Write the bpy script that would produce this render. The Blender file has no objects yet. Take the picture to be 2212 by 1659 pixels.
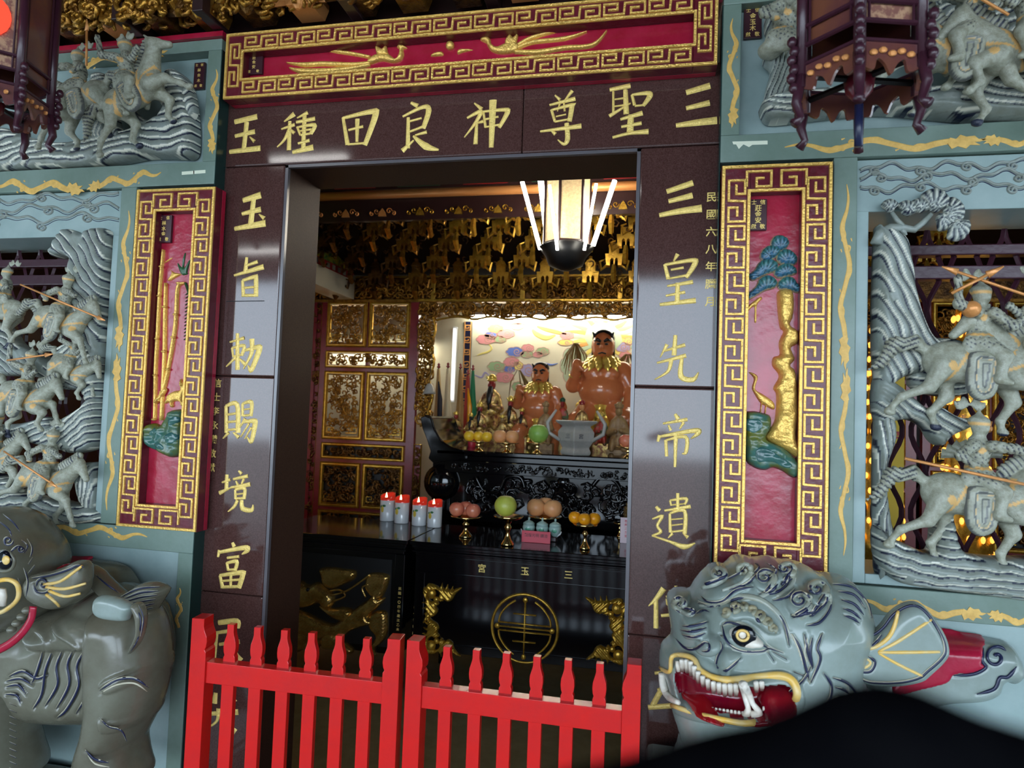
import bpy, math, random
import numpy as np
from mathutils import Vector, Matrix
random.seed(7); np.random.seed(7)
S=bpy.context.scene; COL=S.collection
R=math.radians; PI=math.pi
# ---------------- camera ----------------
FPX,YAW,PIT,ROL=1446.,.2097,.0469,.0358
CX=np.array([1.416,-2.3003,1.62])
_F=np.array([-math.sin(YAW)*math.cos(PIT),math.cos(YAW)*math.cos(PIT),math.sin(PIT)])
_R=np.array([math.cos(YAW),math.sin(YAW),0.]);_U=np.cross(_R,_F)
AX=np.array([math.cos(ROL)*_R+math.sin(ROL)*_U,-math.sin(ROL)*_R+math.cos(ROL)*_U,_F])
cam=bpy.data.cameras.new('camera'); co=bpy.data.objects.new('camera',cam); COL.objects.link(co)
cam.sensor_width=36; cam.lens=FPX/2212*36; cam.clip_start=.02; cam.clip_end=200
m=Matrix.Identity(4)
for i in range(3):
    m[i][0]=AX[0][i]; m[i][1]=AX[1][i]; m[i][2]=-AX[2][i]; m[i][3]=CX[i]
co.matrix_world=m; S.camera=co
cam.dof.use_dof=True; cam.dof.focus_distance=2.6; cam.dof.aperture_fstop=3.6
# ---------------- world, exposure ----------------
wd=bpy.data.worlds.new('world'); S.world=wd; wd.use_nodes=True
nt=wd.node_tree; bg=nt.nodes['Background']
tc=nt.nodes.new('ShaderNodeTexCoord'); sp=nt.nodes.new('ShaderNodeSeparateXYZ'); cr=nt.nodes.new('ShaderNodeValToRGB')
nt.links.new(tc.outputs['Generated'],sp.inputs[0]); nt.links.new(sp.outputs['Z'],cr.inputs[0]); nt.links.new(cr.outputs[0],bg.inputs[0])
cr.color_ramp.elements[0].position=0.0; cr.color_ramp.elements[0].color=(.72,.86,1,1)
cr.color_ramp.elements[1].position=.5; cr.color_ramp.elements[1].color=(.62,.80,1,1)
bg.inputs[1].default_value=7.6
S.view_settings.view_transform='Standard'; S.view_settings.look='None'; S.view_settings.gamma=1
S.view_settings.use_curve_mapping=False; S.view_settings.exposure=0.0
# ---------------- pixel -> plane ----------------
def W(px,py,Y):
    d=AX.T@np.array([(px-1106)/FPX,(829.5-py)/FPX,1.0]); return CX+d*(Y-CX[1])/d[1]
def WZ(px,py,Z):
    d=AX.T@np.array([(px-1106)/FPX,(829.5-py)/FPX,1.0]); return CX+d*(Z-CX[2])/d[2]
def XZ(pts,Y): return [(lambda q:(q[0],q[2]))(W(a[0],a[1],Y)) for a in pts]
def mpp(px,py,Y): return float(np.linalg.norm(W(px+.5,py,Y)-W(px-.5,py,Y)))
# ---------------- materials ----------------
def mat(name,col,r=.5,m=0.,c2=None,ns=8.,bump=0.,bs=80.,coat=0.,emit=None,paint=None,spec=.5,fac=(.35,.65),trans=0,dist=0.):
    M=bpy.data.materials.new(name); M.use_nodes=True; t=M.node_tree; N=t.nodes; b=N['Principled BSDF']
    b.inputs['Roughness'].default_value=r; b.inputs['Metallic'].default_value=m
    b.inputs['Coat Weight'].default_value=coat; b.inputs['Coat Roughness'].default_value=.08
    b.inputs['Specular IOR Level'].default_value=spec; b.inputs['Transmission Weight'].default_value=trans
    c=(*col,1); b.inputs['Base Color'].default_value=c
    src=None; tcn=None
    if c2 or bump:
        tcn=N.new('ShaderNodeTexCoord')
    if c2:
        n=N.new('ShaderNodeTexNoise'); n.inputs['Scale'].default_value=ns; n.inputs['Detail'].default_value=6; n.inputs['Roughness'].default_value=.65; n.inputs['Distortion'].default_value=dist
        t.links.new(tcn.outputs['Object'],n.inputs['Vector'])
        rp=N.new('ShaderNodeValToRGB'); rp.color_ramp.elements[0].position=fac[0]; rp.color_ramp.elements[1].position=fac[1]
        rp.color_ramp.elements[0].color=c; rp.color_ramp.elements[1].color=(*c2,1)
        t.links.new(n.outputs['Fac'],rp.inputs[0]); src=rp.outputs[0]
    if paint:
        a=N.new('ShaderNodeAttribute'); a.attribute_name='paint'
        for sgn,pc in ((-1,paint[0]),(1,paint[1])):
            mu=N.new('ShaderNodeMath'); mu.operation='MULTIPLY'; mu.use_clamp=True; mu.inputs[1].default_value=sgn
            t.links.new(a.outputs['Fac'],mu.inputs[0])
            mx=N.new('ShaderNodeMixRGB'); t.links.new(mu.outputs[0],mx.inputs[0])
            if src: t.links.new(src,mx.inputs[1])
            else: mx.inputs[1].default_value=c
            mx.inputs[2].default_value=(*pc,1); src=mx.outputs[0]
    if src: t.links.new(src,b.inputs['Base Color'])
    if bump:
        n=N.new('ShaderNodeTexNoise'); n.inputs['Scale'].default_value=bs; n.inputs['Detail'].default_value=3
        t.links.new(tcn.outputs['Object'],n.inputs['Vector'])
        bp=N.new('ShaderNodeBump'); bp.inputs['Strength'].default_value=bump; bp.inputs['Distance'].default_value=.004
        t.links.new(n.outputs['Fac'],bp.inputs['Height']); t.links.new(bp.outputs[0],b.inputs['Normal'])
    if emit:
        b.inputs['Emission Color'].default_value=(*emit[0],1); b.inputs['Emission Strength'].default_value=emit[1]
    return M
MT={}
def D(k,*a,**kw): MT[k]=mat(k,*a,**kw)
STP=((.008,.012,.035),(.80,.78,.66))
D('granite',(.040,.015,.012),.075,c2=(.095,.046,.040),ns=260,spec=.65,fac=(.3,.7))
D('granite_dull',(.034,.015,.010),.5,c2=(.055,.027,.018),ns=200,spec=.18)
D('granite_edge',(.10,.09,.10),.2,spec=.7)
D('green',(.13,.19,.15),.33,c2=(.19,.26,.225),ns=3.5,bump=.15,bs=60)
D('green_field',(.24,.33,.32),.33,c2=(.31,.40,.39),ns=5,bump=.1,bs=50)
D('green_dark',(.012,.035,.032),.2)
D('gold',(.84,.53,.13),.34,m=.55,c2=(.55,.27,.035),ns=70,bump=.7,bs=160,fac=(.5,.85))
D('gold_char',(.90,.66,.19),.42,m=.25,c2=(.66,.45,.12),ns=90,bump=.6,bs=200,fac=(.45,.8))
D('gold_paint',(.80,.50,.13),.5,c2=(.62,.36,.08),ns=40,bump=.1,bs=60)
D('red',(.30,.006,.022),.22,c2=(.40,.012,.045),ns=9,bump=.5,bs=22,spec=.6)
D('red_dark',(.085,.004,.010),.3,c2=(.13,.008,.02),ns=30,bump=.3,bs=60)
D('plaque',(.045,.012,.018),.3)
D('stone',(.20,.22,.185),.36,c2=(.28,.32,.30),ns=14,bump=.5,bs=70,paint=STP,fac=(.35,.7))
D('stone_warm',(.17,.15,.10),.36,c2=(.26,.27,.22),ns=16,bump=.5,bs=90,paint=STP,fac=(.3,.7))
D('orange_gilt',(.75,.32,.10),.35,m=.3,bump=.3,bs=120)
D('gate_red',(.62,.010,.008),.17,c2=(.55,.012,.012),ns=12,bump=.12,bs=45,spec=.6)
D('black',(.004,.004,.005),.5)
D('lacquer',(.003,.003,.004),.09,spec=.6)
D('dark_wood',(.028,.012,.012),.3,bump=.2,bs=40)
D('purple_wood',(.045,.012,.022),.28,bump=.2,bs=40)
D('white',(.8,.8,.78),.5)
D('cream',(.80,.74,.58),.6)
D('tape',(.75,.78,.62),.5)
D('skin',(.42,.12,.05),.3,c2=(.50,.17,.08),ns=14)
D('leaf_green',(.02,.10,.04),.35)
D('concrete',(.16,.14,.12),.6,c2=(.22,.20,.17),ns=7,bump=.2,bs=30)
D('brown_floor',(.27,.21,.10),.4,c2=(.34,.27,.14),ns=14,bump=.1)
D('navy',(.01,.014,.05),.3)
# ---------------- mesh building ----------------
WL={}
STUFF={'openwork_carving','scroll_carving','carving','lion_carving','curled_arms','carved_figures','scrollwork','scales','painted_outline','painted_highlight','painted_features'}
class MB:
    def __init__(s): s.v=[];s.f=[];s.p=[]
    def add(s,v,f,p=None):
        n=len(s.v); s.v+= [tuple(map(float,q)) for q in v]; s.f+=[tuple(int(i)+n for i in q) for q in f]
        s.p+= list(p) if p is not None else [0.]*len(v)
    def box(s,x0,x1,y0,y1,z0,z1):
        v=[(x,y,z) for x in (x0,x1) for y in (y0,y1) for z in (z0,z1)]
        s.add(v,[(0,1,3,2),(4,6,7,5),(0,4,5,1),(2,3,7,6),(0,2,6,4),(1,5,7,3)]); return s
    def prism(s,poly,y0,y1):
        n=len(poly); a=sum(poly[i][0]*poly[(i+1)%n][1]-poly[(i+1)%n][0]*poly[i][1] for i in range(n))
        if a<0: poly=poly[::-1]
        v=[(x,y0,z) for x,z in poly]+[(x,y1,z) for x,z in poly]
        s.add(v,[tuple(range(n)),tuple(range(2*n-1,n-1,-1))]+[(i,i+n,(i+1)%n+n,(i+1)%n) for i in range(n)]); return s
    def tube(s,pts,rad,n=8,flat=1.,p=0.):
        P=[np.array(q,float) for q in pts]; K=len(P)
        if not hasattr(rad,'__len__'): rad=[rad]*K
        v=[];f=[];up=None
        for i in range(K):
            t=P[min(i+1,K-1)]-P[max(i-1,0)]; t/=np.linalg.norm(t)+1e-9
            if up is None:
                up=np.array([0,1.,0]) if abs(t[1])<.9 else np.array([1.,0,0])
            a=np.cross(t,up); a/=np.linalg.norm(a)+1e-9; b=np.cross(a,t); up=b
            for k in range(n):
                c=2*PI*k/n; v.append(P[i]+rad[i]*(math.cos(c)*a+flat*math.sin(c)*b))
        for i in range(K-1):
            for k in range(n):
                f.append((i*n+k,(i+1)*n+k,(i+1)*n+(k+1)%n,i*n+(k+1)%n))
        f.append(tuple(range(n))); f.append(tuple((K-1)*n+k for k in range(n-1,-1,-1)))
        s.add(v,f,[p]*len(v)); return s
    def lathe(s,c,prof,n=20,p=0.):
        v=[(c[0]+r*math.cos(2*PI*k/n),c[1]+r*math.sin(2*PI*k/n),c[2]+z) for r,z in prof for k in range(n)]
        f=[(i*n+k,i*n+(k+1)%n,(i+1)*n+(k+1)%n,(i+1)*n+k) for i in range(len(prof)-1) for k in range(n)]
        f.append(tuple(range(n-1,-1,-1))); f.append(tuple((len(prof)-1)*n+k for k in range(n)))
        s.add(v,f,[p]*len(v)); return s
    def ell(s,c,r,n=12,m=8,rot=None,p=0.):
        if not hasattr(r,'__len__'): r=(r,r,r)
        v=[];f=[]
        for j in range(1,m):
            for k in range(n):
                a=PI*j/m;b=2*PI*k/n; v.append((r[0]*math.sin(a)*math.cos(b),r[1]*math.sin(a)*math.sin(b),r[2]*math.cos(a)))
        v+=[(0,0,r[2]),(0,0,-r[2])]
        for j in range(m-2):
            for k in range(n): f.append((j*n+k,(j+1)*n+k,(j+1)*n+(k+1)%n,j*n+(k+1)%n))
        T=(m-1)*n
        for k in range(n): f.append((T,k,(k+1)%n)); f.append((T+1,(m-2)*n+(k+1)%n,(m-2)*n+k))
        if rot is not None:
            q=rot if not isinstance(rot,(int,float)) else Matrix.Rotation(rot,3,'Y')
            v=[tuple(q@Vector(x)) for x in v]
        s.add([(x+c[0],y+c[1],z+c[2]) for x,y,z in v],f,[p]*len(v)); return s
    def rib(s,pts,w,Y,h,flat=False,sm=True,p=0.,closed=False):
        """brush stroke / moulding lying on plane Y=const, standing h proud towards -Y"""
        pts=[np.array(q,float) for q in pts]
        if not hasattr(w,'__len__'): w=[w]*len(pts)
        w=list(np.interp(np.linspace(0,1,len(pts)),np.linspace(0,1,len(w)),w))
        if sm and len(pts)>2:
            P=[];Wd=[]
            for i in range(len(pts)-1):
                a,b,c,d=pts[max(i-1,0)],pts[i],pts[i+1],pts[min(i+2,len(pts)-1)]
                for t in np.linspace(0,1,6)[:-1]:
                    P.append(.5*((2*b)+(c-a)*t+(2*a-5*b+4*c-d)*t*t+(3*b-a-3*c+d)*t**3)); Wd.append(w[i]*(1-t)+w[i+1]*t)
            P.append(pts[-1]);Wd.append(w[-1]); pts,w=P,Wd
        K=len(pts); v=[];f=[]
        for i in range(K):
            if closed: a,b=pts[i-1],pts[(i+1)%K]
            else: a,b=pts[max(i-1,0)],pts[min(i+1,K-1)]
            t1=pts[i]-a; t2=b-pts[i]
            n1=np.linalg.norm(t1);n2=np.linalg.norm(t2)
            u1=t1/n1 if n1>1e-9 else None; u2=t2/n2 if n2>1e-9 else None
            if u1 is None:u1=u2
            if u2 is None:u2=u1
            t=u1+u2; l=np.linalg.norm(t); t=t/l if l>1e-6 else u1
            n=np.array([-t[1],t[0]]); k=1/max(.5,abs(float(n@np.array([-u1[1],u1[0]]))))
            hw=w[i]/2*k; q=pts[i]
            prof=[(-1,0),(-.72,h),(.72,h),(1,0)] if flat else [(-1,0),(-.6,h*.75),(0,h),(.6,h*.75),(1,0)]
            for a_,hh in prof: v.append((q[0]+n[0]*hw*a_,Y-hh,q[1]+n[1]*hw*a_))
        M_=4 if flat else 5
        for i in range(K if closed else K-1):
            j=(i+1)%K
            for k in range(M_-1): f.append((i*M_+k,j*M_+k,j*M_+k+1,i*M_+k+1))
        if not closed: f.append(tuple(range(M_))); f.append(tuple((K-1)*M_+k for k in range(M_-1,-1,-1)))
        s.add(v,f,[p]*len(v)); return s
    def xf(s,fn): s.v=[tuple(fn(*q)) for q in s.v]; return s
    def build(s,name,mt,parent=None,smooth=False,bevel=0.,kind=None,label=None,sub=0,recalc=False):
        V=np.array(s.v); lo,hi=V.min(0),V.max(0); c=(lo+hi)/2
        if parent is None: c[2]=lo[2]
        me=bpy.data.meshes.new(name); me.from_pydata((V-c).tolist(),[],s.f)
        if recalc:
            import bmesh
            b=bmesh.new(); b.from_mesh(me); bmesh.ops.recalc_face_normals(b,faces=b.faces); b.to_mesh(me); b.free()
        if any(s.p):
            a=me.attributes.new('paint','FLOAT','POINT'); a.data.foreach_set('value',np.array(s.p,dtype=np.float32))
        me.materials.append(MT[mt] if isinstance(mt,str) else mt)
        if smooth: me.shade_smooth()
        o=bpy.data.objects.new(name,me); COL.objects.link(o)
        pw=np.zeros(3)
        if parent is not None: o.parent=parent; pw=WL[parent.name]
        o.location=tuple(c-pw); WL[o.name]=c
        if bevel:
            bm=o.modifiers.new('bevel','BEVEL'); bm.width=bevel; bm.segments=2; bm.limit_method='ANGLE'
        if sub:
            bm=o.modifiers.new('sub','SUBSURF'); bm.levels=sub; bm.render_levels=sub
        if kind: o['kind']=kind
        elif name in STUFF: o['kind']='stuff'
        if label: o['label']=label
        return o
def empty(name,loc):
    o=bpy.data.objects.new(name,None); COL.objects.link(o); o.location=tuple(loc); o.empty_display_size=.05; WL[o.name]=np.array(loc,float); return o
def tag(o,label,cat,group=None):
    o['label']=label; o['category']=cat
    if group: o['group']=group
    return o
def thing(name,loc,label,cat,group=None): return tag(empty(name,loc),label,cat,group)
def struct(o): o['kind']='structure'; return o
def copy_tree(o,parent=None,loc=None,rz=None,sc=None,mats=None):
    c=o.copy(); COL.objects.link(c); c.parent=parent
    if loc is not None: c.location=loc
    if rz is not None: c.rotation_euler=(0,0,rz)
    if sc is not None: c.scale=sc if hasattr(sc,'__len__') else (sc,)*3
    for ch in list(o.children): copy_tree(ch,c)
    WL[c.name]=np.array(c.location) if parent is None else WL[o.name]
    return c
# smooth pseudo-noise (sum of plane waves), vectorised
def nz(x,z,seed,s,oc=5):
    rs=np.random.RandomState(seed); o=0
    for i in range(oc):
        a=rs.rand()*2*PI; k=s*(.6+rs.rand()*1.1); o=o+np.sin((x*math.cos(a)+z*math.sin(a))*k+rs.rand()*6.28)
    return o/oc
def sdist(px,pz,poly):
    P=np.array(poly); Q=np.roll(P,-1,0); best=np.full(px.shape,1e9); bx=np.zeros_like(px); bz=np.zeros_like(px); ins=np.zeros(px.shape,bool)
    for (ax,az),(bx_,bz_) in zip(P,Q):
        dx,dz=bx_-ax,bz_-az; L=dx*dx+dz*dz+1e-12
        t=np.clip(((px-ax)*dx+(pz-az)*dz)/L,0,1); cx=ax+t*dx; cz=az+t*dz
        d=(px-cx)**2+(pz-cz)**2; m=d<best; best[m]=d[m]; bx[m]=cx[m]; bz[m]=cz[m]
        c=((az>pz)!=(bz_>pz)); 
        if abs(dz)>1e-12: ins^= c&(px<(bx_-ax)*(pz-az)/dz+ax)
    return np.where(ins,1,-1)*np.sqrt(best),bx,bz
def smooth_poly(pts,n=5):
    P=[np.array(q,float) for q in pts];K=len(P);o=[]
    for i in range(K):
        a,b,c,d=P[i-1],P[i],P[(i+1)%K],P[(i+2)%K]
        for t in np.linspace(0,1,n,endpoint=False):
            o.append(tuple(.5*((2*b)+(c-a)*t+(2*a-5*b+4*c-d)*t*t+(3*b-a-3*c+d)*t**3)))
    return o
def pillow(mb,poly,Y,th,cell,edge=None,detail=None,back=0.,sm=True,base=0.):
    """inflated relief inside a polygon (XZ) standing proud of plane Y towards -Y"""
    if sm: poly=smooth_poly(poly,4)
    P=np.array(poly); x0,z0=P.min(0)-cell*1.5; x1,z1=P.max(0)+cell*1.5
    xs=np.arange(x0,x1+cell,cell); zs=np.arange(z0,z1+cell,cell); X,Z=np.meshgrid(xs,zs,indexing='ij')
    sd,bx,bz=sdist(X,Z,poly); ins=sd>0
    nb=np.zeros_like(ins)
    for i in (-1,0,1):
        for j in (-1,0,1): nb|=np.roll(np.roll(ins,i,0),j,1)
    use=nb|ins; snap=use&~ins
    Xv=np.where(snap,bx,X); Zv=np.where(snap,bz,Z)
    e=edge or th; s=np.clip(sd/e,0,1); h=base*(s>0)+(th-base)*np.sqrt(np.clip(1-(1-s)**2,0,1)); pt=np.zeros_like(h)
    if detail is not None:
        dh,pt=detail(Xv,Zv,np.maximum(sd,0)); h=h+dh*np.clip(sd/(e*.4),0,1)
    h=np.where(snap,0,h)
    cell_ok=ins[:-1,:-1]|ins[1:,:-1]|ins[1:,1:]|ins[:-1,1:]
    idx=-np.ones(X.shape,int); ii=np.nonzero(use); idx[ii]=np.arange(len(ii[0]))
    v=np.stack([Xv[ii],Y-h[ii],Zv[ii]],1); p=pt[ii]
    I,J=np.nonzero(cell_ok)
    f=np.stack([idx[I,J],idx[I+1,J],idx[I+1,J+1],idx[I,J+1]],1)
    v=v.tolist(); fl=f.tolist(); p=list(p)
    if back:
        sn=snap[ii]; n=len(v); bi=np.arange(n); k=n
        hb=(h[ii]*back)
        for q in range(n):
            if not sn[q]: bi[q]=k; k+=1; v.append([v[q][0],Y+hb[q],v[q][2]]); p.append(0.)
        fl+=[[int(bi[a]),int(bi[d]),int(bi[c]),int(bi[b])] for a,b,c,d in fl]
    mb.add(v,fl,p); return mb
# signed-distance blobs -> one continuous surface (surface nets)
def nets(Dm,org,cell):
    s=Dm<0; c=[(0,0,0),(1,0,0),(0,1,0),(1,1,0),(0,0,1),(1,0,1),(0,1,1),(1,1,1)]
    nx,ny,nz_=Dm.shape
    def sub(A,o): return A[o[0]:nx-1+o[0],o[1]:ny-1+o[1],o[2]:nz_-1+o[2]]
    cnt=sum(sub(s,o).astype(np.int8) for o in c); act=(cnt>0)&(cnt<8)
    I=np.nonzero(act); n=len(I[0]); acc=np.zeros((n,3)); k=np.zeros(n)
    vals=[Dm[I[0]+o[0],I[1]+o[1],I[2]+o[2]] for o in c]
    for a in range(8):
        for ax in range(3):
            b=a|(1<<ax)
            if b==a: continue
            d0,d1=vals[a],vals[b]; mk=(d0<0)!=(d1<0); t=np.where(mk,d0/np.where(mk,d0-d1,1),0)
            q=np.tile(np.array(c[a],float),(n,1)); q[:,ax]+=t; acc+=q*mk[:,None]; k+=mk
    V=(np.stack(I,1)+acc/k[:,None])*cell+org
    ix=-np.ones(act.shape,int); ix[I]=np.arange(n); F=[]
    for ax in range(3):
        u,w=(ax+1)%3,(ax+2)%3
        A=s.take(range(Dm.shape[ax]-1),ax); B=s.take(range(1,Dm.shape[ax]),ax); E=np.nonzero(A!=B); E=[e.copy() for e in E]
        ok=(E[u]>0)&(E[w]>0)&(E[u]<Dm.shape[u]-1)&(E[w]<Dm.shape[w]-1); E=[e[ok] for e in E]
        ins=s[tuple(E)]
        def g(du,dw):
            q=[e.copy() for e in E]; q[u]=q[u]-du; q[w]=q[w]-dw; return ix[tuple(q)]
        Q=np.stack([g(1,1),g(0,1),g(0,0),g(1,0)],1); Q[~ins]=Q[~ins][:,::-1]; Q=Q[(Q>=0).all(1)]; F.append(Q)
    return V,np.concatenate(F)
def blob(prims,cell,k=.012,detail=None):
    """prims: ('c',p0,p1,r0,r1) tapered capsule, ('e',centre,radii[,rot3x3])"""
    lo=np.full(3,1e9);hi=-lo
    for q in prims:
        if q[0]=='c':
            for p_,r_ in ((q[1],q[3]),(q[2],q[4])): lo=np.minimum(lo,np.array(p_)-r_);hi=np.maximum(hi,np.array(p_)+r_)
        else: m_=max(q[2]); lo=np.minimum(lo,np.array(q[1])-m_);hi=np.maximum(hi,np.array(q[1])+m_)
    lo-=cell*3;hi+=cell*3; n=np.ceil((hi-lo)/cell).astype(int)+1
    Dm=np.full(n,1.,dtype=np.float32); ax=[lo[i]+cell*np.arange(n[i]) for i in range(3)]
    for q in prims:
        if q[0]=='c': a=np.minimum(np.array(q[1])-q[3],np.array(q[2])-q[4]);b=np.maximum(np.array(q[1])+q[3],np.array(q[2])+q[4])
        else: m_=max(q[2]);a=np.array(q[1])-m_;b=np.array(q[1])+m_
        i0=np.clip(((a-k*2-lo)/cell).astype(int)-2,0,n);i1=np.clip(((b+k*2-lo)/cell).astype(int)+3,0,n)
        sl=tuple(slice(i0[j],i1[j]) for j in range(3))
        X,Y,Z=np.meshgrid(*(ax[j][sl[j]] for j in range(3)),indexing='ij')
        if q[0]=='c':
            p0=np.array(q[1],float);d=np.array(q[2],float)-p0;L=d@d+1e-12
            t=np.clip(((X-p0[0])*d[0]+(Y-p0[1])*d[1]+(Z-p0[2])*d[2])/L,0,1)
            v=np.sqrt((X-p0[0]-t*d[0])**2+(Y-p0[1]-t*d[1])**2+(Z-p0[2]-t*d[2])**2)-(q[3]+(q[4]-q[3])*t)
        else:
            x,y,z=X-q[1][0],Y-q[1][1],Z-q[1][2]
            if len(q)>3 and q[3] is not None:
                Rm=np.array(q[3]); x,y,z=(Rm[0,0]*x+Rm[1,0]*y+Rm[2,0]*z,Rm[0,1]*x+Rm[1,1]*y+Rm[2,1]*z,Rm[0,2]*x+Rm[1,2]*y+Rm[2,2]*z)
            r=q[2]; k0=np.sqrt((x/r[0])**2+(y/r[1])**2+(z/r[2])**2);k1=np.sqrt((x/r[0]**2)**2+(y/r[1]**2)**2+(z/r[2]**2)**2)+1e-9
            v=k0*(k0-1)/k1
        A=Dm[sl]; kk=np.maximum(k-np.abs(A-v),0)/k; Dm[sl]=np.minimum(A,v)-kk*kk*k*.25
    V,F=nets(Dm,lo,cell)
    p=np.zeros(len(V))
    if detail is not None: V,p=detail(V,F)
    return V,F,p
def normals(V,F):
    a=V[F[:,0]];b=V[F[:,1]];c=V[F[:,2]];d=V[F[:,3]]; n=np.cross(c-a,d-b); N=np.zeros_like(V)
    for i in range(4): np.add.at(N,F[:,i],n)
    return N/(np.linalg.norm(N,axis=1)[:,None]+1e-12)
def RY(a): return np.array(Matrix.Rotation(a,3,'Y'))
def blobobj(name,prims,cell,mt,parent,k=.012,detail=None,**kw):
    V,F,p=blob(prims,cell,k,detail); b=MB(); b.add(V,F,p); return b.build(name,mt,parent,smooth=True,**kw)
def text(mb,s,size,x,Y,z,th=.001,rotz=0.):
    """characters from Blender's built-in font, centred on (x,z), standing on plane Y"""
    cu=bpy.data.curves.new('t','FONT'); cu.body=s; cu.size=size; cu.align_x='CENTER'; cu.align_y='CENTER'; cu.extrude=th/2; cu.resolution_u=2; cu.offset=size*.012
    o=bpy.data.objects.new('t',cu); COL.objects.link(o); dg=bpy.context.evaluated_depsgraph_get(); me=bpy.data.meshes.new_from_object(o.evaluated_get(dg))
    v=[(x+q.co.x,Y-q.co.z-th/2,z+q.co.y) for q in me.vertices]; f=[tuple(p.vertices) for p in me.polygons]
    mb.add(v,f); bpy.data.objects.remove(o); bpy.data.meshes.remove(me); bpy.data.curves.remove(cu); return mb
# ---------------- lights ----------------
def area(name,loc,rot,size,power,col=(1,1,1)):
    l=bpy.data.lights.new(name,'AREA'); l.shape='RECTANGLE'; l.size,l.size_y=size; l.energy=power; l.color=col
    o=bpy.data.objects.new(name,l); COL.objects.link(o); o.location=loc; o.rotation_euler=rot; return o
#area('niche_light',(.9,3.42,2.52),(R(0),0,0),(2.6,.10),26,(1,.95,.82))
#area('hall_light',(.9,1.5,2.55),(R(0),0,0),(.5,.5),16,(1,.90,.70))
#area('hall_light_up',(.9,1.55,2.65),(R(180),0,0),(.4,.4),9,(1,.90,.70))
D('matte_dark',(.02,.012,.010),.9,spec=.1)
# ---------------- shell of the hall and the porch ----------------
def sbox(name,x0,x1,y0,y1,z0,z1,mt,par=None): 
    o=MB().box(x0,x1,y0,y1,z0,z1).build(name,mt,par)
    if par is None: struct(o)
    return o
sbox('floor',-4,6,-6,.2,-.1,0,'concrete'); sbox('floor',-4,6,.2,6,-.1,0,'brown_floor')
sbox('ground',-20,22,-30,-6.0,-.25,-.15,'concrete')
sbox('wall_left',-2.9,-2.8,.2,4.6,0,4.1,'dark_wood'); sbox('wall_right',4.6,4.7,.2,4.6,0,4.1,'dark_wood')
sbox('wall_back',-2.8,4.6,4.05,4.15,0,4.1,'dark_wood')
sbox('ceiling',-3,4.8,.2,4.2,4.0,4.1,'dark_wood')
sbox('ceiling_porch',-6,8,-8,.0,3.75,3.9,'matte_dark')
sbox('wall_front_upper',-3,4.8,.0,.2,3.045,4.05,'red_dark')
sbox('wall_porch_left',-5,-4.9,-5,0,0,3.75,'green'); sbox('wall_porch_right',7.2,7.3,-5,0,0,3.75,'green')
for x in (-2.2,3.6):
    b=MB(); b.lathe((x,-4.6,0),[(.30,0),(.30,.12),(.22,.2),(.20,.3),(.20,3.75)],28); struct(b.build('trim_column','granite',None,smooth=True))
# fluorescent tubes of the porch (seen as streaks in the polished granite)
D('tube_glow',(1,1,1),.5,emit=((1,.98,.95),14))
for loc,lb in (((-1.05,-2.0,3.40),'white fluorescent tube under the porch ceiling, mirrored above the left jamb'),((-1.9,-2.9,2.97),'white fluorescent tube lower under the porch ceiling, mirrored in the left jamb')):
    t=thing('fluorescent_lamp',loc,lb,'lamp')
    MB().tube([(loc[0]-.3,loc[1],loc[2]),(loc[0]+.3,loc[1],loc[2])],.013,10).build('tube','tube_glow',t,smooth=True)
    MB().box(loc[0]-.32,loc[0]+.32,loc[1]-.03,loc[1]+.03,loc[2]+.02,loc[2]+.06).build('batten','white',t)
    MB().tube([(loc[0],loc[1],loc[2]+.05),(loc[0],loc[1],3.75)],.006,6).build('rod','black',t)
# =============== SETTING: granite doorway ===============
G=-.06                                   # face of the green stone frames
door=struct(empty('door_1',(.675,.13,0)))
def blk(x0,x1,z0,z1,y0=0.,y1=.273,nm='stone_block'):
    return MB().box(x0,x1,y0,y1,z0,z1).build(nm,'granite',door,bevel=.006)
jz=[0,.907,1.733,2.556]
for x0,x1 in ((-.30,0),(1.35,1.64)):
    for a,b in zip(jz[:-1],jz[1:]): blk(x0,x1,a+.0008,b-.0008)
blk(-.30,.93,2.5575,2.84); blk(.9315,1.64,2.5575,2.84); 
MB().box(0,1.35,.02,.27,0,.10).build('threshold','granite',door,bevel=.008)
MB().box(.0005,.004,.022,.2725,.1,2.552).build('jamb_lining','granite_dull',door); MB().box(1.346,1.3495,.022,.2725,.1,2.552).build('jamb_lining','granite_dull',door); MB().box(.004,1.346,.022,.2725,2.552,2.5555).build('lintel_lining','granite_dull',door)
e=MB()
for x,s in ((0,1),(1.35,-1)): e.box(min(x,x+s*.012),max(x,x+s*.012),.004,.02,.1,2.556)
e.box(0,1.35,.004,.02,2.545,2.5565); e.build('chamfer','granite_edge',door)
# brush characters carved and gilded: strokes are (points in the photo's pixels, widths)
CH={}
def C_(k,*st): CH[k]=st
C_('t1',([(507,263.5),(556,251.7)],[8,9]),([(508,294),(551,284)],[6,8]),([(533,264),(526,326)],[8,8]),([(496,328),(563,320)],[7,9]),([(540,296),(550,306)],[2,6]))
C_('t2',([(636,246),(614,263)],[9,2]),([(608,279),(637,269)],[3,6]),([(626,262),(624,325)],[6,8]),([(625,280),(614,302),(599,318)],[7,5,2]),([(627,279),(636,288)],[3,6]),([(665,243),(642,255)],[7,2]),([(640,264),(681,256)],[5,7]),([(658,250),(655,325)],[7,8]),([(642,274),(649,293)],[4,4]),([(642,275),(679,270),(671,289)],[3,7,7]),([(648,283),(673,279)],[3,4]),([(650,292),(672,288)],[4,4]),([(644,310),(669,303)],[4,6]),([(632,329),(677,318)],[6,10]))
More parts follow.
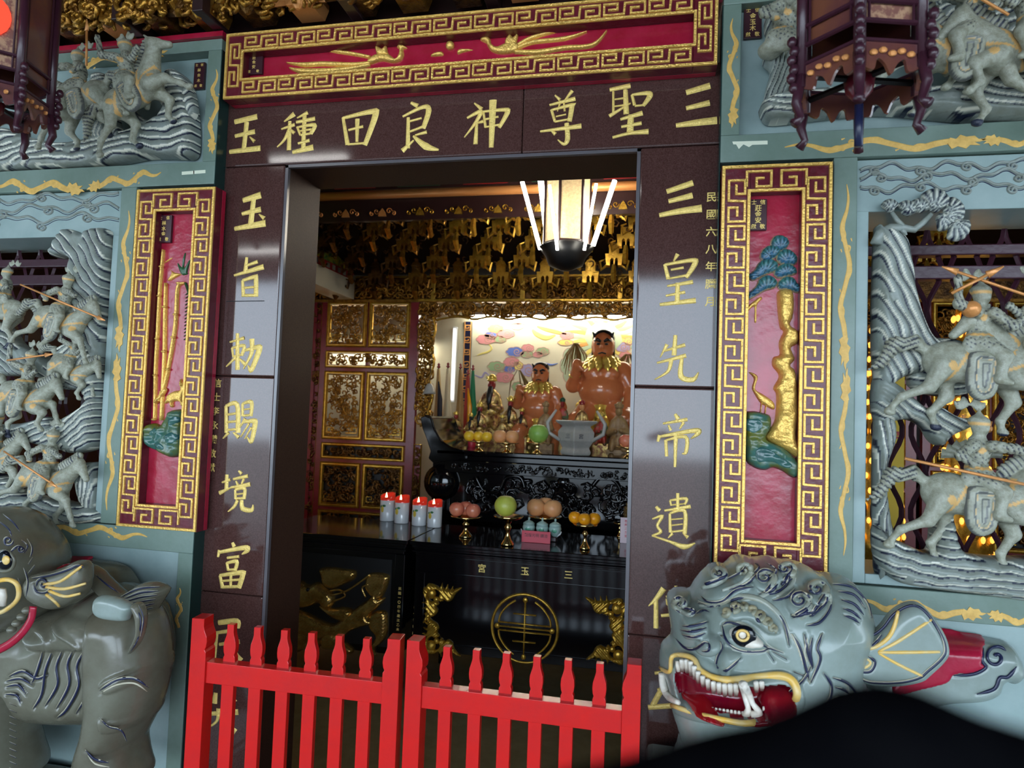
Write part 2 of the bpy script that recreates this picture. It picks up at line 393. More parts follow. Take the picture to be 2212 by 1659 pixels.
C_('t3',([(741,254),(751,313)],[5,8]),([(741,255),(803,241),(811,249),(788,314)],[5,9,11,8]),([(753,281),(785,273)],[4,5]),([(772,257),(771,307)],[8,5]),([(751,312),(789,309)],[4,4]))
C_('t4',([(888,222),(903,229)],[5,8]),([(870,252),(914,231),(926,239),(914,278)],[4,7,10,8]),([(885,262),(911,255)],[4,4]),([(884,285),(915,273)],[4,5]),([(882,254),(881,321)],[6,8]),([(869,326),(894,303)],[9,3]),([(922,285),(897,292)],[6,3]),([(893,294),(920,316),(948,324)],[4,12,3]))
C_('t5',([(1025,223),(1041,236)],[3,7]),([(1009,255),(1038,241),(1027,265),(1003,297)],[4,8,6,2]),([(1030,264),(1027,312)],[5,8]),([(1030,266),(1044,262)],[3,6]),([(1044,240),(1049,275)],[4,5]),([(1044,241),(1090,237),(1096,243),(1078,276)],[4,7,9,6]),([(1047,258),(1077,252)],[4,4]),([(1047,275),(1080,269)],[3,4]),([(1065,216),(1061,319)],[13,8]))
C_('t6',([(1199,206),(1210,216)],[3,6]),([(1236,196),(1220,217)],[7,3]),([(1187,227),(1243,213)],[4,8]),([(1191,237),(1199,263)],[5,5]),([(1191,238),(1233,227),(1235,232),(1230,263)],[4,7,9,8]),([(1211,218),(1204,241)],[4,2]),([(1218,219),(1220,241)],[3,4]),([(1201,252),(1223,247)],[3,3]),([(1198,263),(1231,257)],[4,4]),([(1167,284),(1256,272)],[4,9]),([(1224,266),(1226,300),(1218,311),(1205,302)],[8,9,6,2]),([(1190,281),(1200,290)],[3,7]))
C_('t7',([(1317,194),(1362,185)],[7,9]),([(1325,198),(1325,247)],[4,5]),([(1351,194),(1353,247)],[8,10]),([(1327,215),(1349,212)],[3,4]),([(1327,230),(1348,227)],[3,4]),([(1316,251),(1362,223)],[7,3]),([(1365,205),(1371,228)],[5,6]),([(1365,205),(1398,201),(1404,207),(1389,229)],[4,8,10,6]),([(1371,229),(1391,227)],[4,4]),([(1340,258),(1388,244)],[5,9]),([(1363,248),(1361,285)],[10,12]),([(1342,274),(1386,266)],[5,7]),([(1323,297),(1360,288),(1401,284)],[5,6,10]))
C_('t8',([(1482,200),(1534,185)],[10,12]),([(1482,234),(1533,222)],[8,11]),([(1460,271),(1505,265),(1549,260)],[8,12,14]))
C_('l1',([(525,433),(564,421)],[8,11]),([(548,430),(541,489)],[8,10]),([(523,462),(564,452)],[6,9]),([(560,463),(571,472)],[2,7]),([(507,494),(574,482)],[7,11]))
C_('l2',([(533,556),(530,588)],[5,8]),([(532,574),(557,565)],[4,6]),([(506,595),(570,576)],[4,9]),([(524,606),(526,641)],[5,7]),([(524,606),(550,598),(553,603),(553,641)],[5,7,8,8]),([(526,622),(549,620)],[4,4]),([(526,638),(551,638)],[5,5]))
C_('l3',([(497,739),(528,730)],[3,6]),([(513,720),(513,799)],[6,8]),([(501,752),(504,771)],[4,4]),([(501,752),(527,747),(522,768)],[4,6,6]),([(503,770),(524,766)],[3,4]),([(510,771),(489,792)],[6,2]),([(516,774),(530,787)],[3,7]),([(529,757),(556,750),(560,756),(543,799),(536,789)],[4,8,10,8,2]),([(544,732),(543,763),(526,797)],[9,7,2]))
C_('l4',([(488,877),(489,935)],[6,7]),([(488,877),(512,874),(514,935)],[5,8,9]),([(489,896),(511,893)],[4,4]),([(489,912),(511,910)],[4,4]),([(489,929),(513,927)],[4,4]),([(494,934),(482,947)],[6,2]),([(504,934),(516,945)],[3,7]),([(524,872),(524,899)],[5,5]),([(524,872),(543,869),(542,899)],[4,7,6]),([(525,885),(541,883)],[3,3]),([(525,898),(543,896)],[4,4]),([(530,904),(518,924)],[6,2]),([(524,912),(548,909),(551,916),(543,953),(534,944)],[4,8,9,7,2]),([(538,915),(520,944)],[4,2]),([(543,923),(529,948)],[4,2]))
C_('l5',([(480,1042),(498,1036)],[3,5]),([(490,1025),(489,1059)],[6,7]),([(474,1065),(502,1052)],[7,2]),([(516,1017),(522,1024)],[4,6]),([(504,1035),(536,1028)],[4,6]),([(510,1039),(514,1048)],[3,5]),([(527,1034),(522,1045)],[5,3]),([(499,1053),(541,1046)],[4,7]),([(508,1058),(509,1078)],[4,5]),([(508,1058),(528,1055),(527,1078)],[4,6,6]),([(509,1068),(526,1066)],[3,3]),([(509,1077),(527,1076)],[4,4]),([(513,1080),(506,1094),(493,1105)],[6,5,2]),([(522,1080),(524,1098),(543,1102),(547,1090)],[6,8,7,2]))
C_('l6',([(502,1172),(506,1181)],[5,7]),([(474,1188),(471,1203)],[6,4]),([(473,1193),(529,1183),(534,1189),(523,1197)],[5,8,8,2]),([(491,1205),(517,1202)],[4,5]),([(490,1215),(493,1232)],[5,5]),([(490,1216),(511,1213),(508,1232)],[4,7,6]),([(492,1231),(508,1230)],[4,4]),([(475,1243),(481,1270)],[5,7]),([(475,1243),(521,1237),(524,1243),(516,1270)],[5,8,9,8]),([(480,1255),(517,1252)],[4,4]),([(499,1240),(498,1268)],[5,5]),([(480,1268),(515,1267)],[5,5]))
C_('l7',([(472,1345),(512,1342),(515,1357)],[8,9,5]),([(468,1366),(461,1426)],[7,9]),([(467,1367),(503,1362)],[5,7]),([(474,1392),(518,1386)],[5,7]),([(500,1370),(508,1410),(521,1428)],[6,8,10]))
C_('l8',([(466,1496),(463,1519)],[7,10]),([(505,1509),(508,1516)],[4,8]),([(450,1542),(515,1538)],[6,9]),([(472,1530),(469,1556),(450,1572)],[8,5,2]),([(493,1530),(485,1556),(509,1582)],[7,5,10]))
C_('r1',([(1440,414),(1497,395)],[9,11]),([(1444,435),(1496,422)],[8,11]),([(1424,465),(1470,456),(1516,450)],[8,11,14]))
C_('r2',([(1464,549),(1455,564)],[8,3]),([(1436,571),(1444,603)],[6,8]),([(1436,572),(1496,562),(1501,570),(1482,600)],[5,8,10,7]),([(1449,583),(1477,578)],[4,5]),([(1444,602),(1482,595)],[4,5]),([(1441,618),(1497,609)],[4,8]),([(1464,611),(1463,655)],[8,9]),([(1438,639),(1480,631)],[4,6]),([(1425,658),(1503,649)],[6,10]))
C_('r3',([(1441,744),(1426,772)],[7,2]),([(1435,758),(1480,745)],[4,7]),([(1459,724),(1456,768)],[7,9]),([(1419,784),(1482,768)],[4,8]),([(1450,776),(1443,802),(1414,820)],[8,6,2]),([(1473,774),(1471,813),(1497,820),(1509,804)],[6,10,9,2]))
C_('r4',([(1458,894),(1465,905)],[5,9]),([(1432,915),(1485,906)],[4,7]),([(1444,918),(1449,930)],[4,6]),([(1477,912),(1468,927)],[6,3]),([(1425,940),(1421,954)],[7,5]),([(1426,943),(1501,930),(1508,936),(1492,948)],[5,9,9,2]),([(1438,950),(1440,986)],[6,6]),([(1438,951),(1481,944),(1482,976),(1473,980)],[4,7,7,2]),([(1460,935),(1458,1009)],[8,5]))
C_('r5',([(1417,1094),(1425,1103)],[5,8]),([(1409,1121),(1430,1115),(1420,1135),(1427,1149),(1408,1157)],[3,6,5,6,3]),([(1408,1157),(1447,1170),(1478,1181),(1502,1173)],[3,5,10,2]),([(1447,1081),(1482,1077),(1479,1090)],[4,6,4]),([(1447,1081),(1450,1092)],[4,4]),([(1449,1091),(1479,1088)],[3,3]),([(1464,1065),(1464,1101)],[6,6]),([(1435,1103),(1492,1094)],[4,7]),([(1447,1109),(1448,1150)],[5,6]),([(1447,1109),(1479,1104),(1479,1153)],[4,7,8]),([(1450,1122),(1475,1120)],[3,3]),([(1450,1135),(1475,1132)],[3,3]),([(1448,1149),(1477,1146)],[4,4]),([(1453,1152),(1443,1162)],[6,2]),([(1476,1152),(1486,1161)],[3,7]))
C_('r6',([(1434,1271),(1417,1294),(1401,1309)],[11,8,2]),([(1417,1292),(1417,1357)],[8,9]),([(1445,1278),(1476,1275)],[6,7]),([(1460,1265),(1464,1291)],[6,7]),([(1438,1289),(1480,1286)],[4,5]),([(1440,1293),(1441,1306)],[4,4]),([(1441,1306),(1480,1303)],[4,4]),([(1480,1287),(1480,1304)],[4,4]),([(1428,1330),(1495,1324)],[6,7]),([(1470,1290),(1470,1352),(1460,1346)],[6,7,2]))
C_('r7',([(1414,1454),(1485,1447)],[6,9]),([(1450,1452),(1432,1484),(1410,1524)],[5,10,10]),([(1420,1490),(1470,1484),(1466,1522)],[5,7,8]),([(1400,1528),(1490,1522)],[9,10]))
for k,st in CH.items():
    b=MB(); s_=mpp(st[0][0][0][0],st[0][0][0][1],0)
    for pts,w in st: b.rib(XZ(pts,0.),[q*s_*1.22 for q in w],-.0002,.0035)
    b.build('carved_character','gold_char',door,smooth=False)
b=MB(); b.rib(XZ([(489,651),(571,650)],0.),.0035,0,.0006,flat=True); b.build('scratch','black',door)
def vtext(s,p0,p1,size,Y,mt,parent,nm='inscription',th=.001):
    b=MB(); a=W(*p0,Y); c=W(*p1,Y); n=len(s)
    for i,ch in enumerate(s):
        q=a+(c-a)*(i/(n-1) if n>1 else 0); text(b,ch,size,q[0],Y,q[2],th)
    return b.build(nm,mt,parent)
vtext('信士李永讚敬獻',(470,829),(456,1011),.035,-.0002,'gold_char',door)
vtext('民國六八年臘月',(1537,427),(1534,653),.035,-.0002,'gold_char',door)
# =============== front walls: green stone frames, moulding by moulding ===============
def frame_side(sg,nm):
    """sg=-1 left of the door, +1 right; u is the distance outwards from the doorway centre line"""
    wl=struct(empty(nm,(.673+sg*1.6,.1,0)))
    X=lambda u:.673+sg*u
    def bx(u0,u1,y0,y1,z0,z1,n='frame_stone',mt='green',bv=.003):
        a,b=sorted((X(u0),X(u1))); return MB().box(a,b,y0,y1,z0,z1).build(n,mt,wl,bevel=bv)
    u0=.935; UE=3.4
    zb=1.146; zt=2.47
    bx(u0,UE,G,.2,3.0,3.045,'top_rail'); bx(u0,u0+.058,G,.2,zt+.09,3.0,'upper_stile')
    bx(u0,UE,G,.2,zt,zt+.09,'middle_rail')
    bx(u0+.058,UE,G+.05,.2,zt+.09,3.0,'relief_backing','green_field')
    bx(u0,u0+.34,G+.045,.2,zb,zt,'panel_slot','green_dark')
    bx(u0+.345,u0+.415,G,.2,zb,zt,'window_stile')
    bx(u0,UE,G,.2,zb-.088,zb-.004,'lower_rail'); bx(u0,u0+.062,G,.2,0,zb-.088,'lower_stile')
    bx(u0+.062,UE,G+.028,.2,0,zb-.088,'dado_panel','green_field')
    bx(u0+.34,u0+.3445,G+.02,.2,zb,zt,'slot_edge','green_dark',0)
    # recessed frieze over the window and margins of the window opening
    wt=2.283 if sg<0 else 2.30
    bx(u0+.415,UE,G+.022,.2,wt,zt-.003,'frieze','green_field')
    bx(u0+.415,u0+.452,G+.012,.2,zb,wt,'window_margin','green_field')
    bx(u0+.452,UE,G+.012,.2,zb,zb+(.012 if sg<0 else .03),'window_sill','green_field')
    bx(u0-.003,u0+.0,G+.002,.0,0,3.0,'return_edge','green_dark',0)
    return wl
wallL=frame_side(-1,'wall_front_left'); wallR=frame_side(1,'wall_front_right')
# painted dragons and scrolls in gold on the frames
def motif(mb,p0,p1,amp,Y,flip=1,head=True):
    p0=np.array(p0);p1=np.array(p1);d=p1-p0;L=np.linalg.norm(d);d/=L;n=np.array([-d[1],d[0]])*flip
    T=lambda u,v:p0+d*L*u+n*amp*v
    bu=[0,.07,.14,.24,.34,.45,.56,.68,.78,.86];bv=[0,.22,.10,-.42,.0,.50,.05,-.48,-.05,.2]
    w=[.06,.2,.26,.42,.36,.42,.38,.42,.42,.36]
    mb.rib([T(a,b) for a,b in zip(bu,bv)],[q*amp*1.45 for q in w],Y,.0012,flat=True)
    for u,v,s,t in ((.24,-.45,1,.9),(.42,.55,-1,-.9),(.52,.35,-1,.8),(.66,-.5,1,1)):
        c=T(u,v)
        pts=[T(u,v),T(u+.035*s,v+.35*t),T(u+.075*s,v+.30*t),T(u+.07*s,v+.02*t),T(u+.045*s,v+.1*t)]
        mb.rib(pts,[.40*amp,.36*amp,.28*amp,.22*amp,.1*amp],Y,.0008,flat=True)
    for u,v in ((.30,.62),(.58,-.6),(.36,-.55)): mb.rib([T(u,v),T(u+.018,v+.12)],[.18*amp,.10*amp],Y,.0005,flat=True)
    if head:
        hd=[(.84,-.1),(.85,.5),(.88,.35),(.90,.75),(.93,.55),(.97,.62),(.99,.3),(1.03,.28),(1.0,.05),(.97,.02),(1.0,-.3),(.95,-.25),(.93,-.6),(.89,-.35),(.86,-.6)]
        mb.prism([tuple(T(a,b)) for a,b in hd],Y-.0018,Y+.0005)
GY=G-.0003
def scroll(wl,p0,p1,ampx,flip=1,head=True,Y=GY):
    a=W(*p0,Y);c=W(*p1,Y);b=MB(); motif(b,(a[0],a[2]),(c[0],c[2]),1.15*ampx*mpp(*p0,Y),Y,flip,head); b.build('painted_dragon','gold_paint',wl)
for a in (((348,372),(192,404),15),((-20,398),(178,408),15,-1),((120,148),(355,116),15,1),((467,150),(456,328),12),((408,148),(395,150),3)): 
    if a[2]>5: scroll(wallL,*a)
for a in (((278,455),(255,752),13),((231,1102),(256,772),13),((318,1160),(100,1136),14,-1),((388,1270),(384,1370),9,1,False)): scroll(wallL,*a)
for a in (((1583,40),(1585,270),15,-1),((1695,318),(2118,307),20,1),((2360,300),(2124,305),20,-1),((1829,398),(1822,790),16),((1822,1200),(1826,805),15,-1),((1850,1300),(2122,1330),20,1),((2330,1350),(2136,1330),20,-1)): scroll(wallR,*a)
b=MB()
for x0,x1,y in ((393,420,373),(418,444,371)):
    q=XZ([(x0,y-2),(x1,y-4),(x1,y+3),(x0,y+5)],GY); b.prism(q,GY-.001,GY)
b.build('tape_strip','tape',wallL)
b=MB()
for pl in ([(1582,306),(1658,304),(1658,312),(1625,313),(1618,318),(1606,312),(1596,322),(1590,312),(1584,312)],): b.prism(XZ(pl,GY),GY-.001,GY)
b.build('tape_strip','tape',wallR)
# =============== red and gold fret panels ===============
SU=[(.46,.10),(.46,.33),(1,.33),(1,0),(0,0),(0,.49),(1,.51),(1,1),(0,1),(0,.66),(.54,.66),(.54,.88)]
def fret(mb,x0,x1,z0,z1,vert,n,Y,w,h,rev=False):
    for i in range(n):
        P=[]
        for u,v in SU:
            if rev: u=1-u
            v=(i+.04+v*.90)/n
            P.append((x0+u*(x1-x0),z0+(1-v)*(z1-z0)) if vert else (x0+v*(x1-x0),z0+u*(z1-z0)))
        mb.rib(P,w,Y,h,flat=True,sm=False)
def ring(mb,x0,x1,z0,z1,Y,w,h): mb.rib([(x0,z0),(x1,z0),(x1,z1),(x0,z1)],w,Y,h,flat=True,sm=False,closed=True)
def fretpanel(x0,x1,z0,z1,bw,yb,yf,label,nv,nh):
    t=thing('fret_panel',((x0+x1)/2,yb,z0),label,'carved panel','red and gold fret panels around the doorway')
    yi=yb+(yf-yb)*.35
    MB().box(x0,x1,yi,yb,z0,z1).build('field_board','red',t,bevel=.002)
    bd=MB()
    for a in ((x0,x0+bw,z0,z1),(x1-bw,x1,z0,z1),(x0+bw,x1-bw,z0,z0+bw),(x0+bw,x1-bw,z1-bw,z1)): bd.box(a[0],a[1],yf,yi,a[2],a[3])
    bd.build('border','red_dark',t,bevel=.002)
    lw=.0112;g=MB(); ring(g,x0+lw*.6,x1-lw*.6,z0+lw*.6,z1-lw*.6,yf,lw*1.05,.005); ring(g,x0+bw-lw*.4,x1-bw+lw*.4,z0+bw-lw*.4,z1-bw+lw*.4,yf,lw,.005); g.build('gold_edging','gold',t)
    g=MB(); a=lw*2.1; i0,i1=x0+a,x0+bw-lw*1.5
    fret(g,i0,i1,z0+bw*.5,z1-bw*.5,True,nv,yf,lw*.8,.005); fret(g,x1-bw+lw*1.5,x1-a,z0+bw*.5,z1-bw*.5,True,nv,yf,lw*.8,.005)
    if nh>0:
        fret(g,x0+bw,x1-bw,z0+a,z0+bw-lw*1.5,False,nh,yf,lw*.8,.005); fret(g,x0+bw,x1-bw,z1-bw+lw*1.5,z1-a,False,nh,yf,lw*.8,.005)
        for cx in (i0,x1-bw+lw*1.5):
            for cz,s in ((z0+a,1),(z1-a,-1)): pass
    else:
        for zz0,zz1 in ((z0+a,z0+bw-lw*1.5),(z1-bw+lw*1.5,z1-a)):
            for xx0,xx1,rv in ((x0+bw-.012,x0+(x1-x0)*.455,0),(x1-bw+.012,x0+(x1-x0)*.545,0)):
                P=[(0,0),(0,1),(1,1),(1,0),(.4,0),(.4,.55),(.72,.55)]
                g.rib([(xx0+u*(xx1-xx0),zz0+v*(zz1-zz0)) for u,v in P],lw*.8,yf,.005,flat=True,sm=False)
    g.build('meander_fret','gold',t)
    return t,yi
lint,yl=fretpanel(-.232,1.592,2.79,3.05,.078,.0,-.075,'wide red lintel panel with gold fret border and two phoenixes, over the doorway',1,11)
pL,yL=fretpanel(-.586,-.238,1.143,2.452,.090,-.015,-.078,'narrow red panel with gold bamboo and a deer, left of the doorway',8,0)
pR,yR=fretpanel(1.612,1.947,1.168,2.452,.090,-.015,-.078,'narrow red panel with a gold pine trunk and a crane, right of the doorway',8,0)
def plaque(px0,py0,px1,py1,Y,parent,rows,size):
    a=W(px0,py1,Y);c=W(px1,py0,Y); MB().box(a[0],c[0],Y-.012,Y,a[2],c[2]).build('name_plaque','plaque',parent,bevel=.002)
    b=MB();n=len(rows);H=c[2]-a[2];x=(a[0]+c[0])/2
    for i,r in enumerate(rows):
        z=c[2]-H*(.11+.78*i/(n-1))
        if len(r)==2:
            text(b,r[0],size*.8,x-(c[0]-a[0])*.25,Y-.012,z); text(b,r[1],size*.8,x+(c[0]-a[0])*.25,Y-.012,z)
        else: text(b,r,size,x,Y-.012,z)
    b.build('inscription','gold_char',parent)
def poly(parent,nm,mt,pts,Y,th,cell=.004,edge=None,detail=None,sm=True,label=None,base=0):
    b=MB(); pillow(b,XZ(pts,Y),Y,th,cell,edge,detail,sm=sm,base=base); return b.build(nm,mt,parent,smooth=True,label=label)
# lintel: two phoenixes chasing a pearl
plaque(533,112,572,165,yl,lint,['士信','莊','金','安','獻敬'],.015)
def ribs(f,w,dep,ang=0.):
    ca,sa=math.cos(ang),math.sin(ang)
    def d(X,Z,sd):
        s=np.sin((X*ca+Z*sa)*f); return dep*(np.abs(s)-.6),np.where(np.abs(s)<w,-.8,0.)
    return d
feath=ribs(420,.0,.0035,.9)
for nm,body,wing,tails in (
  ('phoenix',[(795,132),(815,118),(840,118),(855,128),(862,118),(863,108),(858,103),(866,97),(880,104),(872,108),(873,120),(866,132),(848,137),(825,133),(800,140)],[(812,97),(826,106),(834,97),(838,112),(840,120),(818,120),(812,110)],
   [([(800,137),(760,140),(700,138),(660,140),(621,137)],[9,10,11,11,2]),([(800,140),(760,148),(700,153),(650,153),(627,148)],[9,10,12,12,3]),([(800,124),(770,118),(730,112),(688,107)],[7,8,8,2])]),
  ('phoenix',[(1118,112),(1100,117),(1080,118),(1062,112),(1054,101),(1050,94),(1038,88),(1044,82),(1054,80),(1060,86),(1062,95),(1074,102),(1092,95),(1110,92),(1122,98)],[(1093,98),(1092,86),(1104,72),(1108,82),(1120,70),(1118,86),(1112,102)],
   [([(1110,104),(1140,86),(1170,76),(1222,65)],[8,9,8,2]),([(1115,106),(1150,92),(1220,84),(1268,70)],[8,9,9,2]),([(1112,112),(1160,113),(1220,104),(1280,98),(1311,68)],[9,11,10,9,2])])):
    b=MB(); pillow(b,XZ(body,yl),yl,.016,.0035,.012,feath); pillow(b,XZ(wing,yl-.004),yl-.004,.012,.0035,.01,feath)
    s_=mpp(900,120,yl)
    for pts,w in tails: b.rib(XZ(pts,yl),[q*s_*1.05 for q in w],yl,.011)
    b.build(nm,'gold',lint,smooth=True)
q=W(973,100,yl); MB().ell((q[0],yl-.004,q[2]),(.016,.016,.016),16,10).build('pearl','gold',lint,smooth=True)
for pl in ([(930,122),(940,114),(955,112),(958,120),(945,122)],[(988,112),(996,106),(1022,108),(1000,114),(990,118)]): poly(lint,'flame_tail','gold',pl,yl,.010,.0035)
# right panel: pine and crane
plaque(1617,432,1656,500,yR,pR,['士信','莊','金','安','獻敬'],.021)
trunk=[(1682,628),(1711,630),(1713,680),(1706,702),(1722,716),(1722,742),(1708,752),(1716,776),(1706,790),(1716,800),(1720,830),(1722,900),(1718,940),(1728,975),(1722,990),(1700,975),(1655,948),(1660,930),(1672,910),(1676,880),(1676,850),(1670,838),(1682,812),(1668,790),(1670,772),(1684,766),(1682,740),(1692,716),(1684,706),(1678,650)]
def lump(X,Z,sd): return .008*nz(X,Z,3,75)+.004*nz(X,Z,5,190),np.zeros_like(X)
poly(pR,'pine_trunk','gold',trunk,yR,.036,.004,.02,lump,label='gold pine trunk with knots')
poly(pR,'branch','gold',[(1612,665),(1640,642),(1646,646),(1635,660),(1634,694),(1629,694),(1629,662),(1614,674)],yR,.012,.0035)
D('pine_green',(.045,.16,.11),.3,c2=(.03,.11,.20),ns=9,bump=.2,paint=((.005,.02,.02),(.55,.42,.22)),fac=(.4,.6))
def fan(cx,cy,Y):
    q=W(cx,cy,Y)
    def d(X,Z,sd):
        a=np.arctan2(X-q[0],Z-q[2]); s=np.sin(a*19); return .0022*s,np.where((s<-.75)&(sd>.004),-.8,np.where(sd<.003,.8,0.))
    return d
for i,(cx,cy,pts) in enumerate([(1685,545,[(1663,528),(1670,512),(1686,508),(1702,516),(1704,530),(1690,543),(1672,542)]),(1665,560,[(1640,556),(1646,540),(1662,530),(1680,532),(1686,545),(1672,560),(1650,566)]),(1700,572,[(1676,552),(1692,538),(1710,542),(1722,556),(1718,572),(1698,574),(1680,568)]),
  (1650,595,[(1614,596),(1628,584),(1640,566),(1660,558),(1680,568),(1676,586),(1650,596),(1625,608)]),(1700,598,[(1670,590),(1682,574),(1700,568),(1718,578),(1720,592),(1700,598),(1680,602)]),(1655,634,[(1614,636),(1632,618),(1640,602),(1660,594),(1678,606),(1674,622),(1650,630),(1618,648)]),(1705,632,[(1678,612),(1694,598),(1714,600),(1722,612),(1734,622),(1724,634),(1700,628),(1682,626)])]):
    poly(pR,'needle_cluster','pine_green',pts,yR-.002*(i%3),.020,.0035,.016,fan(cx,cy,yR))
D('jade_rock',(.12,.13,.012),.2,c2=(.035,.12,.10),ns=9,bump=.1,fac=(.40,.58))
D('jade_pool',(.02,.07,.07),.12,c2=(.05,.14,.12),ns=20)
poly(pR,'rock','jade_rock',[(1608,900),(1622,888),(1648,892),(1664,900),(1664,925),(1655,948),(1690,965),(1712,985),(1728,1000),(1728,1022),(1712,1032),(1690,1018),(1668,1010),(1650,1016),(1625,1008),(1608,985)],yR,.034,.004,.018,lump)
for pts in ([(1612,905),(1640,903),(1650,922),(1630,938),(1613,930)],[(1628,972),(1650,962),(1690,985),(1714,1004),(1700,1014),(1665,1000),(1634,1000)]): poly(pR,'rock_hollow','jade_pool',pts,yR-.024,.012,.004,.01,lump)
crane=[(1617,804),(1630,807),(1637,815),(1633,830),(1632,842),(1648,852),(1668,866),(1674,878),(1670,885),(1655,878),(1642,870),(1630,852),(1624,838),(1628,822),(1626,814)]
b=MB(); pillow(b,XZ(crane,yR),yR,.016,.0035,.009,feath); s_=mpp(1640,880,yR)
b.rib(XZ([(1645,868),(1642,893)],yR),2.6*s_,yR-.006,.005); b.rib(XZ([(1655,872),(1652,893)],yR),2.6*s_,yR-.006,.005); b.build('crane','gold',pR,smooth=True)
# left panel: bamboo, willow frond, deer and rock
plaque(341,466,376,526,yL,pL,['士信','林','水','金','獻敬'],.019)
s_=mpp(360,700,yL)
D('bamboo_green',(.03,.10,.04),.3)
for pts,w in (([(355,540),(350,590),(346,640),(342,720),(338,790),(337,850),(336,908)],7),([(360,612),(358,680),(357,760),(354,830),(350,908)],7.5),([(402,612),(386,620),(382,680),(378,720),(368,780),(358,830),(345,862)],7.5)):
    b=MB(); q=XZ(pts,yL); b.rib(q,[w*s_*.7,w*s_,w*s_,w*s_,w*s_],yL,.014)
    L=np.array(smooth_poly(q,6)[:len(q)*6-8])
    for k in range(5,len(L),7): b.ell((L[k][0],yL-.006,L[k][1]),(w*s_*.72,.012,w*s_*.38),8,6)
    b.build('bamboo_stalk','gold',pL,smooth=True)
b=MB(); b.rib(XZ([(402,612),(412,650),(410,700),(407,740)],yL),[5*s_,4*s_,3*s_,2*s_],yL,.010)
for k in range(14):
    y=630+k*7.5
    for sg in (-1,1): b.rib(XZ([(411-k*.3,y),(411-k*.3+sg*9,y+7)],yL),[3*s_,1*s_],yL,.006)
b.build('drooping_frond','bamboo_green',pL)
for pts in ([(363,606),(372,590),(366,582),(376,588),(384,590),(392,593),(380,600),(370,606)],[(355,568),(366,560),(374,556),(362,566)]): poly(pL,'leaf','gold',pts,yL,.008,.003,.006)
for pts in ([(396,560),(402,545),(398,580),(412,560),(405,590),(414,588),(402,594),(392,592),(384,568),(394,578)],): poly(pL,'leaf','bamboo_green',pts,yL,.008,.003,.006,label='green leaf tuft')
deer=[(364,854),(378,845),(392,842),(390,830),(393,818),(397,832),(402,812),(402,832),(410,838),(402,848),(396,862),(398,876),(394,878),(390,868),(376,868),(376,878),(371,880),(368,870),(358,872),(362,862)]
poly(pL,'deer','gold',deer,yL,.016,.0035,.01,feath)
poly(pL,'branch','gold',[(335,868),(350,850),(356,838),(362,842),(352,860),(340,872)],yL-.004,.014,.0035,.01,lump)
poly(pL,'rock','jade_rock',[(316,940),(320,920),(336,914),(352,918),(362,902),(372,888),(392,884),(402,894),(398,930),(400,960),(392,982),(372,988),(345,975),(322,962)],yL,.034,.004,.02,lump)
for pts in ([(326,930),(340,922),(348,934),(336,944),(324,942)],[(368,905),(385,895),(392,908),(378,922),(366,918)],[(360,938),(378,930),(390,945),(378,962),(360,956)],[(336,956),(350,952),(364,966),(356,975),(338,968)]): poly(pL,'rock_hollow','jade_pool',pts,yL-.020,.016,.004,.012,lump)
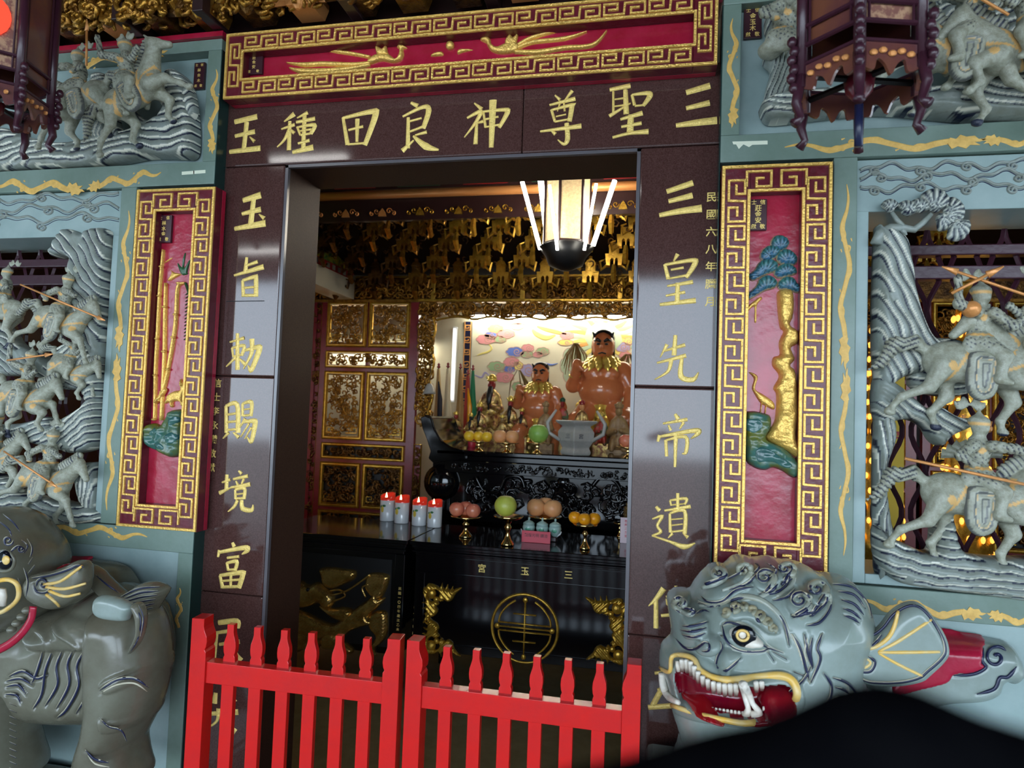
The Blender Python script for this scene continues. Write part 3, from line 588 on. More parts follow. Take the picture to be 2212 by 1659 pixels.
# =============== sculpted height reliefs ===============
def pl_dist(X,Z,pts):
    best=np.full(X.shape,1e9); P=np.array(pts)
    for a,b in zip(P[:-1],P[1:]):
        d=b-a; L=d@d+1e-12; t=np.clip(((X-a[0])*d[0]+(Z-a[1])*d[1])/L,0,1)
        best=np.minimum(best,(X-a[0]-t*d[0])**2+(Z-a[1]-t*d[1])**2)
    return np.sqrt(best)
def open_smooth(pts,n=5):
    P=[np.array(q,float) for q in pts];K=len(P);o=[]
    if K<3: return [tuple(q) for q in P]
    for i in range(K-1):
        a,b,c,d=P[max(i-1,0)],P[i],P[i+1],P[min(i+2,K-1)]
        for t in np.linspace(0,1,n,endpoint=False): o.append(tuple(.5*((2*b)+(c-a)*t+(2*a-5*b+4*c-d)*t*t+(3*b-a-3*c+d)*t**3)))
    o.append(tuple(P[-1])); return o
class Sculpt:
    """outline and features given in photo pixels on plane Yr; solid between Y0 and Y0-th"""
    def __init__(s,outline,Yr,Y0,th,edge,bumps=(),lines=(),sm=True,noise_=0.):
        s.Yr,s.Y0,s.th,s.edge=Yr,Y0,th,edge; s.nz=noise_; s.bumps=[]; s.lines=[]
        o=XZ(outline,Y0-.22*th); s.out=smooth_poly(o,4) if sm else o
        s.bumps=[(smooth_poly(s.onb(p),4),h,e) for p,h,e in bumps]
        k=mpp(outline[0][0],outline[0][1],Yr)
        s.raw=lines
        s.lines=[(open_smooth(s.onb(p),4),w*k,d,pt) for p,w,d,pt in lines]
    def onb(s,pts): return [(q[0],q[2]) for q in s.surfv(pts)]
    def h(s,X,Z,feat=True):
        sd,_,_=sdist(X,Z,s.out); q=np.clip(sd/s.edge,0,1); H=s.th*np.sqrt(np.clip(1-(1-q)**2,0,1)); pt=np.zeros_like(H)
        for p,h,e in s.bumps:
            P=np.array(p); m=(X>P[:,0].min()-.01)&(X<P[:,0].max()+.01)&(Z>P[:,1].min()-.01)&(Z<P[:,1].max()+.01)
            if not m.any(): continue
            d,_,_=sdist(X[m],Z[m],p); t=np.clip(d/e,0,1); H[m]+=h*np.sqrt(np.clip(1-(1-t)**2,0,1))
        if feat:
            for p,w,dp,c in s.lines:
                P=np.array(p); g=w*3; m=(X>P[:,0].min()-g)&(X<P[:,0].max()+g)&(Z>P[:,1].min()-g)&(Z<P[:,1].max()+g)
                if not m.any(): continue
                d=pl_dist(X[m],Z[m],p); e=np.exp(-(d/w)**2); H[m]-=dp*e
                pp=pt[m]; c=0.; pp=pp if 1 else np.where(d<w*.75,c,np.where((d<w*1.7)&(pp==0)&(c<0),.35,pp)); pt[m]=pp
        if s.nz: H=H+s.nz*nz(X,Z,11,60)
        return H,pt
    def mesh(s,mb,cell,back=.5,region=None,off=0.,offedge=.01,feat=True,paint=None):
        poly_=s.out if region is None else smooth_poly(s.onb(region),4)
        P=np.array(poly_); x0,z0=P.min(0)-cell*1.5; x1,z1=P.max(0)+cell*1.5
        X,Z=np.meshgrid(np.arange(x0,x1+cell,cell),np.arange(z0,z1+cell,cell),indexing='ij')
        sd,bx,bz=sdist(X,Z,poly_); ins=sd>0; nb=np.zeros_like(ins)
        for i in (-1,0,1):
            for j in (-1,0,1): nb|=np.roll(np.roll(ins,i,0),j,1)
        use=nb|ins; snap=use&~ins; Xv=np.where(snap,bx,X); Zv=np.where(snap,bz,Z)
        H,pt=s.h(Xv,Zv,feat)
        if region is None: H=np.where(snap,0,np.maximum(H,.001))
        else:
            q=np.clip(np.maximum(sd,0)/offedge,0,1); H=H+np.where(snap,-.003,off*np.sqrt(np.clip(1-(1-q)**2,0,1)))
        ok=ins[:-1,:-1]|ins[1:,:-1]|ins[1:,1:]|ins[:-1,1:]
        idx=-np.ones(X.shape,int); ii=np.nonzero(use); idx[ii]=np.arange(len(ii[0]))
        v=np.stack([Xv[ii],s.Y0-H[ii],Zv[ii]],1).tolist(); p=list(pt[ii] if paint is None else np.full(len(ii[0]),paint))
        I,J=np.nonzero(ok); fl=np.stack([idx[I,J],idx[I+1,J],idx[I+1,J+1],idx[I,J+1]],1).tolist()
        if back and region is None:
            sn=snap[ii]; hb=np.minimum(H[ii]*back,s.th*back); n=len(v); bi=list(range(n)); k=n
            for q in range(n):
                if not sn[q]: bi[q]=k;k+=1; v.append([v[q][0],s.Y0+hb[q],v[q][2]]); p.append(0.)
            fl+=[[bi[a],bi[d],bi[c],bi[b]] for a,b,c,d in fl]
        mb.add(v,fl,p); return mb
    def surfv(s,pts,off=0.):
        P=np.array(pts,float); d=np.stack([(P[:,0]-1106)/FPX,(829.5-P[:,1])/FPX,np.ones(len(P))],1)@AX; Y=np.full(len(P),s.Yr)
        for _ in range(4):
            q=CX+d*((Y-CX[1])/d[:,1])[:,None]; H,_p=s.h(q[:,0],q[:,2],False); Y=s.Y0-H-off
        return CX+d*((Y-CX[1])/d[:,1])[:,None]
    def surf(s,px,py,off=0.): return s.surfv([(px,py)],off)[0]
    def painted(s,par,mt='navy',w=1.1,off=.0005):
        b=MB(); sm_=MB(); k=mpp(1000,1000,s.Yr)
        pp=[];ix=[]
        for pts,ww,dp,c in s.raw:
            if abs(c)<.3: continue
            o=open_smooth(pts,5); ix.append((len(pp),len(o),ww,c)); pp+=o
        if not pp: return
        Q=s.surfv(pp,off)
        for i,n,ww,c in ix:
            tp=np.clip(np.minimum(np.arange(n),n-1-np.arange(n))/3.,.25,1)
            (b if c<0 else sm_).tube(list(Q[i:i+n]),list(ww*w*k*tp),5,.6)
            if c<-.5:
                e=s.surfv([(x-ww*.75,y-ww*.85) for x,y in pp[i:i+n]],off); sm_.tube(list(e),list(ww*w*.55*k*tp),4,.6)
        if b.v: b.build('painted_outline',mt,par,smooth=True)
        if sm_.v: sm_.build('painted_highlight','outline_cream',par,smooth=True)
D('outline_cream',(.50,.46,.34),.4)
def spiral(cx,cy,r,turns=1.4,a0=0,dirn=1,n=14,sq=1.):
    return [(cx+r*(1-.85*t)*math.cos(a0+dirn*2*PI*turns*t)*sq,cy+r*(1-.85*t)*math.sin(a0+dirn*2*PI*turns*t)) for t in np.linspace(0,1,n)]
# =============== carved stone scenes of horsemen ===============
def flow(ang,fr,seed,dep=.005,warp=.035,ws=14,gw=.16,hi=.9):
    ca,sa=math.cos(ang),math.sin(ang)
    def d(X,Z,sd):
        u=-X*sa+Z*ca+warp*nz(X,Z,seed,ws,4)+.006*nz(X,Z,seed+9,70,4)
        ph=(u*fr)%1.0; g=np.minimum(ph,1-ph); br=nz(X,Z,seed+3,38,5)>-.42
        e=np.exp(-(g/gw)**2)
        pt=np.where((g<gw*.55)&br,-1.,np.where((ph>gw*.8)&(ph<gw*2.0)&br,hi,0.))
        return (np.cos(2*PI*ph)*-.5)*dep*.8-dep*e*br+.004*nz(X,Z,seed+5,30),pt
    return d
def rock(t,nm,pts,Y,th,det,cell=.0031,edge=.025,back=0.,mt='stone'):
    b=MB(); pillow(b,XZ(pts,Y),Y,th,cell,edge,det,back=back,base=th*.35); return b.build(nm,mt,t,smooth=True)
def cap(a,b,r0,r1): return ('c',a,b,r0,r1)
# --- one warhorse, facing +X, about 1 unit long; two leg poses
def horse_prims(pose):
    P=[('e',(-.20,0,.02),(.19,.125,.16)),('e',(.02,0,.0),(.24,.12,.145)),('e',(.20,0,.03),(.15,.12,.17)),
       cap((.22,0,.08),(.40,-.02,.30),.115,.075),cap((.40,-.02,.30),(.42,-.03,.36),.07,.065),
       cap((.42,-.03,.36),(.60,-.05,.22),.062,.036),('e',(.47,-.04,.325),(.07,.05,.055),RY(.7)),
       cap((.40,.01,.40),(.38,.02,.46),.018,.008),cap((.41,-.07,.40),(.40,-.08,.46),.018,.008)]
    for i in range(6):                                    # mane
        a=i/5; P.append(('e',(.20+.20*a-.05,.0,.24+.20*a),(.045,.03,.05)))
    L={'gallop':[((.24,-.07,-.05),(.42,-.08,-.10),(.56,-.09,-.26),(.62,-.09,-.34)),((.20,.06,-.05),(.30,.06,-.22),(.22,.05,-.38),(.24,.05,-.45)),
                 ((-.26,-.07,-.02),(-.34,-.08,-.20),(-.52,-.08,-.30),(-.60,-.08,-.42)),((-.22,.06,-.05),(-.16,.06,-.24),(-.26,.05,-.38),(-.22,.05,-.48))],
       'rear':[((.24,-.07,-.02),(.42,-.08,-.04),(.40,-.09,-.20),(.48,-.09,-.24)),((.22,.06,.0),(.38,.06,.06),(.50,.05,-.06),(.56,.05,-.12)),
                 ((-.26,-.07,-.05),(-.20,-.08,-.26),(-.34,-.08,-.38),(-.32,-.08,-.52)),((-.22,.06,-.08),(-.08,.06,-.26),(-.18,.05,-.40),(-.12,.05,-.54))]}[pose]
    for a,b,c,d in L:
        P+= [cap(a,b,.085,.048),cap(b,c,.042,.028),cap(c,d,.028,.022),('e',(d[0]+.012,d[1],d[2]-.012),(.042,.034,.028))]
    P+= [cap((-.36,0,.08),(-.46,0,.14),.035,.05),cap((-.46,0,.14),(-.60,.0,.10),.05,.055),cap((-.60,0,.10),(-.68,0,-.06),.055,.035),cap((-.68,0,-.06),(-.76,0,-.12),.03,.008)]
    return P
def horse_det(V,F):
    N=normals(V,F); x,y,z=V.T; p=np.zeros(len(V))
    p[(np.abs(x-.13-.35*z)<.016)&(z>-.16)&(z<.2)&(np.abs(x)<.4)]=1; p[(np.abs(z-.02-.5*(x-.2))<.014)&(x>.13)&(x<.36)]=1
    p[(np.abs(x+.16-.5*z)<.014)&(z>-.14)&(x<-.02)]=1
    tl=(x<-.44)&(z>-.2); s=np.sin((z-.6*np.abs(x+.55))*150); V=V+N*(tl*.008*s)[:,None]; p[tl&(s<-.6)]=-1
    mn=(x>.1)&(x<.42)&(z-x>.02)&(z>.18); s=np.sin((x+z)*120); V=V+N*(mn*.006*s)[:,None]; p[mn&(s<-.6)]=-1
    for a in ((.30,-.12,.0),(-.22,-.13,-.02)):
        d=np.linalg.norm((V-np.array(a))*[1,.4,1],axis=1); p[d<.035]=1
    p[z<-.47]=-1
    return V,p
def rider_prims(arm):
    P=[('e',(0,0,.12),(.085,.075,.11)),('e',(0,0,.26),(.095,.08,.12)),('e',(.0,0,.345),(.06,.055,.05)),
       ('e',(.01,-.01,.45),(.062,.06,.075)),('e',(.0,.0,.50),(.078,.075,.05)),cap((0,0,.53),(0,0,.60),.03,.008),
       ('e',(.035,-.06,.445),(.015,.012,.016)),
       cap((.02,-.09,.06),(.13,-.16,-.04),.075,.055),cap((.13,-.16,-.04),(.10,-.17,-.22),.05,.036),cap((.10,-.17,-.22),(.17,-.18,-.245),.036,.025),
       cap((.02,.09,.06),(.12,.14,-.04),.07,.05),cap((.12,.14,-.04),(.08,.14,-.2),.045,.03),
       ('e',(-.02,-.08,.05),(.12,.05,.10)),('e',(-.09,0,.0),(.09,.10,.06))]
    if arm=='up': P+=[cap((-.05,-.09,.31),(-.20,-.13,.36),.048,.038),cap((-.20,-.13,.36),(-.22,-.14,.54),.036,.026),('e',(-.22,-.14,.57),(.028,.026,.03)),cap((.07,-.09,.31),(.18,-.15,.20),.048,.036),cap((.18,-.15,.20),(.27,-.16,.28),.034,.026),('e',(.28,-.16,.29),(.028,.026,.028))]
    else: P+=[cap((-.06,-.09,.31),(-.18,-.15,.22),.048,.038),cap((-.18,-.15,.22),(-.10,-.20,.16),.036,.028),('e',(-.09,-.21,.16),(.03,.028,.028)),cap((.07,-.09,.31),(.20,-.15,.30),.048,.038),cap((.20,-.15,.30),(.32,-.18,.26),.034,.028),('e',(.33,-.18,.26),(.03,.028,.028))]
    for a in (-.7,-.3,.3,.7): P.append(('e',(-.04+.13*math.sin(a),.07,.50+.16*math.cos(a)),(.028,.01,.05),RY(a)))
    return P
def rider_det(V,F):
    N=normals(V,F); x,y,z=V.T; p=np.zeros(len(V))
    ar=(z>.02)&(z<.36)&(np.abs(x)<.13); s=np.sin(z*170)*np.sin(x*120); V=V+N*(ar*.005*s)[:,None]; p[ar&(s<-.75)]=-1
    sl=(z>.15)&(np.abs(x)>.13); s=np.sin((x*1.0+z*.4)*190); V=V+N*(sl*.004*s)[:,None]; p[sl&(s<-.75)]=-1
    p[(np.abs(z-.13)<.012)&(np.abs(x)<.1)]=1; p[(np.abs(z-.475)<.012)&(z>.4)&(np.abs(x)<.1)]=1
    for a in ((.0,-.08,.27),): p[np.linalg.norm((V-np.array(a))*[1,.3,1],axis=1)<.028]=1
    return V,p
D('stone_fig',(.25,.25,.18),.34,c2=(.42,.43,.35),ns=26,bump=.4,bs=120,paint=((.02,.025,.05),(.70,.42,.15)),fac=(.35,.7))
_pro={}
def proto(kind):
    if kind not in _pro:
        pr,dt={'horse_g':(horse_prims('gallop'),horse_det),'horse_r':(horse_prims('rear'),horse_det),'rider_u':(rider_prims('up'),rider_det),'rider_s':(rider_prims('spear'),rider_det)}[kind]
        _pro[kind]=blob(pr,.0125,.03,dt)
    return _pro[kind]
_pme={}
LAST=[None]
def figure(kind,nm,px,py,Y,s,ang=0.,flip=1,parent=None,mt='stone_fig'):
    key=(kind,mt)
    if key not in _pme:
        V,F,p=proto(kind); me=bpy.data.meshes.new(nm); me.from_pydata(V.tolist(),[],F.tolist())
        a=me.attributes.new('paint','FLOAT','POINT'); a.data.foreach_set('value',p.astype(np.float32)); me.materials.append(MT[mt]); me.shade_smooth(); _pme[key]=me
    o=bpy.data.objects.new(nm,_pme[key]); COL.objects.link(o); o.parent=parent; q=W(px,py,Y); pw=WL[parent.name]
    o.location=tuple(q-pw); o.rotation_euler=(0,ang,0); o.scale=(s*flip,s,s); WL[o.name]=q; LAST[0]=o
    return q
def cavalry(t,px,py,Y,s,ang=0.,flip=1,hp='horse_g',rp='rider_s',rider=True,pole=None,cloth=True,mt='stone_fig'):
    q=figure(hp,'warhorse',px,py,Y,s,ang,flip,t,mt)
    ca,sa=math.cos(ang),math.sin(ang)
    def L(x,y,z): return (q[0]+s*(flip*x*ca+z*sa),q[1]+s*y,q[2]+s*(-flip*x*sa+z*ca))
    if cloth:
        b=MB(); P=[L(x,0,z) for x,z in ((-.10,.10),(.09,.10),(.11,-.05),(.09,-.20),(.0,-.26),(-.09,-.20),(-.12,-.05))]
        def cd(X,Z,sd): r=sd/s; return .002*np.cos(r*150),np.where((r%.045)<.012,-.7,np.where((r>.05)&(r<.065),.8,0.))
        pillow(b,[(a[0],a[2]) for a in P],q[1]-s*.10,.05*s,.004,.03*s,cd); b.build('saddle_cloth',mt,t,smooth=True)
    if rider:
        r=L(-.02,0,.12); o=bpy.data.objects; 
        figure(rp,'rider',px,py,Y,s*.95,ang*.4,flip,t,mt); LAST[0].location=tuple(np.array(r)-WL[t.name])
        if pole:
            x0,z0,x1,z1=pole; b=MB(); A=np.array(L(x0,-.22,z0));B=np.array(L(x1,-.24,z1)); b.tube([A,B],.009*s*1.3,6)
            b.tube([B,B+(B-A)/np.linalg.norm(B-A)*.12*s],[.03*s,.002],6,flat=.4); b.build('spear','orange_gilt',t,smooth=True)
def pinefan(t,lst,Y,s=1.,mt='stone'):
    for i,(cx,cy,r,a) in enumerate(lst):
        r*=1.45
        pts=[(cx+r*math.cos(a+u)*(.55 if abs(u)>1.9 else 1),cy+r*math.sin(a+u)*(.55 if abs(u)>1.9 else 1)) for u in np.linspace(-2.6,2.6,9)]
        q=W(cx-r*.4*math.cos(a),cy-r*.4*math.sin(a),Y)
        def d(X,Z,sd):
            g=np.arctan2(X-q[0],Z-q[2]); s_=np.sin(g*17); return .0022*s_,np.where(s_<-.6,-1.,np.where(s_>.75,.6,0.))
        b=MB(); pillow(b,XZ(pts,Y-.004*(i%3)),Y-.004*(i%3),.02,.004,.018,d,back=.4); b.build('pine_cluster',mt,t,smooth=True)
def cloudlines(t,x0,x1,y0,slope,Y,rows):
    b=MB();dk=MB(); rs=random.Random(5)
    for r,(dy,ph) in enumerate(rows):
        pts=[(x,y0+dy+(x-x0)*slope+7*math.sin((x+ph)*.045)+4*math.sin((x+ph)*.11+r)) for x in np.arange(x0,x1,11)]
        b.rib(XZ(pts,Y),.010,Y,.006); dk.rib(XZ([(x,y+5.5) for x,y in pts],Y),.0028,Y,.0012)
        for k in range(3+r%2,len(pts)-3,9):
            cx,cy=pts[k]; cy+=9
            b.rib(XZ(spiral(cx,cy,10,1.3,-PI/2,1 if r%2 else -1,10,1.3),Y),.008,Y,.007); dk.rib(XZ(spiral(cx+1,cy+3,7,1.1,-PI/2,1 if r%2 else -1,8,1.3),Y),.0026,Y,.0014)
    b.build('cloud_scroll','stone',t,smooth=True); dk.build('painted_outline','navy',t)
UP=G+.05
# ---- upper left
t=thing('carved_relief',W(250,360,UP),'grey stone relief of two horsemen over waves, upper left corner','carving','carved stone battle scenes')
rock(t,'wave_ledge',[(-60,290),(30,286),(60,296),(110,312),(180,318),(240,302),(300,292),(350,272),(375,250),(366,236),(386,226),(368,202),(392,186),(374,172),(398,164),(420,190),(432,250),(434,320),(425,345),(400,346),(330,346),(250,360),(150,370),(60,372),(-60,376)],UP-.01,.085,flow(.12,36,1))
rock(t,'cloud_swirl',[(206,298),(215,262),(228,238),(250,240),(262,262),(266,300),(235,306)],UP-.06,.05,flow(1.3,44,4))
rock(t,'wave_crest',[(292,236),(312,258),(350,268),(376,262),(350,290),(318,292),(300,276)],UP-.045,.04,flow(-.5,48,6))
rock(t,'wave_crest',[(210,178),(222,164),(240,168),(252,190),(244,208),(214,206)],UP-.02,.05,flow(.3,52,8))
rock(t,'cliff',[(376,176),(392,170),(414,190),(430,235),(420,260),(400,230)],UP-.04,.045,flow(1.0,46,9))
cavalry(t,292,205,UP-.16,.36,-.50,1,'horse_g','rider_u',pole=(-.25,.4,-.08,.72))
cavalry(t,176,222,UP-.16,.33,-.35,-1,'horse_g','rider_s',pole=(.1,.2,.55,.85))
plaque(421,137,447,196,UP-.002,t,['士信','林','金','木','獻敬'],.015)
# ---- upper right
t=thing('carved_relief',W(1950,270,UP),'grey stone relief behind the hanging lantern, upper right corner','carving','carved stone battle scenes')
rock(t,'wave_ledge',[(1645,262),(1640,236),(1680,218),(1760,208),(1850,205),(1990,206),(2050,192),(2120,190),(2160,180),(2330,168),(2330,268),(2160,272),(2090,268),(2020,262),(1900,252),(1800,258),(1700,270),(1660,272)],UP-.01,.09,flow(.0,40,21))
def folds(ang,fr,seed): return flow(ang,fr,seed,.006,.02,20,.16,.4)
rock(t,'robed_figure',[(1652,40),(1668,28),(1690,30),(1706,60),(1712,100),(1704,150),(1700,205),(1672,232),(1648,244),(1652,200),(1662,160),(1646,140),(1656,100),(1650,70)],UP-.03,.055,folds(1.2,60,24))
rock(t,'cliff',[(1990,50),(2030,20),(2100,40),(2160,20),(2330,10),(2330,190),(2200,185),(2110,196),(2060,190),(2030,150),(2000,110)],UP-.0,.055,flow(.4,36,27))
rock(t,'cliff',[(1990,-60),(2330,-60),(2330,30),(2200,20),(2100,50),(2040,20),(2000,40)],UP,.07,flow(-.2,36,29))
cavalry(t,2075,120,UP-.15,.38,.15,-1,'horse_g','rider_s',pole=(-.2,.2,.55,.6))
cavalry(t,2225,110,UP-.17,.38,-.15,-1,'horse_r','rider_u',pole=(-.3,.2,.5,.6))
figure('rider_s','warrior',1688,110,UP-.10,.40,.1,1,t)
plaque(1605,18,1645,88,UP-.002,t,['士信','金','玉','木','獻敬'],.020)
# ---- openwork windows
for side in (0,1):
    if side==0:
        t=thing('carved_relief',W(110,1120,-.03),'openwork stone window of tumbling horsemen, left of the bamboo panel','carving','carved stone battle scenes'); Y=-.02
        rock(t,'cloud_crest',[(128,556),(150,512),(166,500),(190,508),(202,512),(216,500),(252,504),(247,560),(241,620),(237,700),(233,790),(206,745),(188,700),(168,640),(176,612),(168,592),(172,566),(150,556)],Y,.075,flow(-.75,34,31,.006,.05,11),back=.5)
        rock(t,'rock_mass',[(140,764),(190,738),(228,765),(230,830),(226,900),(218,960),(195,975),(170,978),(150,972),(112,962),(124,926),(160,902),(206,868),(184,832)],Y,.075,flow(.5,40,33,.006),back=.5)
        rock(t,'rock_shelf',[(-60,690),(20,704),(50,742),(95,765),(140,795),(200,835),(150,842),(90,815),(-60,800)],Y,.06,flow(-.5,38,35),back=.5)
        rock(t,'rock_shelf',[(-60,922),(60,914),(118,900),(128,940),(105,962),(40,946),(-60,962)],Y,.06,flow(.1,40,37),back=.5)
        rock(t,'ground_ledge',[(-60,1020),(35,1032),(65,1062),(165,1085),(216,1096),(213,1128),(-60,1122)],Y,.07,flow(0,38,39),back=.5)
        rock(t,'tree_stump',[(158,1008),(205,998),(216,1010),(214,1105),(186,1082),(176,1045)],Y,.05,flow(1.35,50,41),back=.5)
        cavalry(t,132,698,-.11,.30,.28,1,'horse_g','rider_s',pole=(-.55,.33,.75,.26))
        cavalry(t,52,862,-.12,.30,.30,1,'horse_r','rider_u',pole=(-.2,.45,.35,.7))
        cavalry(t,100,1040,-.12,.31,.25,1,'horse_g','rider_s',pole=(-.5,.25,.3,.1))
        cavalry(t,150,800,-.09,.24,.5,1,'horse_r','rider_u',cloth=False)
        cavalry(t,5,670,-.09,.27,.1,-1,'horse_r','rider_s',cloth=False)
        cavalry(t,-10,990,-.09,.28,.1,1,'horse_g','rider_u')
    else:
        t=thing('carved_relief',W(2050,1250,-.03),'openwork stone window of horsemen under a pine, right of the pine panel','carving','carved stone battle scenes'); Y=-.02
        rock(t,'cliff',[(1888,516),(1900,500),(1925,505),(1950,525),(1960,570),(1970,640),(1985,690),(2005,730),(2036,748),(2040,772),(2000,800),(1950,812),(1888,818)],Y,.08,flow(-1.15,36,51,.006,.03,10),back=.5)
        rock(t,'rock_shelf',[(1888,815),(1940,838),(1990,880),(2020,878),(2060,900),(2115,906),(2080,925),(2045,942),(2025,962),(2005,950),(1985,920),(1950,906),(1888,908)],Y,.07,flow(-.5,42,53,.006),back=.5)
        rock(t,'rock_mass',[(1985,742),(2060,735),(2120,762),(2300,740),(2300,812),(2120,842),(2040,858),(1960,832)],Y,.05,flow(.1,36,55),back=.5)
        rock(t,'cliff_foot',[(1888,905),(1924,905),(1928,950),(1912,1000),(1910,1060),(1918,1120),(1924,1150),(1920,1200),(1888,1230)],Y,.06,flow(1.5,46,57),back=.5)
        rock(t,'ground_ledge',[(1886,1135),(1915,1155),(1945,1170),(2000,1188),(2012,1130),(2040,1105),(2062,1180),(2130,1200),(2300,1208),(2300,1294),(2100,1276),(1950,1256),(1906,1234),(1886,1196)],Y-.02,.09,flow(-.12,40,59,.006),back=.4)
        b=MB(); s_=mpp(1950,500,Y)
        for pts,w in (([(1893,528),(1902,506),(1925,492),(1950,492),(1975,496),(1995,480),(2012,462)],[14,13,11,9,8,7,5]),([(1950,490),(1938,476),(1925,456)],[8,6,4]),([(1948,494),(1958,508)],[8,3])):
            b.tube([W(x,y,Y-.05) for x,y in pts],[q*s_ for q in w],8)
        b.build('pine_branch','stone',t,smooth=True)
        pinefan(t,[(1922,450,14,-1.6),(1958,456,16,-1.2),(1985,450,15,-1.2),(2018,442,24,-1.3),(2052,458,22,-.3),(2064,490,22,.9),(2034,474,18,.6),(2046,470,16,0)],Y-.05)
        cavalry(t,2112,795,-.12,.38,.12,1,'horse_g','rider_u',pole=(-.33,.50,-.12,.66))
        cavalry(t,2110,1080,-.12,.38,.10,1,'horse_g','rider_s',pole=(-.60,.24,.2,.17))
        cavalry(t,2240,770,-.11,.36,-.1,-1,'horse_r','rider_u',pole=(-.2,.3,.6,.7))
        q=W(2098,668,-.16); MB().ell((q[0],-.16,q[2]),(.024,.03,.024),14,10).build('gilt_gourd','orange_gilt',t,smooth=True)
        for k in range(9):                                   # fan of pennants behind the lower rider
            a=-1.2+2.4*k/8; r=70; c=W(2100,985,-.05); e_=W(2100+r*math.sin(a),985-r*.62*math.cos(a)+10,-.05); MB().rib([(c[0],c[2]),(e_[0],e_[2])],[.008,.03],-.045,.008).build('pennant','stone_fig',t,smooth=True)
        b=MB()
        for x,y in ((2057,915),(2080,912),(2106,918),(2137,926)):
            q=W(x,y,-.06); b.ell(q,(.009,.009,.012),8,6); b.tube([q,q+np.array([.002,0,.022])],[.004,.007],6)
        b.build('pennant_finial','orange_gilt',t,smooth=True)
for wl,x0,x1,y0,sl in ((wallL,-40,262,432,-.035),(wallR,1858,2300,362,-.03)):
    cloudlines(wl,x0,x1,y0,sl,G+.0215,[(0,0),(22,30),(44,75)])
# wavy bars and rails behind the openwork
for wl,xs,side in ((wallL,(-2.35,-.66),0),(wallR,(2.04,3.6),1)):
    z0=1.15; per=.27; zk=2.02 if side else 2.02
    x=xs[0]+.03; k=0
    while x<xs[1]:
        for sg in (-1,1):
            pts=[(x+sg*.045*(1-math.cos(2*PI*(z-zk)/per))/2*1.0,.16,z) for z in np.arange(z0,2.30,.03)]
            MB().tube(pts,.0085,4).build('wavy_bar','purple_wood',wl)
        x+=.115
    for z,h in ((2.20,.035),(2.12,.045)): MB().box(xs[0],xs[1],.13,.18,z,z+h).build('window_rail','purple_wood',wl,bevel=.004)
# =============== guardian beasts ===============
D('beast',(.20,.24,.205),.26,c2=(.27,.33,.31),ns=7,bump=.12,bs=60,paint=STP,fac=(.3,.7),coat=.15)
D('beast_brown',(.10,.088,.060),.26,c2=(.16,.16,.12),ns=5,bump=.12,bs=60,paint=((.01,.012,.02),(.50,.42,.30)),fac=(.3,.7),coat=.2)
D('lip_gold',(.78,.45,.06),.3,c2=(.70,.52,.22),ns=20,bump=.1)
D('mouth_red',(.24,.003,.008),.16,c2=(.13,.002,.012),ns=8,coat=.3)
D('tongue_red',(.30,.006,.010),.14,coat=.3)
D('tooth',(.78,.74,.66),.3,c2=(.62,.54,.44),ns=25)
D('eye_black',(.003,.004,.008),.06)
def curl(cx,cy,r,a0,d,tail,w=3.,sq=1.15):
    sp=spiral(cx,cy,r,1.45,a0,d,14,sq); return [((tail[::-1] if tail else [])+sp,w,.010,-1.)]
LN=[]
for a in ((1652,1246,20,.9,-1,[(1652,1282),(1668,1275),(1680,1262)]),(1727,1296,22,.9,-1,[(1712,1332),(1738,1325),(1752,1308)]),(1764,1272,20,.8,-1,[(1752,1330),(1782,1305),(1788,1285)]),(1695,1228,15,1.,-1,[(1690,1262),(1712,1250)]),(1553,1238,14,.6,-1,[(1524,1262),(1545,1256)]),(1470,1302,14,2.5,1,[(1500,1318),(1490,1330)]),
          (1592,1311,11,2.,1,None),(1648,1335,11,2.,1,None)): LN+=curl(*a)
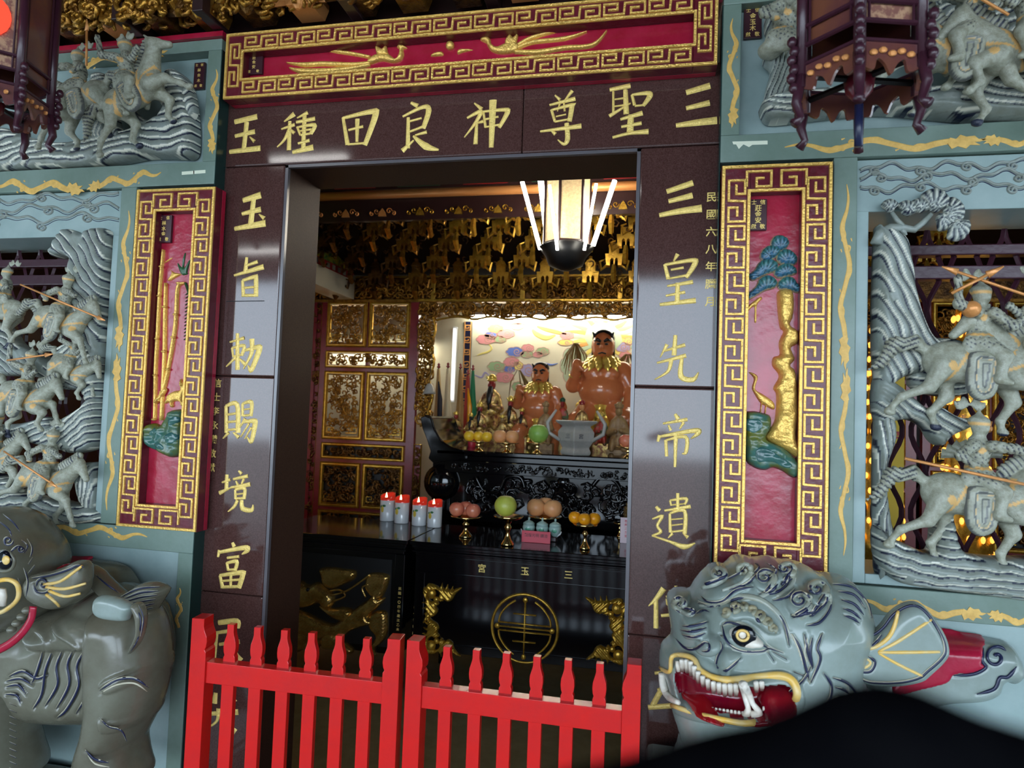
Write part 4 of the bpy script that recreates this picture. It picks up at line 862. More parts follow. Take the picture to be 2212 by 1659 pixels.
for p in ([(1570,1252),(1600,1236),(1612,1222)],[(1575,1274),(1612,1262),(1636,1240)],[(1630,1216),(1640,1226),(1622,1244)],[(1655,1216),(1678,1232),(1660,1252)],[(1640,1283),(1676,1280),(1700,1262),(1708,1240)],[(1670,1298),(1700,1290),(1718,1272)],
          [(1515,1290),(1530,1300),(1560,1298),(1590,1275),(1628,1268)],[(1508,1303),(1535,1310),(1570,1300),(1600,1288)],[(1552,1310),(1600,1292),(1650,1300),(1690,1340),(1705,1395)],[(1744,1352),(1770,1345),(1790,1322),(1798,1300)],[(1720,1330),(1760,1320),(1775,1290)],
          [(1475,1353),(1500,1352),(1530,1343)],[(1472,1362),(1500,1364),(1526,1356)],[(1474,1372),(1500,1376),(1524,1368)],[(1460,1380),(1480,1400),(1502,1402),(1520,1388)],[(1512,1398),(1522,1388),(1532,1392),(1530,1406),(1516,1408)],
          [(1556,1385),(1560,1400),(1550,1420),(1548,1440),(1564,1450),(1580,1440),(1600,1422)],[(1562,1350),(1575,1345),(1600,1352),(1630,1375),(1650,1395),(1690,1410)],[(1560,1352),(1570,1385),(1600,1405),(1640,1407),(1660,1402)],
          [(1712,1372),(1728,1400),(1740,1440),(1748,1470)],[(1738,1370),(1745,1410),(1756,1445)],[(1755,1378),(1750,1410),(1756,1440)],[(1776,1370),(1766,1400),(1772,1425),(1752,1475)],
          [(1715,1452),(1740,1462)],[(1660,1410),(1672,1428)],[(1670,1408),(1700,1425)],[(1780,1455),(1796,1480),(1792,1510),(1775,1530)],[(1800,1465),(1830,1475),(1850,1500),(1852,1530)],[(1805,1485),(1830,1495),(1838,1530)],[(1790,1520),(1812,1506),(1828,1520),(1815,1532),(1806,1524)],
          [(1800,1262),(1840,1268),(1872,1300),(1884,1335)],[(1812,1278),(1845,1285),(1870,1315)],[(1818,1296),(1845,1305),(1866,1328)],[(1822,1315),(1842,1322),(1860,1338)],[(1824,1330),(1842,1336),(1856,1346)],
          [(1700,1500),(1735,1470),(1752,1440)],[(1460,1318),(1480,1326),(1500,1316)],[(1505,1325),(1520,1318),(1532,1322)],[(1556,1372),(1566,1380)]): LN.append((p,2.4,.008,-1.))
for p in ([(1508,1298),(1535,1306),(1570,1297),(1600,1284),(1640,1292),(1680,1325)],[(1708,1365),(1724,1400),(1736,1440)],[(1748,1366),(1738,1410),(1750,1440)]): LN.append((p,2.,-.003,.8))
BP=[([(1513,1285),(1530,1265),(1570,1250),(1610,1262),(1625,1268),(1590,1285),(1550,1302),(1522,1300)],.035,.03),
    ([(1550,1318),(1562,1305),(1585,1302),(1600,1308),(1630,1312),(1660,1335),(1685,1365),(1660,1368),(1635,1350),(1610,1338),(1575,1340)],.028,.018),
    ([(1500,1398),(1512,1375),(1535,1366),(1556,1380),(1558,1400),(1540,1415),(1515,1414)],.05,.035),
    ([(1470,1345),(1478,1328),(1500,1322),(1528,1335),(1530,1370),(1500,1380),(1474,1372)],.05,.03),
    ([(1560,1375),(1575,1355),(1610,1352),(1645,1380),(1655,1402),(1615,1405),(1580,1398)],.020,.02),
    ([(1552,1440),(1555,1415),(1568,1400),(1600,1410),(1590,1435),(1575,1452),(1558,1455)],.035,.03),
    ([(1448,1425),(1460,1412),(1500,1408),(1560,1440),(1610,1455),(1680,1448),(1715,1460),(1735,1490),(1735,1530),(1700,1560),(1640,1575),(1560,1565),(1470,1545),(1450,1530),(1440,1480),(1444,1440)],.03,.03)]
for cx,cy,r in ((1655,1248,30),(1730,1300,32),(1768,1275,28),(1700,1232,24),(1603,1238,24),(1553,1240,17),(1472,1302,20)):
    BP.append(([(cx+r*math.cos(a)*1.1,cy+r*math.sin(a)) for a in np.linspace(0,2*PI,8,endpoint=False)],.034,.016))
MOUTH=[(1462,1432),(1478,1424),(1500,1432),(1512,1452),(1540,1470),(1580,1478),(1640,1474),(1690,1472),(1712,1490),(1710,1515),(1685,1532),(1650,1545),(1600,1548),(1540,1535),(1480,1520),(1466,1505),(1458,1470)]
BP.append((MOUTH,-.085,.028))
t=thing('guardian_beast',(1.75,-.25,0),'grey stone beast head with red gaping mouth and gold-ribbed ear, lower right','statue','guardian beasts beside the doorway')
hd=Sculpt([(1424,1440),(1428,1405),(1440,1392),(1450,1375),(1443,1320),(1442,1292),(1462,1282),(1488,1282),(1502,1262),(1525,1235),(1548,1226),(1572,1224),(1590,1210),(1612,1207),(1640,1213),(1668,1208),(1690,1217),(1725,1219),(1755,1232),(1778,1246),(1805,1246),(1840,1256),(1868,1284),(1886,1322),(1893,1350),(1890,1380),(1870,1460),(1900,1540),(1905,1700),(1480,1700),(1468,1600),(1452,1545),(1446,1500),(1432,1460)],-.42,-.20,.24,.17,BP,LN,noise_=.002)
b=MB(); hd.mesh(b,.0034,.6); b.build('head','beast',t,smooth=True); hd.painted(t)
def patch(nm,mt,reg,off,e=.01,feat=False,S_=None,cell=.004,label=None,par=None):
    b=MB(); (S_ or hd).mesh(b,cell,region=reg,off=off,offedge=e,feat=feat,paint=0.); return b.build(nm,mt,par or t,smooth=True,label=label)
patch('mouth_lining','mouth_red',MOUTH,.004,.01)
patch('tongue','tongue_red',[(1474,1512),(1485,1506),(1510,1512),(1530,1528),(1560,1536),(1520,1538),(1485,1528),(1474,1520)],.045,.02)
patch('cheek_lining','mouth_red',[(1636,1500),(1650,1480),(1680,1475),(1705,1490),(1708,1512),(1690,1530),(1655,1535),(1638,1520)],.055,.03,label='glossy dark red cheek')
def surftube(nm,mt,S_,pts,w,off=0.,n=8,par=None,label=None,flat=1.,close=False):
    P=open_smooth(pts,4); 
    if close: P=open_smooth(list(pts)+[pts[0]],4)
    if not hasattr(w,'__len__'): w=[w]
    k=mpp(pts[0][0],pts[0][1],S_.Yr); ww=np.interp(np.linspace(0,1,len(P)),np.linspace(0,1,len(w)),w) if len(w)>1 else np.full(len(P),w[0])
    b=MB(); b.tube(list(S_.surfv(P,off)),[float(q)*k for q in ww],n,flat); return b.build(nm,mt,par or t,smooth=True,label=label)
surftube('upper_lip','lip_gold',hd,[(1424,1440),(1438,1450),(1448,1448),(1452,1418),(1480,1416),(1500,1425),(1512,1446),(1540,1463),(1580,1469),(1640,1462),(1690,1460),(1714,1474),(1722,1500),(1714,1520)],[4,5,5,5,6,6,6,7,8,8,9,9,8,7],.012)
surftube('lower_lip','lip_gold',hd,[(1714,1518),(1700,1535),(1660,1552),(1610,1562),(1550,1552),(1500,1540),(1452,1524)],[8,9,8,7,6,6,6],.012)
def tooth(x0,y0,x1,y1,w0,w1,off,nm='tooth'):
    A=hd.surf(x0,y0,off);B=hd.surf(x1,y1,off); k=mpp(x0,y0,-.42); b=MB(); m_=(A+B)/2+np.array([0,-.004,0]); b.tube([A,m_,B],[w0*k,w0*k*1.02,w1*k],8,.7); b.build(nm,'tooth',t,smooth=True)
for x,y,l in ((1464,1428,22),(1473,1426,24),(1483,1426,26),(1492,1430,28),(1500,1440,26),(1508,1452,22),(1518,1462,20),(1529,1469,20),(1541,1474,22),(1553,1477,22),(1565,1479,24),(1577,1479,24),(1589,1479,24),(1633,1474,20),(1645,1474,16)):
    tooth(x,y,x+1,y+l,5.6,4.6,.034)
for k in range(9): tooth(1538+k*8.2,1539+k*.8,1539+k*8.2,1528+k*1.1,3.8,2.6,.04)
for x in (1650,1659): tooth(x,1536,x-1,1526,3.4,2.2,.045)
surftube('fang','tooth',hd,[(1606,1476),(1618,1500),(1626,1520),(1640,1540),(1622,1545)],[8,8,6,8,10],.055,label='long curved lower fang')
surftube('fang','tooth',hd,[(1604,1478),(1608,1498),(1616,1530),(1612,1546)],[9,7,6,11],.05)
surftube('fang','tooth',hd,[(1430,1454),(1434,1485),(1446,1505),(1466,1518)],[9,10,10,5],.02,label='curved front fang')
# eye
patch('eyeball','tooth',[(1574,1360),(1590,1352),(1615,1356),(1640,1378),(1650,1394),(1628,1400),(1600,1396),(1582,1382)],.014,.012)
def disc(nm,mt,S_,cx,cy,r,off,par=None,sq=1.): 
    q=S_.surf(cx,cy,off); k=mpp(cx,cy,S_.Yr); b=MB(); b.ell(q,(r*k*sq,r*k*.35,r*k),20,10); return b.build(nm,mt,par or t,smooth=True)
disc('iris','eye_black',hd,1607,1374,24,.012,sq=1.1); 
q=hd.surf(1604,1372,.028);k_=mpp(1604,1372,-.42)
b=MB(); b.tube([q+np.array([math.cos(a)*12*k_,-.003,math.sin(a)*11*k_]) for a in np.linspace(0,2*PI,25)],3.2*k_,6); b.build('pupil_ring','lip_gold',t,smooth=True)
disc('pupil','tooth',hd,1604,1372,8,.024)
er=Sculpt([(1783,1418),(1796,1398),(1830,1374),(1880,1367),(1902,1353),(1926,1323),(1960,1302),(1986,1303),(2012,1326),(2040,1368),(2050,1404),(2040,1427),(2010,1456),(1988,1472),(1940,1481),(1880,1480),(1850,1466),(1830,1455),(1800,1450),(1785,1436)],-.36,-.30,.05,.03,
  [([(1785,1420),(1800,1400),(1830,1395),(1850,1400),(1845,1440),(1820,1452),(1795,1445)],.02,.02)],
  [([(1796,1404),(1832,1381),(1880,1374),(1908,1356),(1930,1328),(1960,1310),(1984,1311),(2006,1330),(2033,1372),(2042,1404),(2033,1424),(2004,1450),(1984,1465),(1940,1474),(1880,1473),(1852,1460)],2.4,.005,-1.),([(1824,1412),(1830,1430),(1848,1448)],2.4,.005,-1.),([(1905,1372),(1885,1395),(1858,1408),(1844,1425),(1855,1448),(1880,1450),(1890,1430),(1876,1418)],2.6,.006,-1.)])
b=MB(); er.mesh(b,.004,.6); eo=b.build('ear','beast',t,smooth=True); er.painted(eo)
for pts,w in (([(1940,1320),(1932,1352),(1918,1378),(1890,1398),(1862,1404),(1849,1418),(1852,1436),(1868,1442),(1880,1432),(1872,1424),(1864,1430)],[3.5,5,5,4.5,4.5,4,4,3.5,3.5,3,2]),([(1898,1407),(1940,1385),(2012,1338)],[3,4.5,3.5]),([(1896,1409),(1950,1409),(2030,1408)],[3,4.5,3.5]),([(1898,1411),(1940,1435),(1992,1460)],[3,4,3.5])):
    surftube('ear_rib','lip_gold',er,pts,w,-.001,par=eo)

D('curl_tip',(.26,.25,.17),.28,c2=(.30,.34,.30),ns=9,coat=.2); D('brow',(.32,.25,.12),.35,c2=(.24,.26,.2),ns=12)
for cx,cy,r,a0,dr,tail in ((1652,1248,19,.9,-1,[(1600,1300),(1640,1292),(1668,1275)]),(1727,1298,22,.9,-1,[(1690,1345),(1728,1336),(1748,1316)]),(1764,1272,20,.8,-1,[(1776,1335),(1792,1310),(1790,1286)]),(1698,1230,17,1.,-1,[(1676,1290),(1708,1268),(1716,1244)]),(1606,1232,17,.8,-1,[(1560,1276),(1600,1262),(1620,1244)]),(1551,1240,14,.6,-1,[(1516,1270),(1544,1262)]),(1470,1304,13,2.5,1,[(1500,1322),(1488,1328)]),(1832,1505,16,2.2,-1,[(1800,1475),(1828,1482)])):
    surftube('mane_curl','curl_tip',hd,tail+spiral(cx,cy,r,1.35,a0,dr,12,1.15),[4,8,9.5,8,7,6,5,4,3],-.006,flat=.8)
for i,(cx,cy,r) in enumerate(((1568,1322,9),(1588,1312,11),(1606,1310,9),(1624,1318,9),(1640,1330,11),(1656,1344,10),(1668,1358,8))): surftube('brow_curl','brow',hd,spiral(cx,cy,r,1.3,2.2-.2*i,-1,10,1.),[6,6,5,4,3],-.001)
for p,w in (([(1510,1308),(1545,1308),(1590,1290),(1640,1296),(1682,1328),(1706,1372),(1718,1392)],[3,6,8,8,7,5,2]),([(1562,1352),(1580,1346),(1610,1350),(1640,1374),(1664,1398),(1700,1412)],[3,5,5,5,4,2]),([(1558,1372),(1572,1396),(1600,1408),(1634,1410),(1664,1404)],[2,4,5,4,2]),([(1712,1366),(1730,1402),(1742,1442),(1748,1478)],[2,5,5,3]),([(1746,1368),(1744,1405),(1752,1450)],[2,5,3]),([(1778,1366),(1766,1400),(1768,1430),(1752,1474)],[2,5,5,3])): surftube('face_ridge','curl_tip',hd,p,w,-.003,flat=.7)
rb=Sculpt([(1990,1375),(2045,1372),(2100,1376),(2150,1384),(2182,1392),(2202,1425),(2204,1455),(2182,1474),(2162,1470),(2150,1495),(2110,1512),(2020,1520),(1940,1560),(1880,1600),(1850,1500),(1900,1440)],-.12,-.05,.09,.04,(),[(spiral(2152,1420,26,1.3,-.6,-1,14),3,.006,-.35),([(2125,1400),(2122,1428),(2130,1442),(2104,1456),(2060,1460)],3,.006,-.35),([(2196,1440),(2178,1462),(2160,1464),(2148,1488),(2110,1500)],3,.006,-.3)])
b=MB(); rb.mesh(b,.005,0.); ro=b.build('cloud_haunch','beast',t,smooth=True); rb.painted(ro)
b=MB(); rb.mesh(b,.005,region=[(2040,1376),(2100,1380),(2146,1388),(2124,1402),(2121,1430),(2128,1440),(2100,1454),(2062,1458),(2044,1476),(1990,1490),(1930,1500),(1940,1440)],off=.008,offedge=.012,paint=0.); b.build('red_sash','red',ro,smooth=True)
MB().box(1.42,2.36,-.46,-.06,0,.60).build('pedestal','beast',t,bevel=.02)
# ---- left beast
t2=thing('guardian_beast',(-.75,-.25,0),'olive stone beast with ribbed flank and red collar, lower left','statue','guardian beasts beside the doorway')
BL=[]
for p in ([(92,1410),(80,1450),(70,1475)],[(112,1410),(98,1448),(90,1500),(72,1532)],[(133,1410),(122,1440),(124,1480),(98,1526)],[(156,1410),(146,1436),(149,1480),(122,1532)],[(180,1410),(166,1440),(170,1482),(146,1530),(124,1552)],[(208,1410),(192,1442),(193,1490),(165,1542)],
          [(20,1462),(50,1450),(80,1466),(100,1458)],[(14,1472),(45,1466),(70,1480)],[(14,1484),(40,1480),(56,1500)],[(12,1500),(36,1502),(44,1520)]): BL.append((p,2.6,.012,-1.))
body=Sculpt([(-200,1380),(-60,1330),(20,1330),(70,1312),(120,1314),(165,1300),(205,1275),(240,1265),(290,1285),(318,1312),(330,1350),(338,1400),(335,1450),(325,1500),(300,1545),(270,1560),(150,1562),(40,1560),(-60,1620),(-200,1640)],-.38,-.20,.20,.13,
  [([(70,1330),(150,1325),(210,1345),(215,1400),(150,1405),(60,1400)],.03,.05)],BL+[([(75,1345),(100,1375),(116,1408)],4,-.012,.0),([(120,1345),(150,1385),(172,1402)],4,-.012,.0)],noise_=.002)
b=MB(); body.mesh(b,.005,.7); b.build('body','beast_brown',t2,smooth=True); body.painted(t2)
leg=Sculpt([(212,1340),(225,1305),(280,1300),(318,1325),(334,1380),(338,1440),(332,1490),(318,1540),(298,1580),(284,1612),(286,1640),(290,1700),(170,1700),(175,1660),(190,1600),(205,1545),(208,1480),(206,1400)],-.46,-.30,.16,.09,
  [([(215,1480),(250,1458),(300,1458),(325,1480),(315,1500),(270,1492),(230,1500)],.012,.012),([(214,1548),(240,1560),(275,1575),(284,1600),(250,1600),(220,1585)],.012,.012)],
  [([(216,1492),(250,1470),(290,1466),(322,1486)],2.6,.006,-1.),([(214,1500),(250,1480),(290,1476),(318,1494)],2.,.003,.9),([(216,1552),(236,1570),(262,1578),(274,1602)],2.6,.006,-1.),([(186,1622),(205,1640),(235,1648)],3,.006,-1.),([(190,1632),(206,1650),(236,1657)],2.,.003,.9)],noise_=.002)
b=MB(); leg.mesh(b,.005,.7); b.build('foreleg','beast_brown',t2,smooth=True); leg.painted(t2)
leg2=Sculpt([(-200,1480),(-20,1480),(18,1496),(34,1530),(36,1600),(38,1700),(-200,1700)],-.50,-.34,.16,.07,[([(16,1500),(34,1530),(36,1690),(24,1690),(22,1540)],.01,.008)],[([(22,1520+k*14),(36,1526+k*14)],2.4,.008,-1.) if k%1==0 else None for k in range(12)])
b=MB(); leg2.mesh(b,.005,.7); b.build('foreleg','beast_brown',t2,smooth=True); leg2.painted(t2)
HL=[]
for p in ([(8,1112),(30,1130),(44,1150)],[(-6,1124),(18,1142),(26,1160)],[(20,1196),(40,1180),(58,1190)],[(48,1168),(60,1180),(52,1196)],[(60,1165),(70,1185),(66,1205)],[(52,1228),(60,1256),(56,1290)],[(40,1250),(50,1275)],spiral(18,1168,12,1.3,0,1,12),spiral(46,1186,8,1.3,0,1,10),[(72,1205),(62,1220)],[(76,1222),(62,1240)]): HL.append((p,2.2,.006,-1.))
hl=Sculpt([(-160,1160),(-80,1110),(-20,1098),(16,1108),(42,1135),(62,1162),(76,1192),(81,1232),(72,1262),(62,1292),(66,1322),(40,1350),(-20,1372),(-160,1360)],-.52,-.30,.24,.12,[([(2,1160),(14,1150),(40,1156),(56,1180),(50,1200),(30,1190),(6,1180)],.02,.016),([(-30,1262),(20,1252),(40,1262),(38,1300),(10,1320),(-30,1322)],-.05,.02)],HL,noise_=.002)
b=MB(); hl.mesh(b,.0045,.7); b.build('head','beast_brown',t2,smooth=True); hl.painted(t2)
patch('mouth_lining','mouth_red',[(-30,1264),(16,1256),(38,1268),(36,1296),(8,1318),(-30,1320)],.006,.01,S_=hl,par=t2)
surftube('lip','lip_gold',hl,[(-10,1256),(18,1252),(38,1264),(38,1294),(12,1318),(-10,1326)],[4,4,4,4,4,4],.006,par=t2)
for y0,y1 in ((1272,1308),): 
    A=hl.surf(3,y0,.03);B=hl.surf(6,y1,.03); MB().tube([A,(A+B)/2,B],[.014,.016,.010],8,.7).build('tooth','tooth',t2,smooth=True)
disc('iris','eye_black',hl,10,1210,17,.01,par=t2); disc('pupil','lip_gold',hl,13,1210,8,.02,par=t2)
surftube('eyelid','beast_brown',hl,[(-8,1196),(14,1190),(30,1206),(26,1228),(6,1234),(-8,1226)],[3]*6,.006,par=t2)
er2=Sculpt([(60,1262),(72,1240),(108,1234),(142,1222),(166,1211),(186,1214),(191,1236),(188,1270),(176,1290),(150,1306),(118,1317),(84,1306),(66,1290)],-.50,-.40,.05,.03,(),[([(70,1250),(110,1243),(145,1232),(168,1222),(182,1226)],2.4,.006,-1.),([(72,1262),(80,1278),(100,1280),(112,1268)],2.4,.006,-1.),(spiral(92,1262,14,1.1,2.8,1,10),2.4,.006,-1.)])
b=MB(); er2.mesh(b,.0045,.6); eo=b.build('ear','beast_brown',t2,smooth=True); er2.painted(eo)
for pts in ([(96,1262),(130,1256),(162,1234),(178,1222)],[(100,1268),(140,1272),(186,1260)],[(106,1276),(140,1288),(174,1282)],[(100,1284),(120,1300),(128,1310)]): surftube('ear_rib','lip_gold',er2,pts,[3,3.2,2.2],-.001,par=eo)
tl=Sculpt([(190,1222),(215,1232),(240,1258),(270,1280),(300,1262),(332,1257),(360,1272),(346,1300),(326,1332),(314,1348),(308,1318),(285,1302),(240,1300),(205,1262)],-.36,-.28,.06,.03,(),[([(262+4*k,1290+5*k),(300+2*k,1272+9*k),(346-3*k,1268+9*k)],2.,.006,-1.) for k in range(6)]+[([(200,1236),(230,1262),(262,1284)],2.2,.006,-1.)])
b=MB(); tl.mesh(b,.0042,.5); b.build('tail_plume','beast_brown',t2,smooth=True); tl.painted(t2)
tp=Sculpt([(286,1306),(304,1302),(314,1330),(308,1372),(296,1396),(276,1414),(296,1372),(296,1336)],-.50,-.44,.03,.015,(),[([(292,1310),(304,1340),(298,1380),(282,1408)],2.,.004,-1.),([(300,1308),(310,1336),(304,1376)],1.6,.004,-1.)])
b=MB(); tp.mesh(b,.004,.5); b.build('tassel','beast_brown',t2,smooth=True); tp.painted(t2)
sd_=Sculpt([(212,1288),(250,1290),(288,1308),(280,1330),(270,1342),(220,1336),(204,1316)],-.47,-.44,.03,.02)
b=MB(); sd_.mesh(b,.0045,.5); b.build('saddle_patch','beast',t2,smooth=True)
hn=Sculpt([(0,1205),(60,1205),(200,1212),(262,1225),(290,1260),(300,1290),(150,1330),(0,1330)],-.18,-.08,.12,.05); b=MB(); hn.mesh(b,.006,0.); b.build('haunch','beast_brown',t2,smooth=True)
b=MB(); hn.mesh(b,.006,region=[(70,1200),(140,1208),(165,1212),(120,1236),(70,1240)],off=.02,offedge=.01,paint=0.); b.build('red_sash','red',t2,smooth=True)
P=[(72,1310),(66,1340),(40,1375),(0,1402),(-60,1420)]
b=MB(); b.tube([W(x,y,-.56) for x,y in open_smooth(P,5)],.013,8,.5); b.build('collar','red',t2,smooth=True)
for k in range(4):
    q=W(58-k*11,1318+k*14,-.56); b=MB(); b.ell(q,(.014,.014,.011),10,8); b.build('beard_curl','beast_brown',t2,smooth=True)
MB().box(-1.6,-.22,-.52,-.06,0,.22).build('pedestal','beast_brown',t2,bevel=.02)
# =============== red picket gate ===============
def px_on(px,py,y): return W(px,py,y)
def gate(A,B,n,label,tops,lean=0.):
    """A,B: ground-plan end points (x,y); pickets n including the two stiles; tops: heights at ends"""
    A=np.array(A);B=np.array(B);d=B-A;L=np.linalg.norm(d);d/=L;nrm=np.array([d[1],-d[0]])
    t=thing('gate_leaf',((A[0]+B[0])/2,(A[1]+B[1])/2,0.03),label,'gate','red picket gate across the doorway')
    def P(u,v,z): q=A+d*u+nrm*v; return (q[0],q[1],z)
    def ext(poly,v0,v1,nm,bv=.0015):
        b=MB(); K=len(poly); b.add([P(u,v0,z) for u,z in poly]+[P(u,v1,z) for u,z in poly],[tuple(range(K)),tuple(range(2*K-1,K-1,-1))]+[(i,i+K,(i+1)%K+K,(i+1)%K) for i in range(K)]); return b.build(nm,'gate_red',t,bevel=bv,recalc=True)
    def outline(u,hw,zt,left=True,right=True):
        pr=[(1,-.135),(.98,-.122),(.80,-.113),(.96,-.103),(1.04,-.085),(.98,-.066),(.66,-.042),(.56,-.030),(.56,0)]; pr=[(a_,b_*.88) for a_,b_ in pr]
        z0=.03; o=[(u-hw,z0)]
        if left: o+=[(u-hw*a,zt+b) for a,b in pr]
        else: o+=[(u-hw,zt)]
        if right: o+=[(u+hw*a,zt+b) for a,b in pr[::-1]]
        else: o+=[(u+hw,zt)]
        o+=[(u+hw,z0)]; return o
    z=lambda u:tops[0]+(tops[1]-tops[0])*u/L
    sw=.027; pw=.0205; us=np.linspace(sw,L-sw,n)
    ext(outline(us[0],sw,z(0)+.012,left=False),-.03,.03,'stile'); ext(outline(us[-1],sw,z(L)+.012,right=False),-.03,.03,'stile')
    for u in us[1:-1]: ext(outline(u,pw,z(u)-.006),-.022,.002,'picket')
    zr=lambda u:z(u)-.128
    for off,nm in ((0,'upper_rail'),(-.60,'lower_rail')):
        ext([(sw*2,zr(0)+off),(L-sw*2,zr(L)+off),(L-sw*2,zr(L)+off-.068),(sw*2,zr(0)+off-.068)][::-1],-.0195,.022,nm)
    return t
gL0=W(430,1338,-.30);gL1=W(856,1382,-.22)
gR0=W(900,1386,-.22);gR1=W(1376,1438,-.22)
gate((gL0[0]-.008,-.30),(gL1[0]+.022,-.22),8,'left leaf of the red picket gate, its stile against the left jamb',(gL0[2],gL1[2]))
gate((gR0[0]-.022,-.22),(gR1[0]+.014,-.22),8,'right leaf of the red picket gate, reaching the right jamb',(gR0[2],gR1[2]))
# =============== INTERIOR ===============
D('wood_red',(.17,.012,.018),.28,c2=(.23,.02,.03),ns=10)
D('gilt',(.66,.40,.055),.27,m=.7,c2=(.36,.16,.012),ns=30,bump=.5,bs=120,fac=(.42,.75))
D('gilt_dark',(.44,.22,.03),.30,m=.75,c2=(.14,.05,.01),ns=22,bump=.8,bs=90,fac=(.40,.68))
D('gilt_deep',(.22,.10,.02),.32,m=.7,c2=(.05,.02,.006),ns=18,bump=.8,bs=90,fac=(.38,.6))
D('brass',(.85,.62,.25),.12,m=1.)
D('mural_wall',(.86,.80,.58),.6,c2=(.80,.72,.48),ns=2)
D('beam_white',(.62,.58,.45),.5)
TY=1.385
D('pastel_yellow2',(.75,.50,.03),.6); D('card_red2',(.45,.02,.02),.5)
def rndcurls(b,x0,x1,z0,z1,Y,n,r,w,rs,dep=.02):
    for i in range(n):
        cx=rs.uniform(x0+r*.3,x1-r*.3); cz=rs.uniform(z0+r*.3,z1-r*.3); a0=rs.uniform(0,6.28); tn=rs.uniform(.5,1.2)*rs.choice((-1,1)); y=Y-rs.uniform(0,dep); k=rs.uniform(.6,1.25)
        P=[]
        for t in np.linspace(0,1,7):
            q=r*k*(1-.75*t); P.append((min(max(cx+q*math.cos(a0+6.28*tn*t),x0),x1),y-.006*math.sin(3*t),min(max(cz+q*math.sin(a0+6.28*tn*t),z0),z1)))
        b.tube(P,[w*.6,w,w*1.1,w,w*.9,w*.7,w*1.1],5)
rs=random.Random(3)
YS=3.1
def Xs(px): return W(px,700,YS)[0]
def Zs(px,py): return W(px,py,YS)[2]
def moulding(t,x0,x1,z0,z1,Y,w=.035,mt='gilt'):
    b=MB(); b.rib([(x0,z0),(x1,z0),(x1,z1),(x0,z1)],w*.34,Y,.022,sm=False,closed=True); b.rib([(x0+w*.36,z0+w*.36),(x1-w*.36,z0+w*.36),(x1-w*.36,z1-w*.36),(x0+w*.36,z1-w*.36)],w*.42,Y,.012,sm=False,closed=True,flat=True); b.rib([(x0+w*.75,z0+w*.75),(x1-w*.75,z0+w*.75),(x1-w*.75,z1-w*.75),(x0+w*.75,z1-w*.75)],w*.3,Y,.018,sm=False,closed=True)
    return b.build('gold_moulding',mt,t)
rows=[(653,748,1,1),(758,793,0,1),(802,947,1,1),(956,989,0,0),(998,1092,1,0),(1101,1139,0,0)]
def screen(x0,lbl,grp=None):
    t=thing('altar_screen',(x0+.40,YS,0),lbl,'screen',grp)
    w=.365; c1=x0+.035; c2=c1+w+.03; xe=c2+w+.035
    ztop=Zs(709,648); 
    b=MB()
    b.box(x0-.025,x0+.03,YS,YS+.05,.0,ztop); b.box(xe-.03,xe+.045,YS,YS+.05,0,ztop); b.box(c1+w+.002,c2-.002,YS+.005,YS+.05,0,ztop)
    zs=[(Zs(707,a),Zs(707,c)) for a,c,_,_ in rows]
    for (a,c),(a2,c2_) in zip(zs[:-1],zs[1:]): b.box(x0,xe,YS+.004,YS+.05,a2-.004,c+.004)
    b.box(x0,xe,YS+.002,YS+.05,0,zs[-1][1]+.003); b.build('screen_frame','wood_red',t)
    for (a,c),(y0,y1,two,opn) in zip(zs,rows):
        for (p,q) in (((c1,c1+w),(c2,c2+w)) if two else ((c1,c2+w),)):
            m_=moulding(t,p,q,c,a,YS,.035 if two else .028)
            b=MB(); n=int((q-p-.06)*(a-c-.06)*900)+10
            rndcurls(b,p+.028,q-.028,c+.028,a-.028,YS+.01,max(n,18),.032,.0075 if opn else .009,rs); b.build('openwork_carving','gilt_dark' if opn else 'gilt_deep',m_,smooth=True)
            if not opn: MB().box(p+.01,q-.01,YS+.02,YS+.03,c+.01,a-.01).build('backing','black',m_)
            if two:
                b=MB()
                for s_ in (-1,1):
                    cx=(p+q)/2+s_*(q-p)*.24; z_=c+.055
                    b.rib([(cx-.05*s_,z_),(cx+.05*s_,z_),(cx+.05*s_,z_+.045),(cx,z_+.045),(cx,z_+.022),(cx+.022*s_,z_+.022)],.008,YS-.008,.006,flat=True,sm=False)
                b.build('fret_stand','gilt',m_)
    return t,xe
x0=W(703,653,YS)[0]
sc,xe=screen(x0,'red and gold carved door-like screen left of the altar niche, gilt panels in six rows')
sc2,_=screen(x0-.95,'carved gilt screen at the far left, seen through the left openwork window')
sc3,_=screen(2.42,'carved gilt screen right of the altar niche, seen through the right openwork window')
sc4,_=screen(3.36,'carved gilt screen at the far right end of the hall, behind the openwork window')
D('lamp_warm',(.9,.45,.08),.4,emit=((1,.5,.08),1.6))
for x_,y_,lb in ((-2.05,1.9,'gold tower of small orange prayer lamps behind the left openwork window'),(-1.5,2.3,'slimmer gold tower of orange prayer lamps, behind the left openwork window nearer the hall'),(3.25,2.2,'gold tower of small prayer lamps behind the right openwork window'),(2.95,2.75,'slim gold tower of prayer lamps by the altar, behind the right openwork window')):
    t=thing('prayer_lamp_tower',(x_,y_,0),lb,'lamp','prayer lamp towers')
    MB().lathe((x_,y_,0),[(.22,0),(.22,.06),(.16,.1),(.15,.8),(.17,.84),(.14,.86),(.05,2.45),(.09,2.47),(.02,2.6)],16).build('tower','gilt',t,smooth=True)
    b=MB()
    for r_ in range(15):
        z_=.9+r_*.10; rr=.14-.09*(z_-.86)/1.59+.008
        for k in range(12):
            a=2*PI*(k+.5*(r_%2))/12; b.ell((x_+rr*math.cos(a),y_+rr*math.sin(a),z_),(.014,.014,.022),6,4)
    o=b.build('small_lamps','lamp_warm',t); o['kind']='stuff'
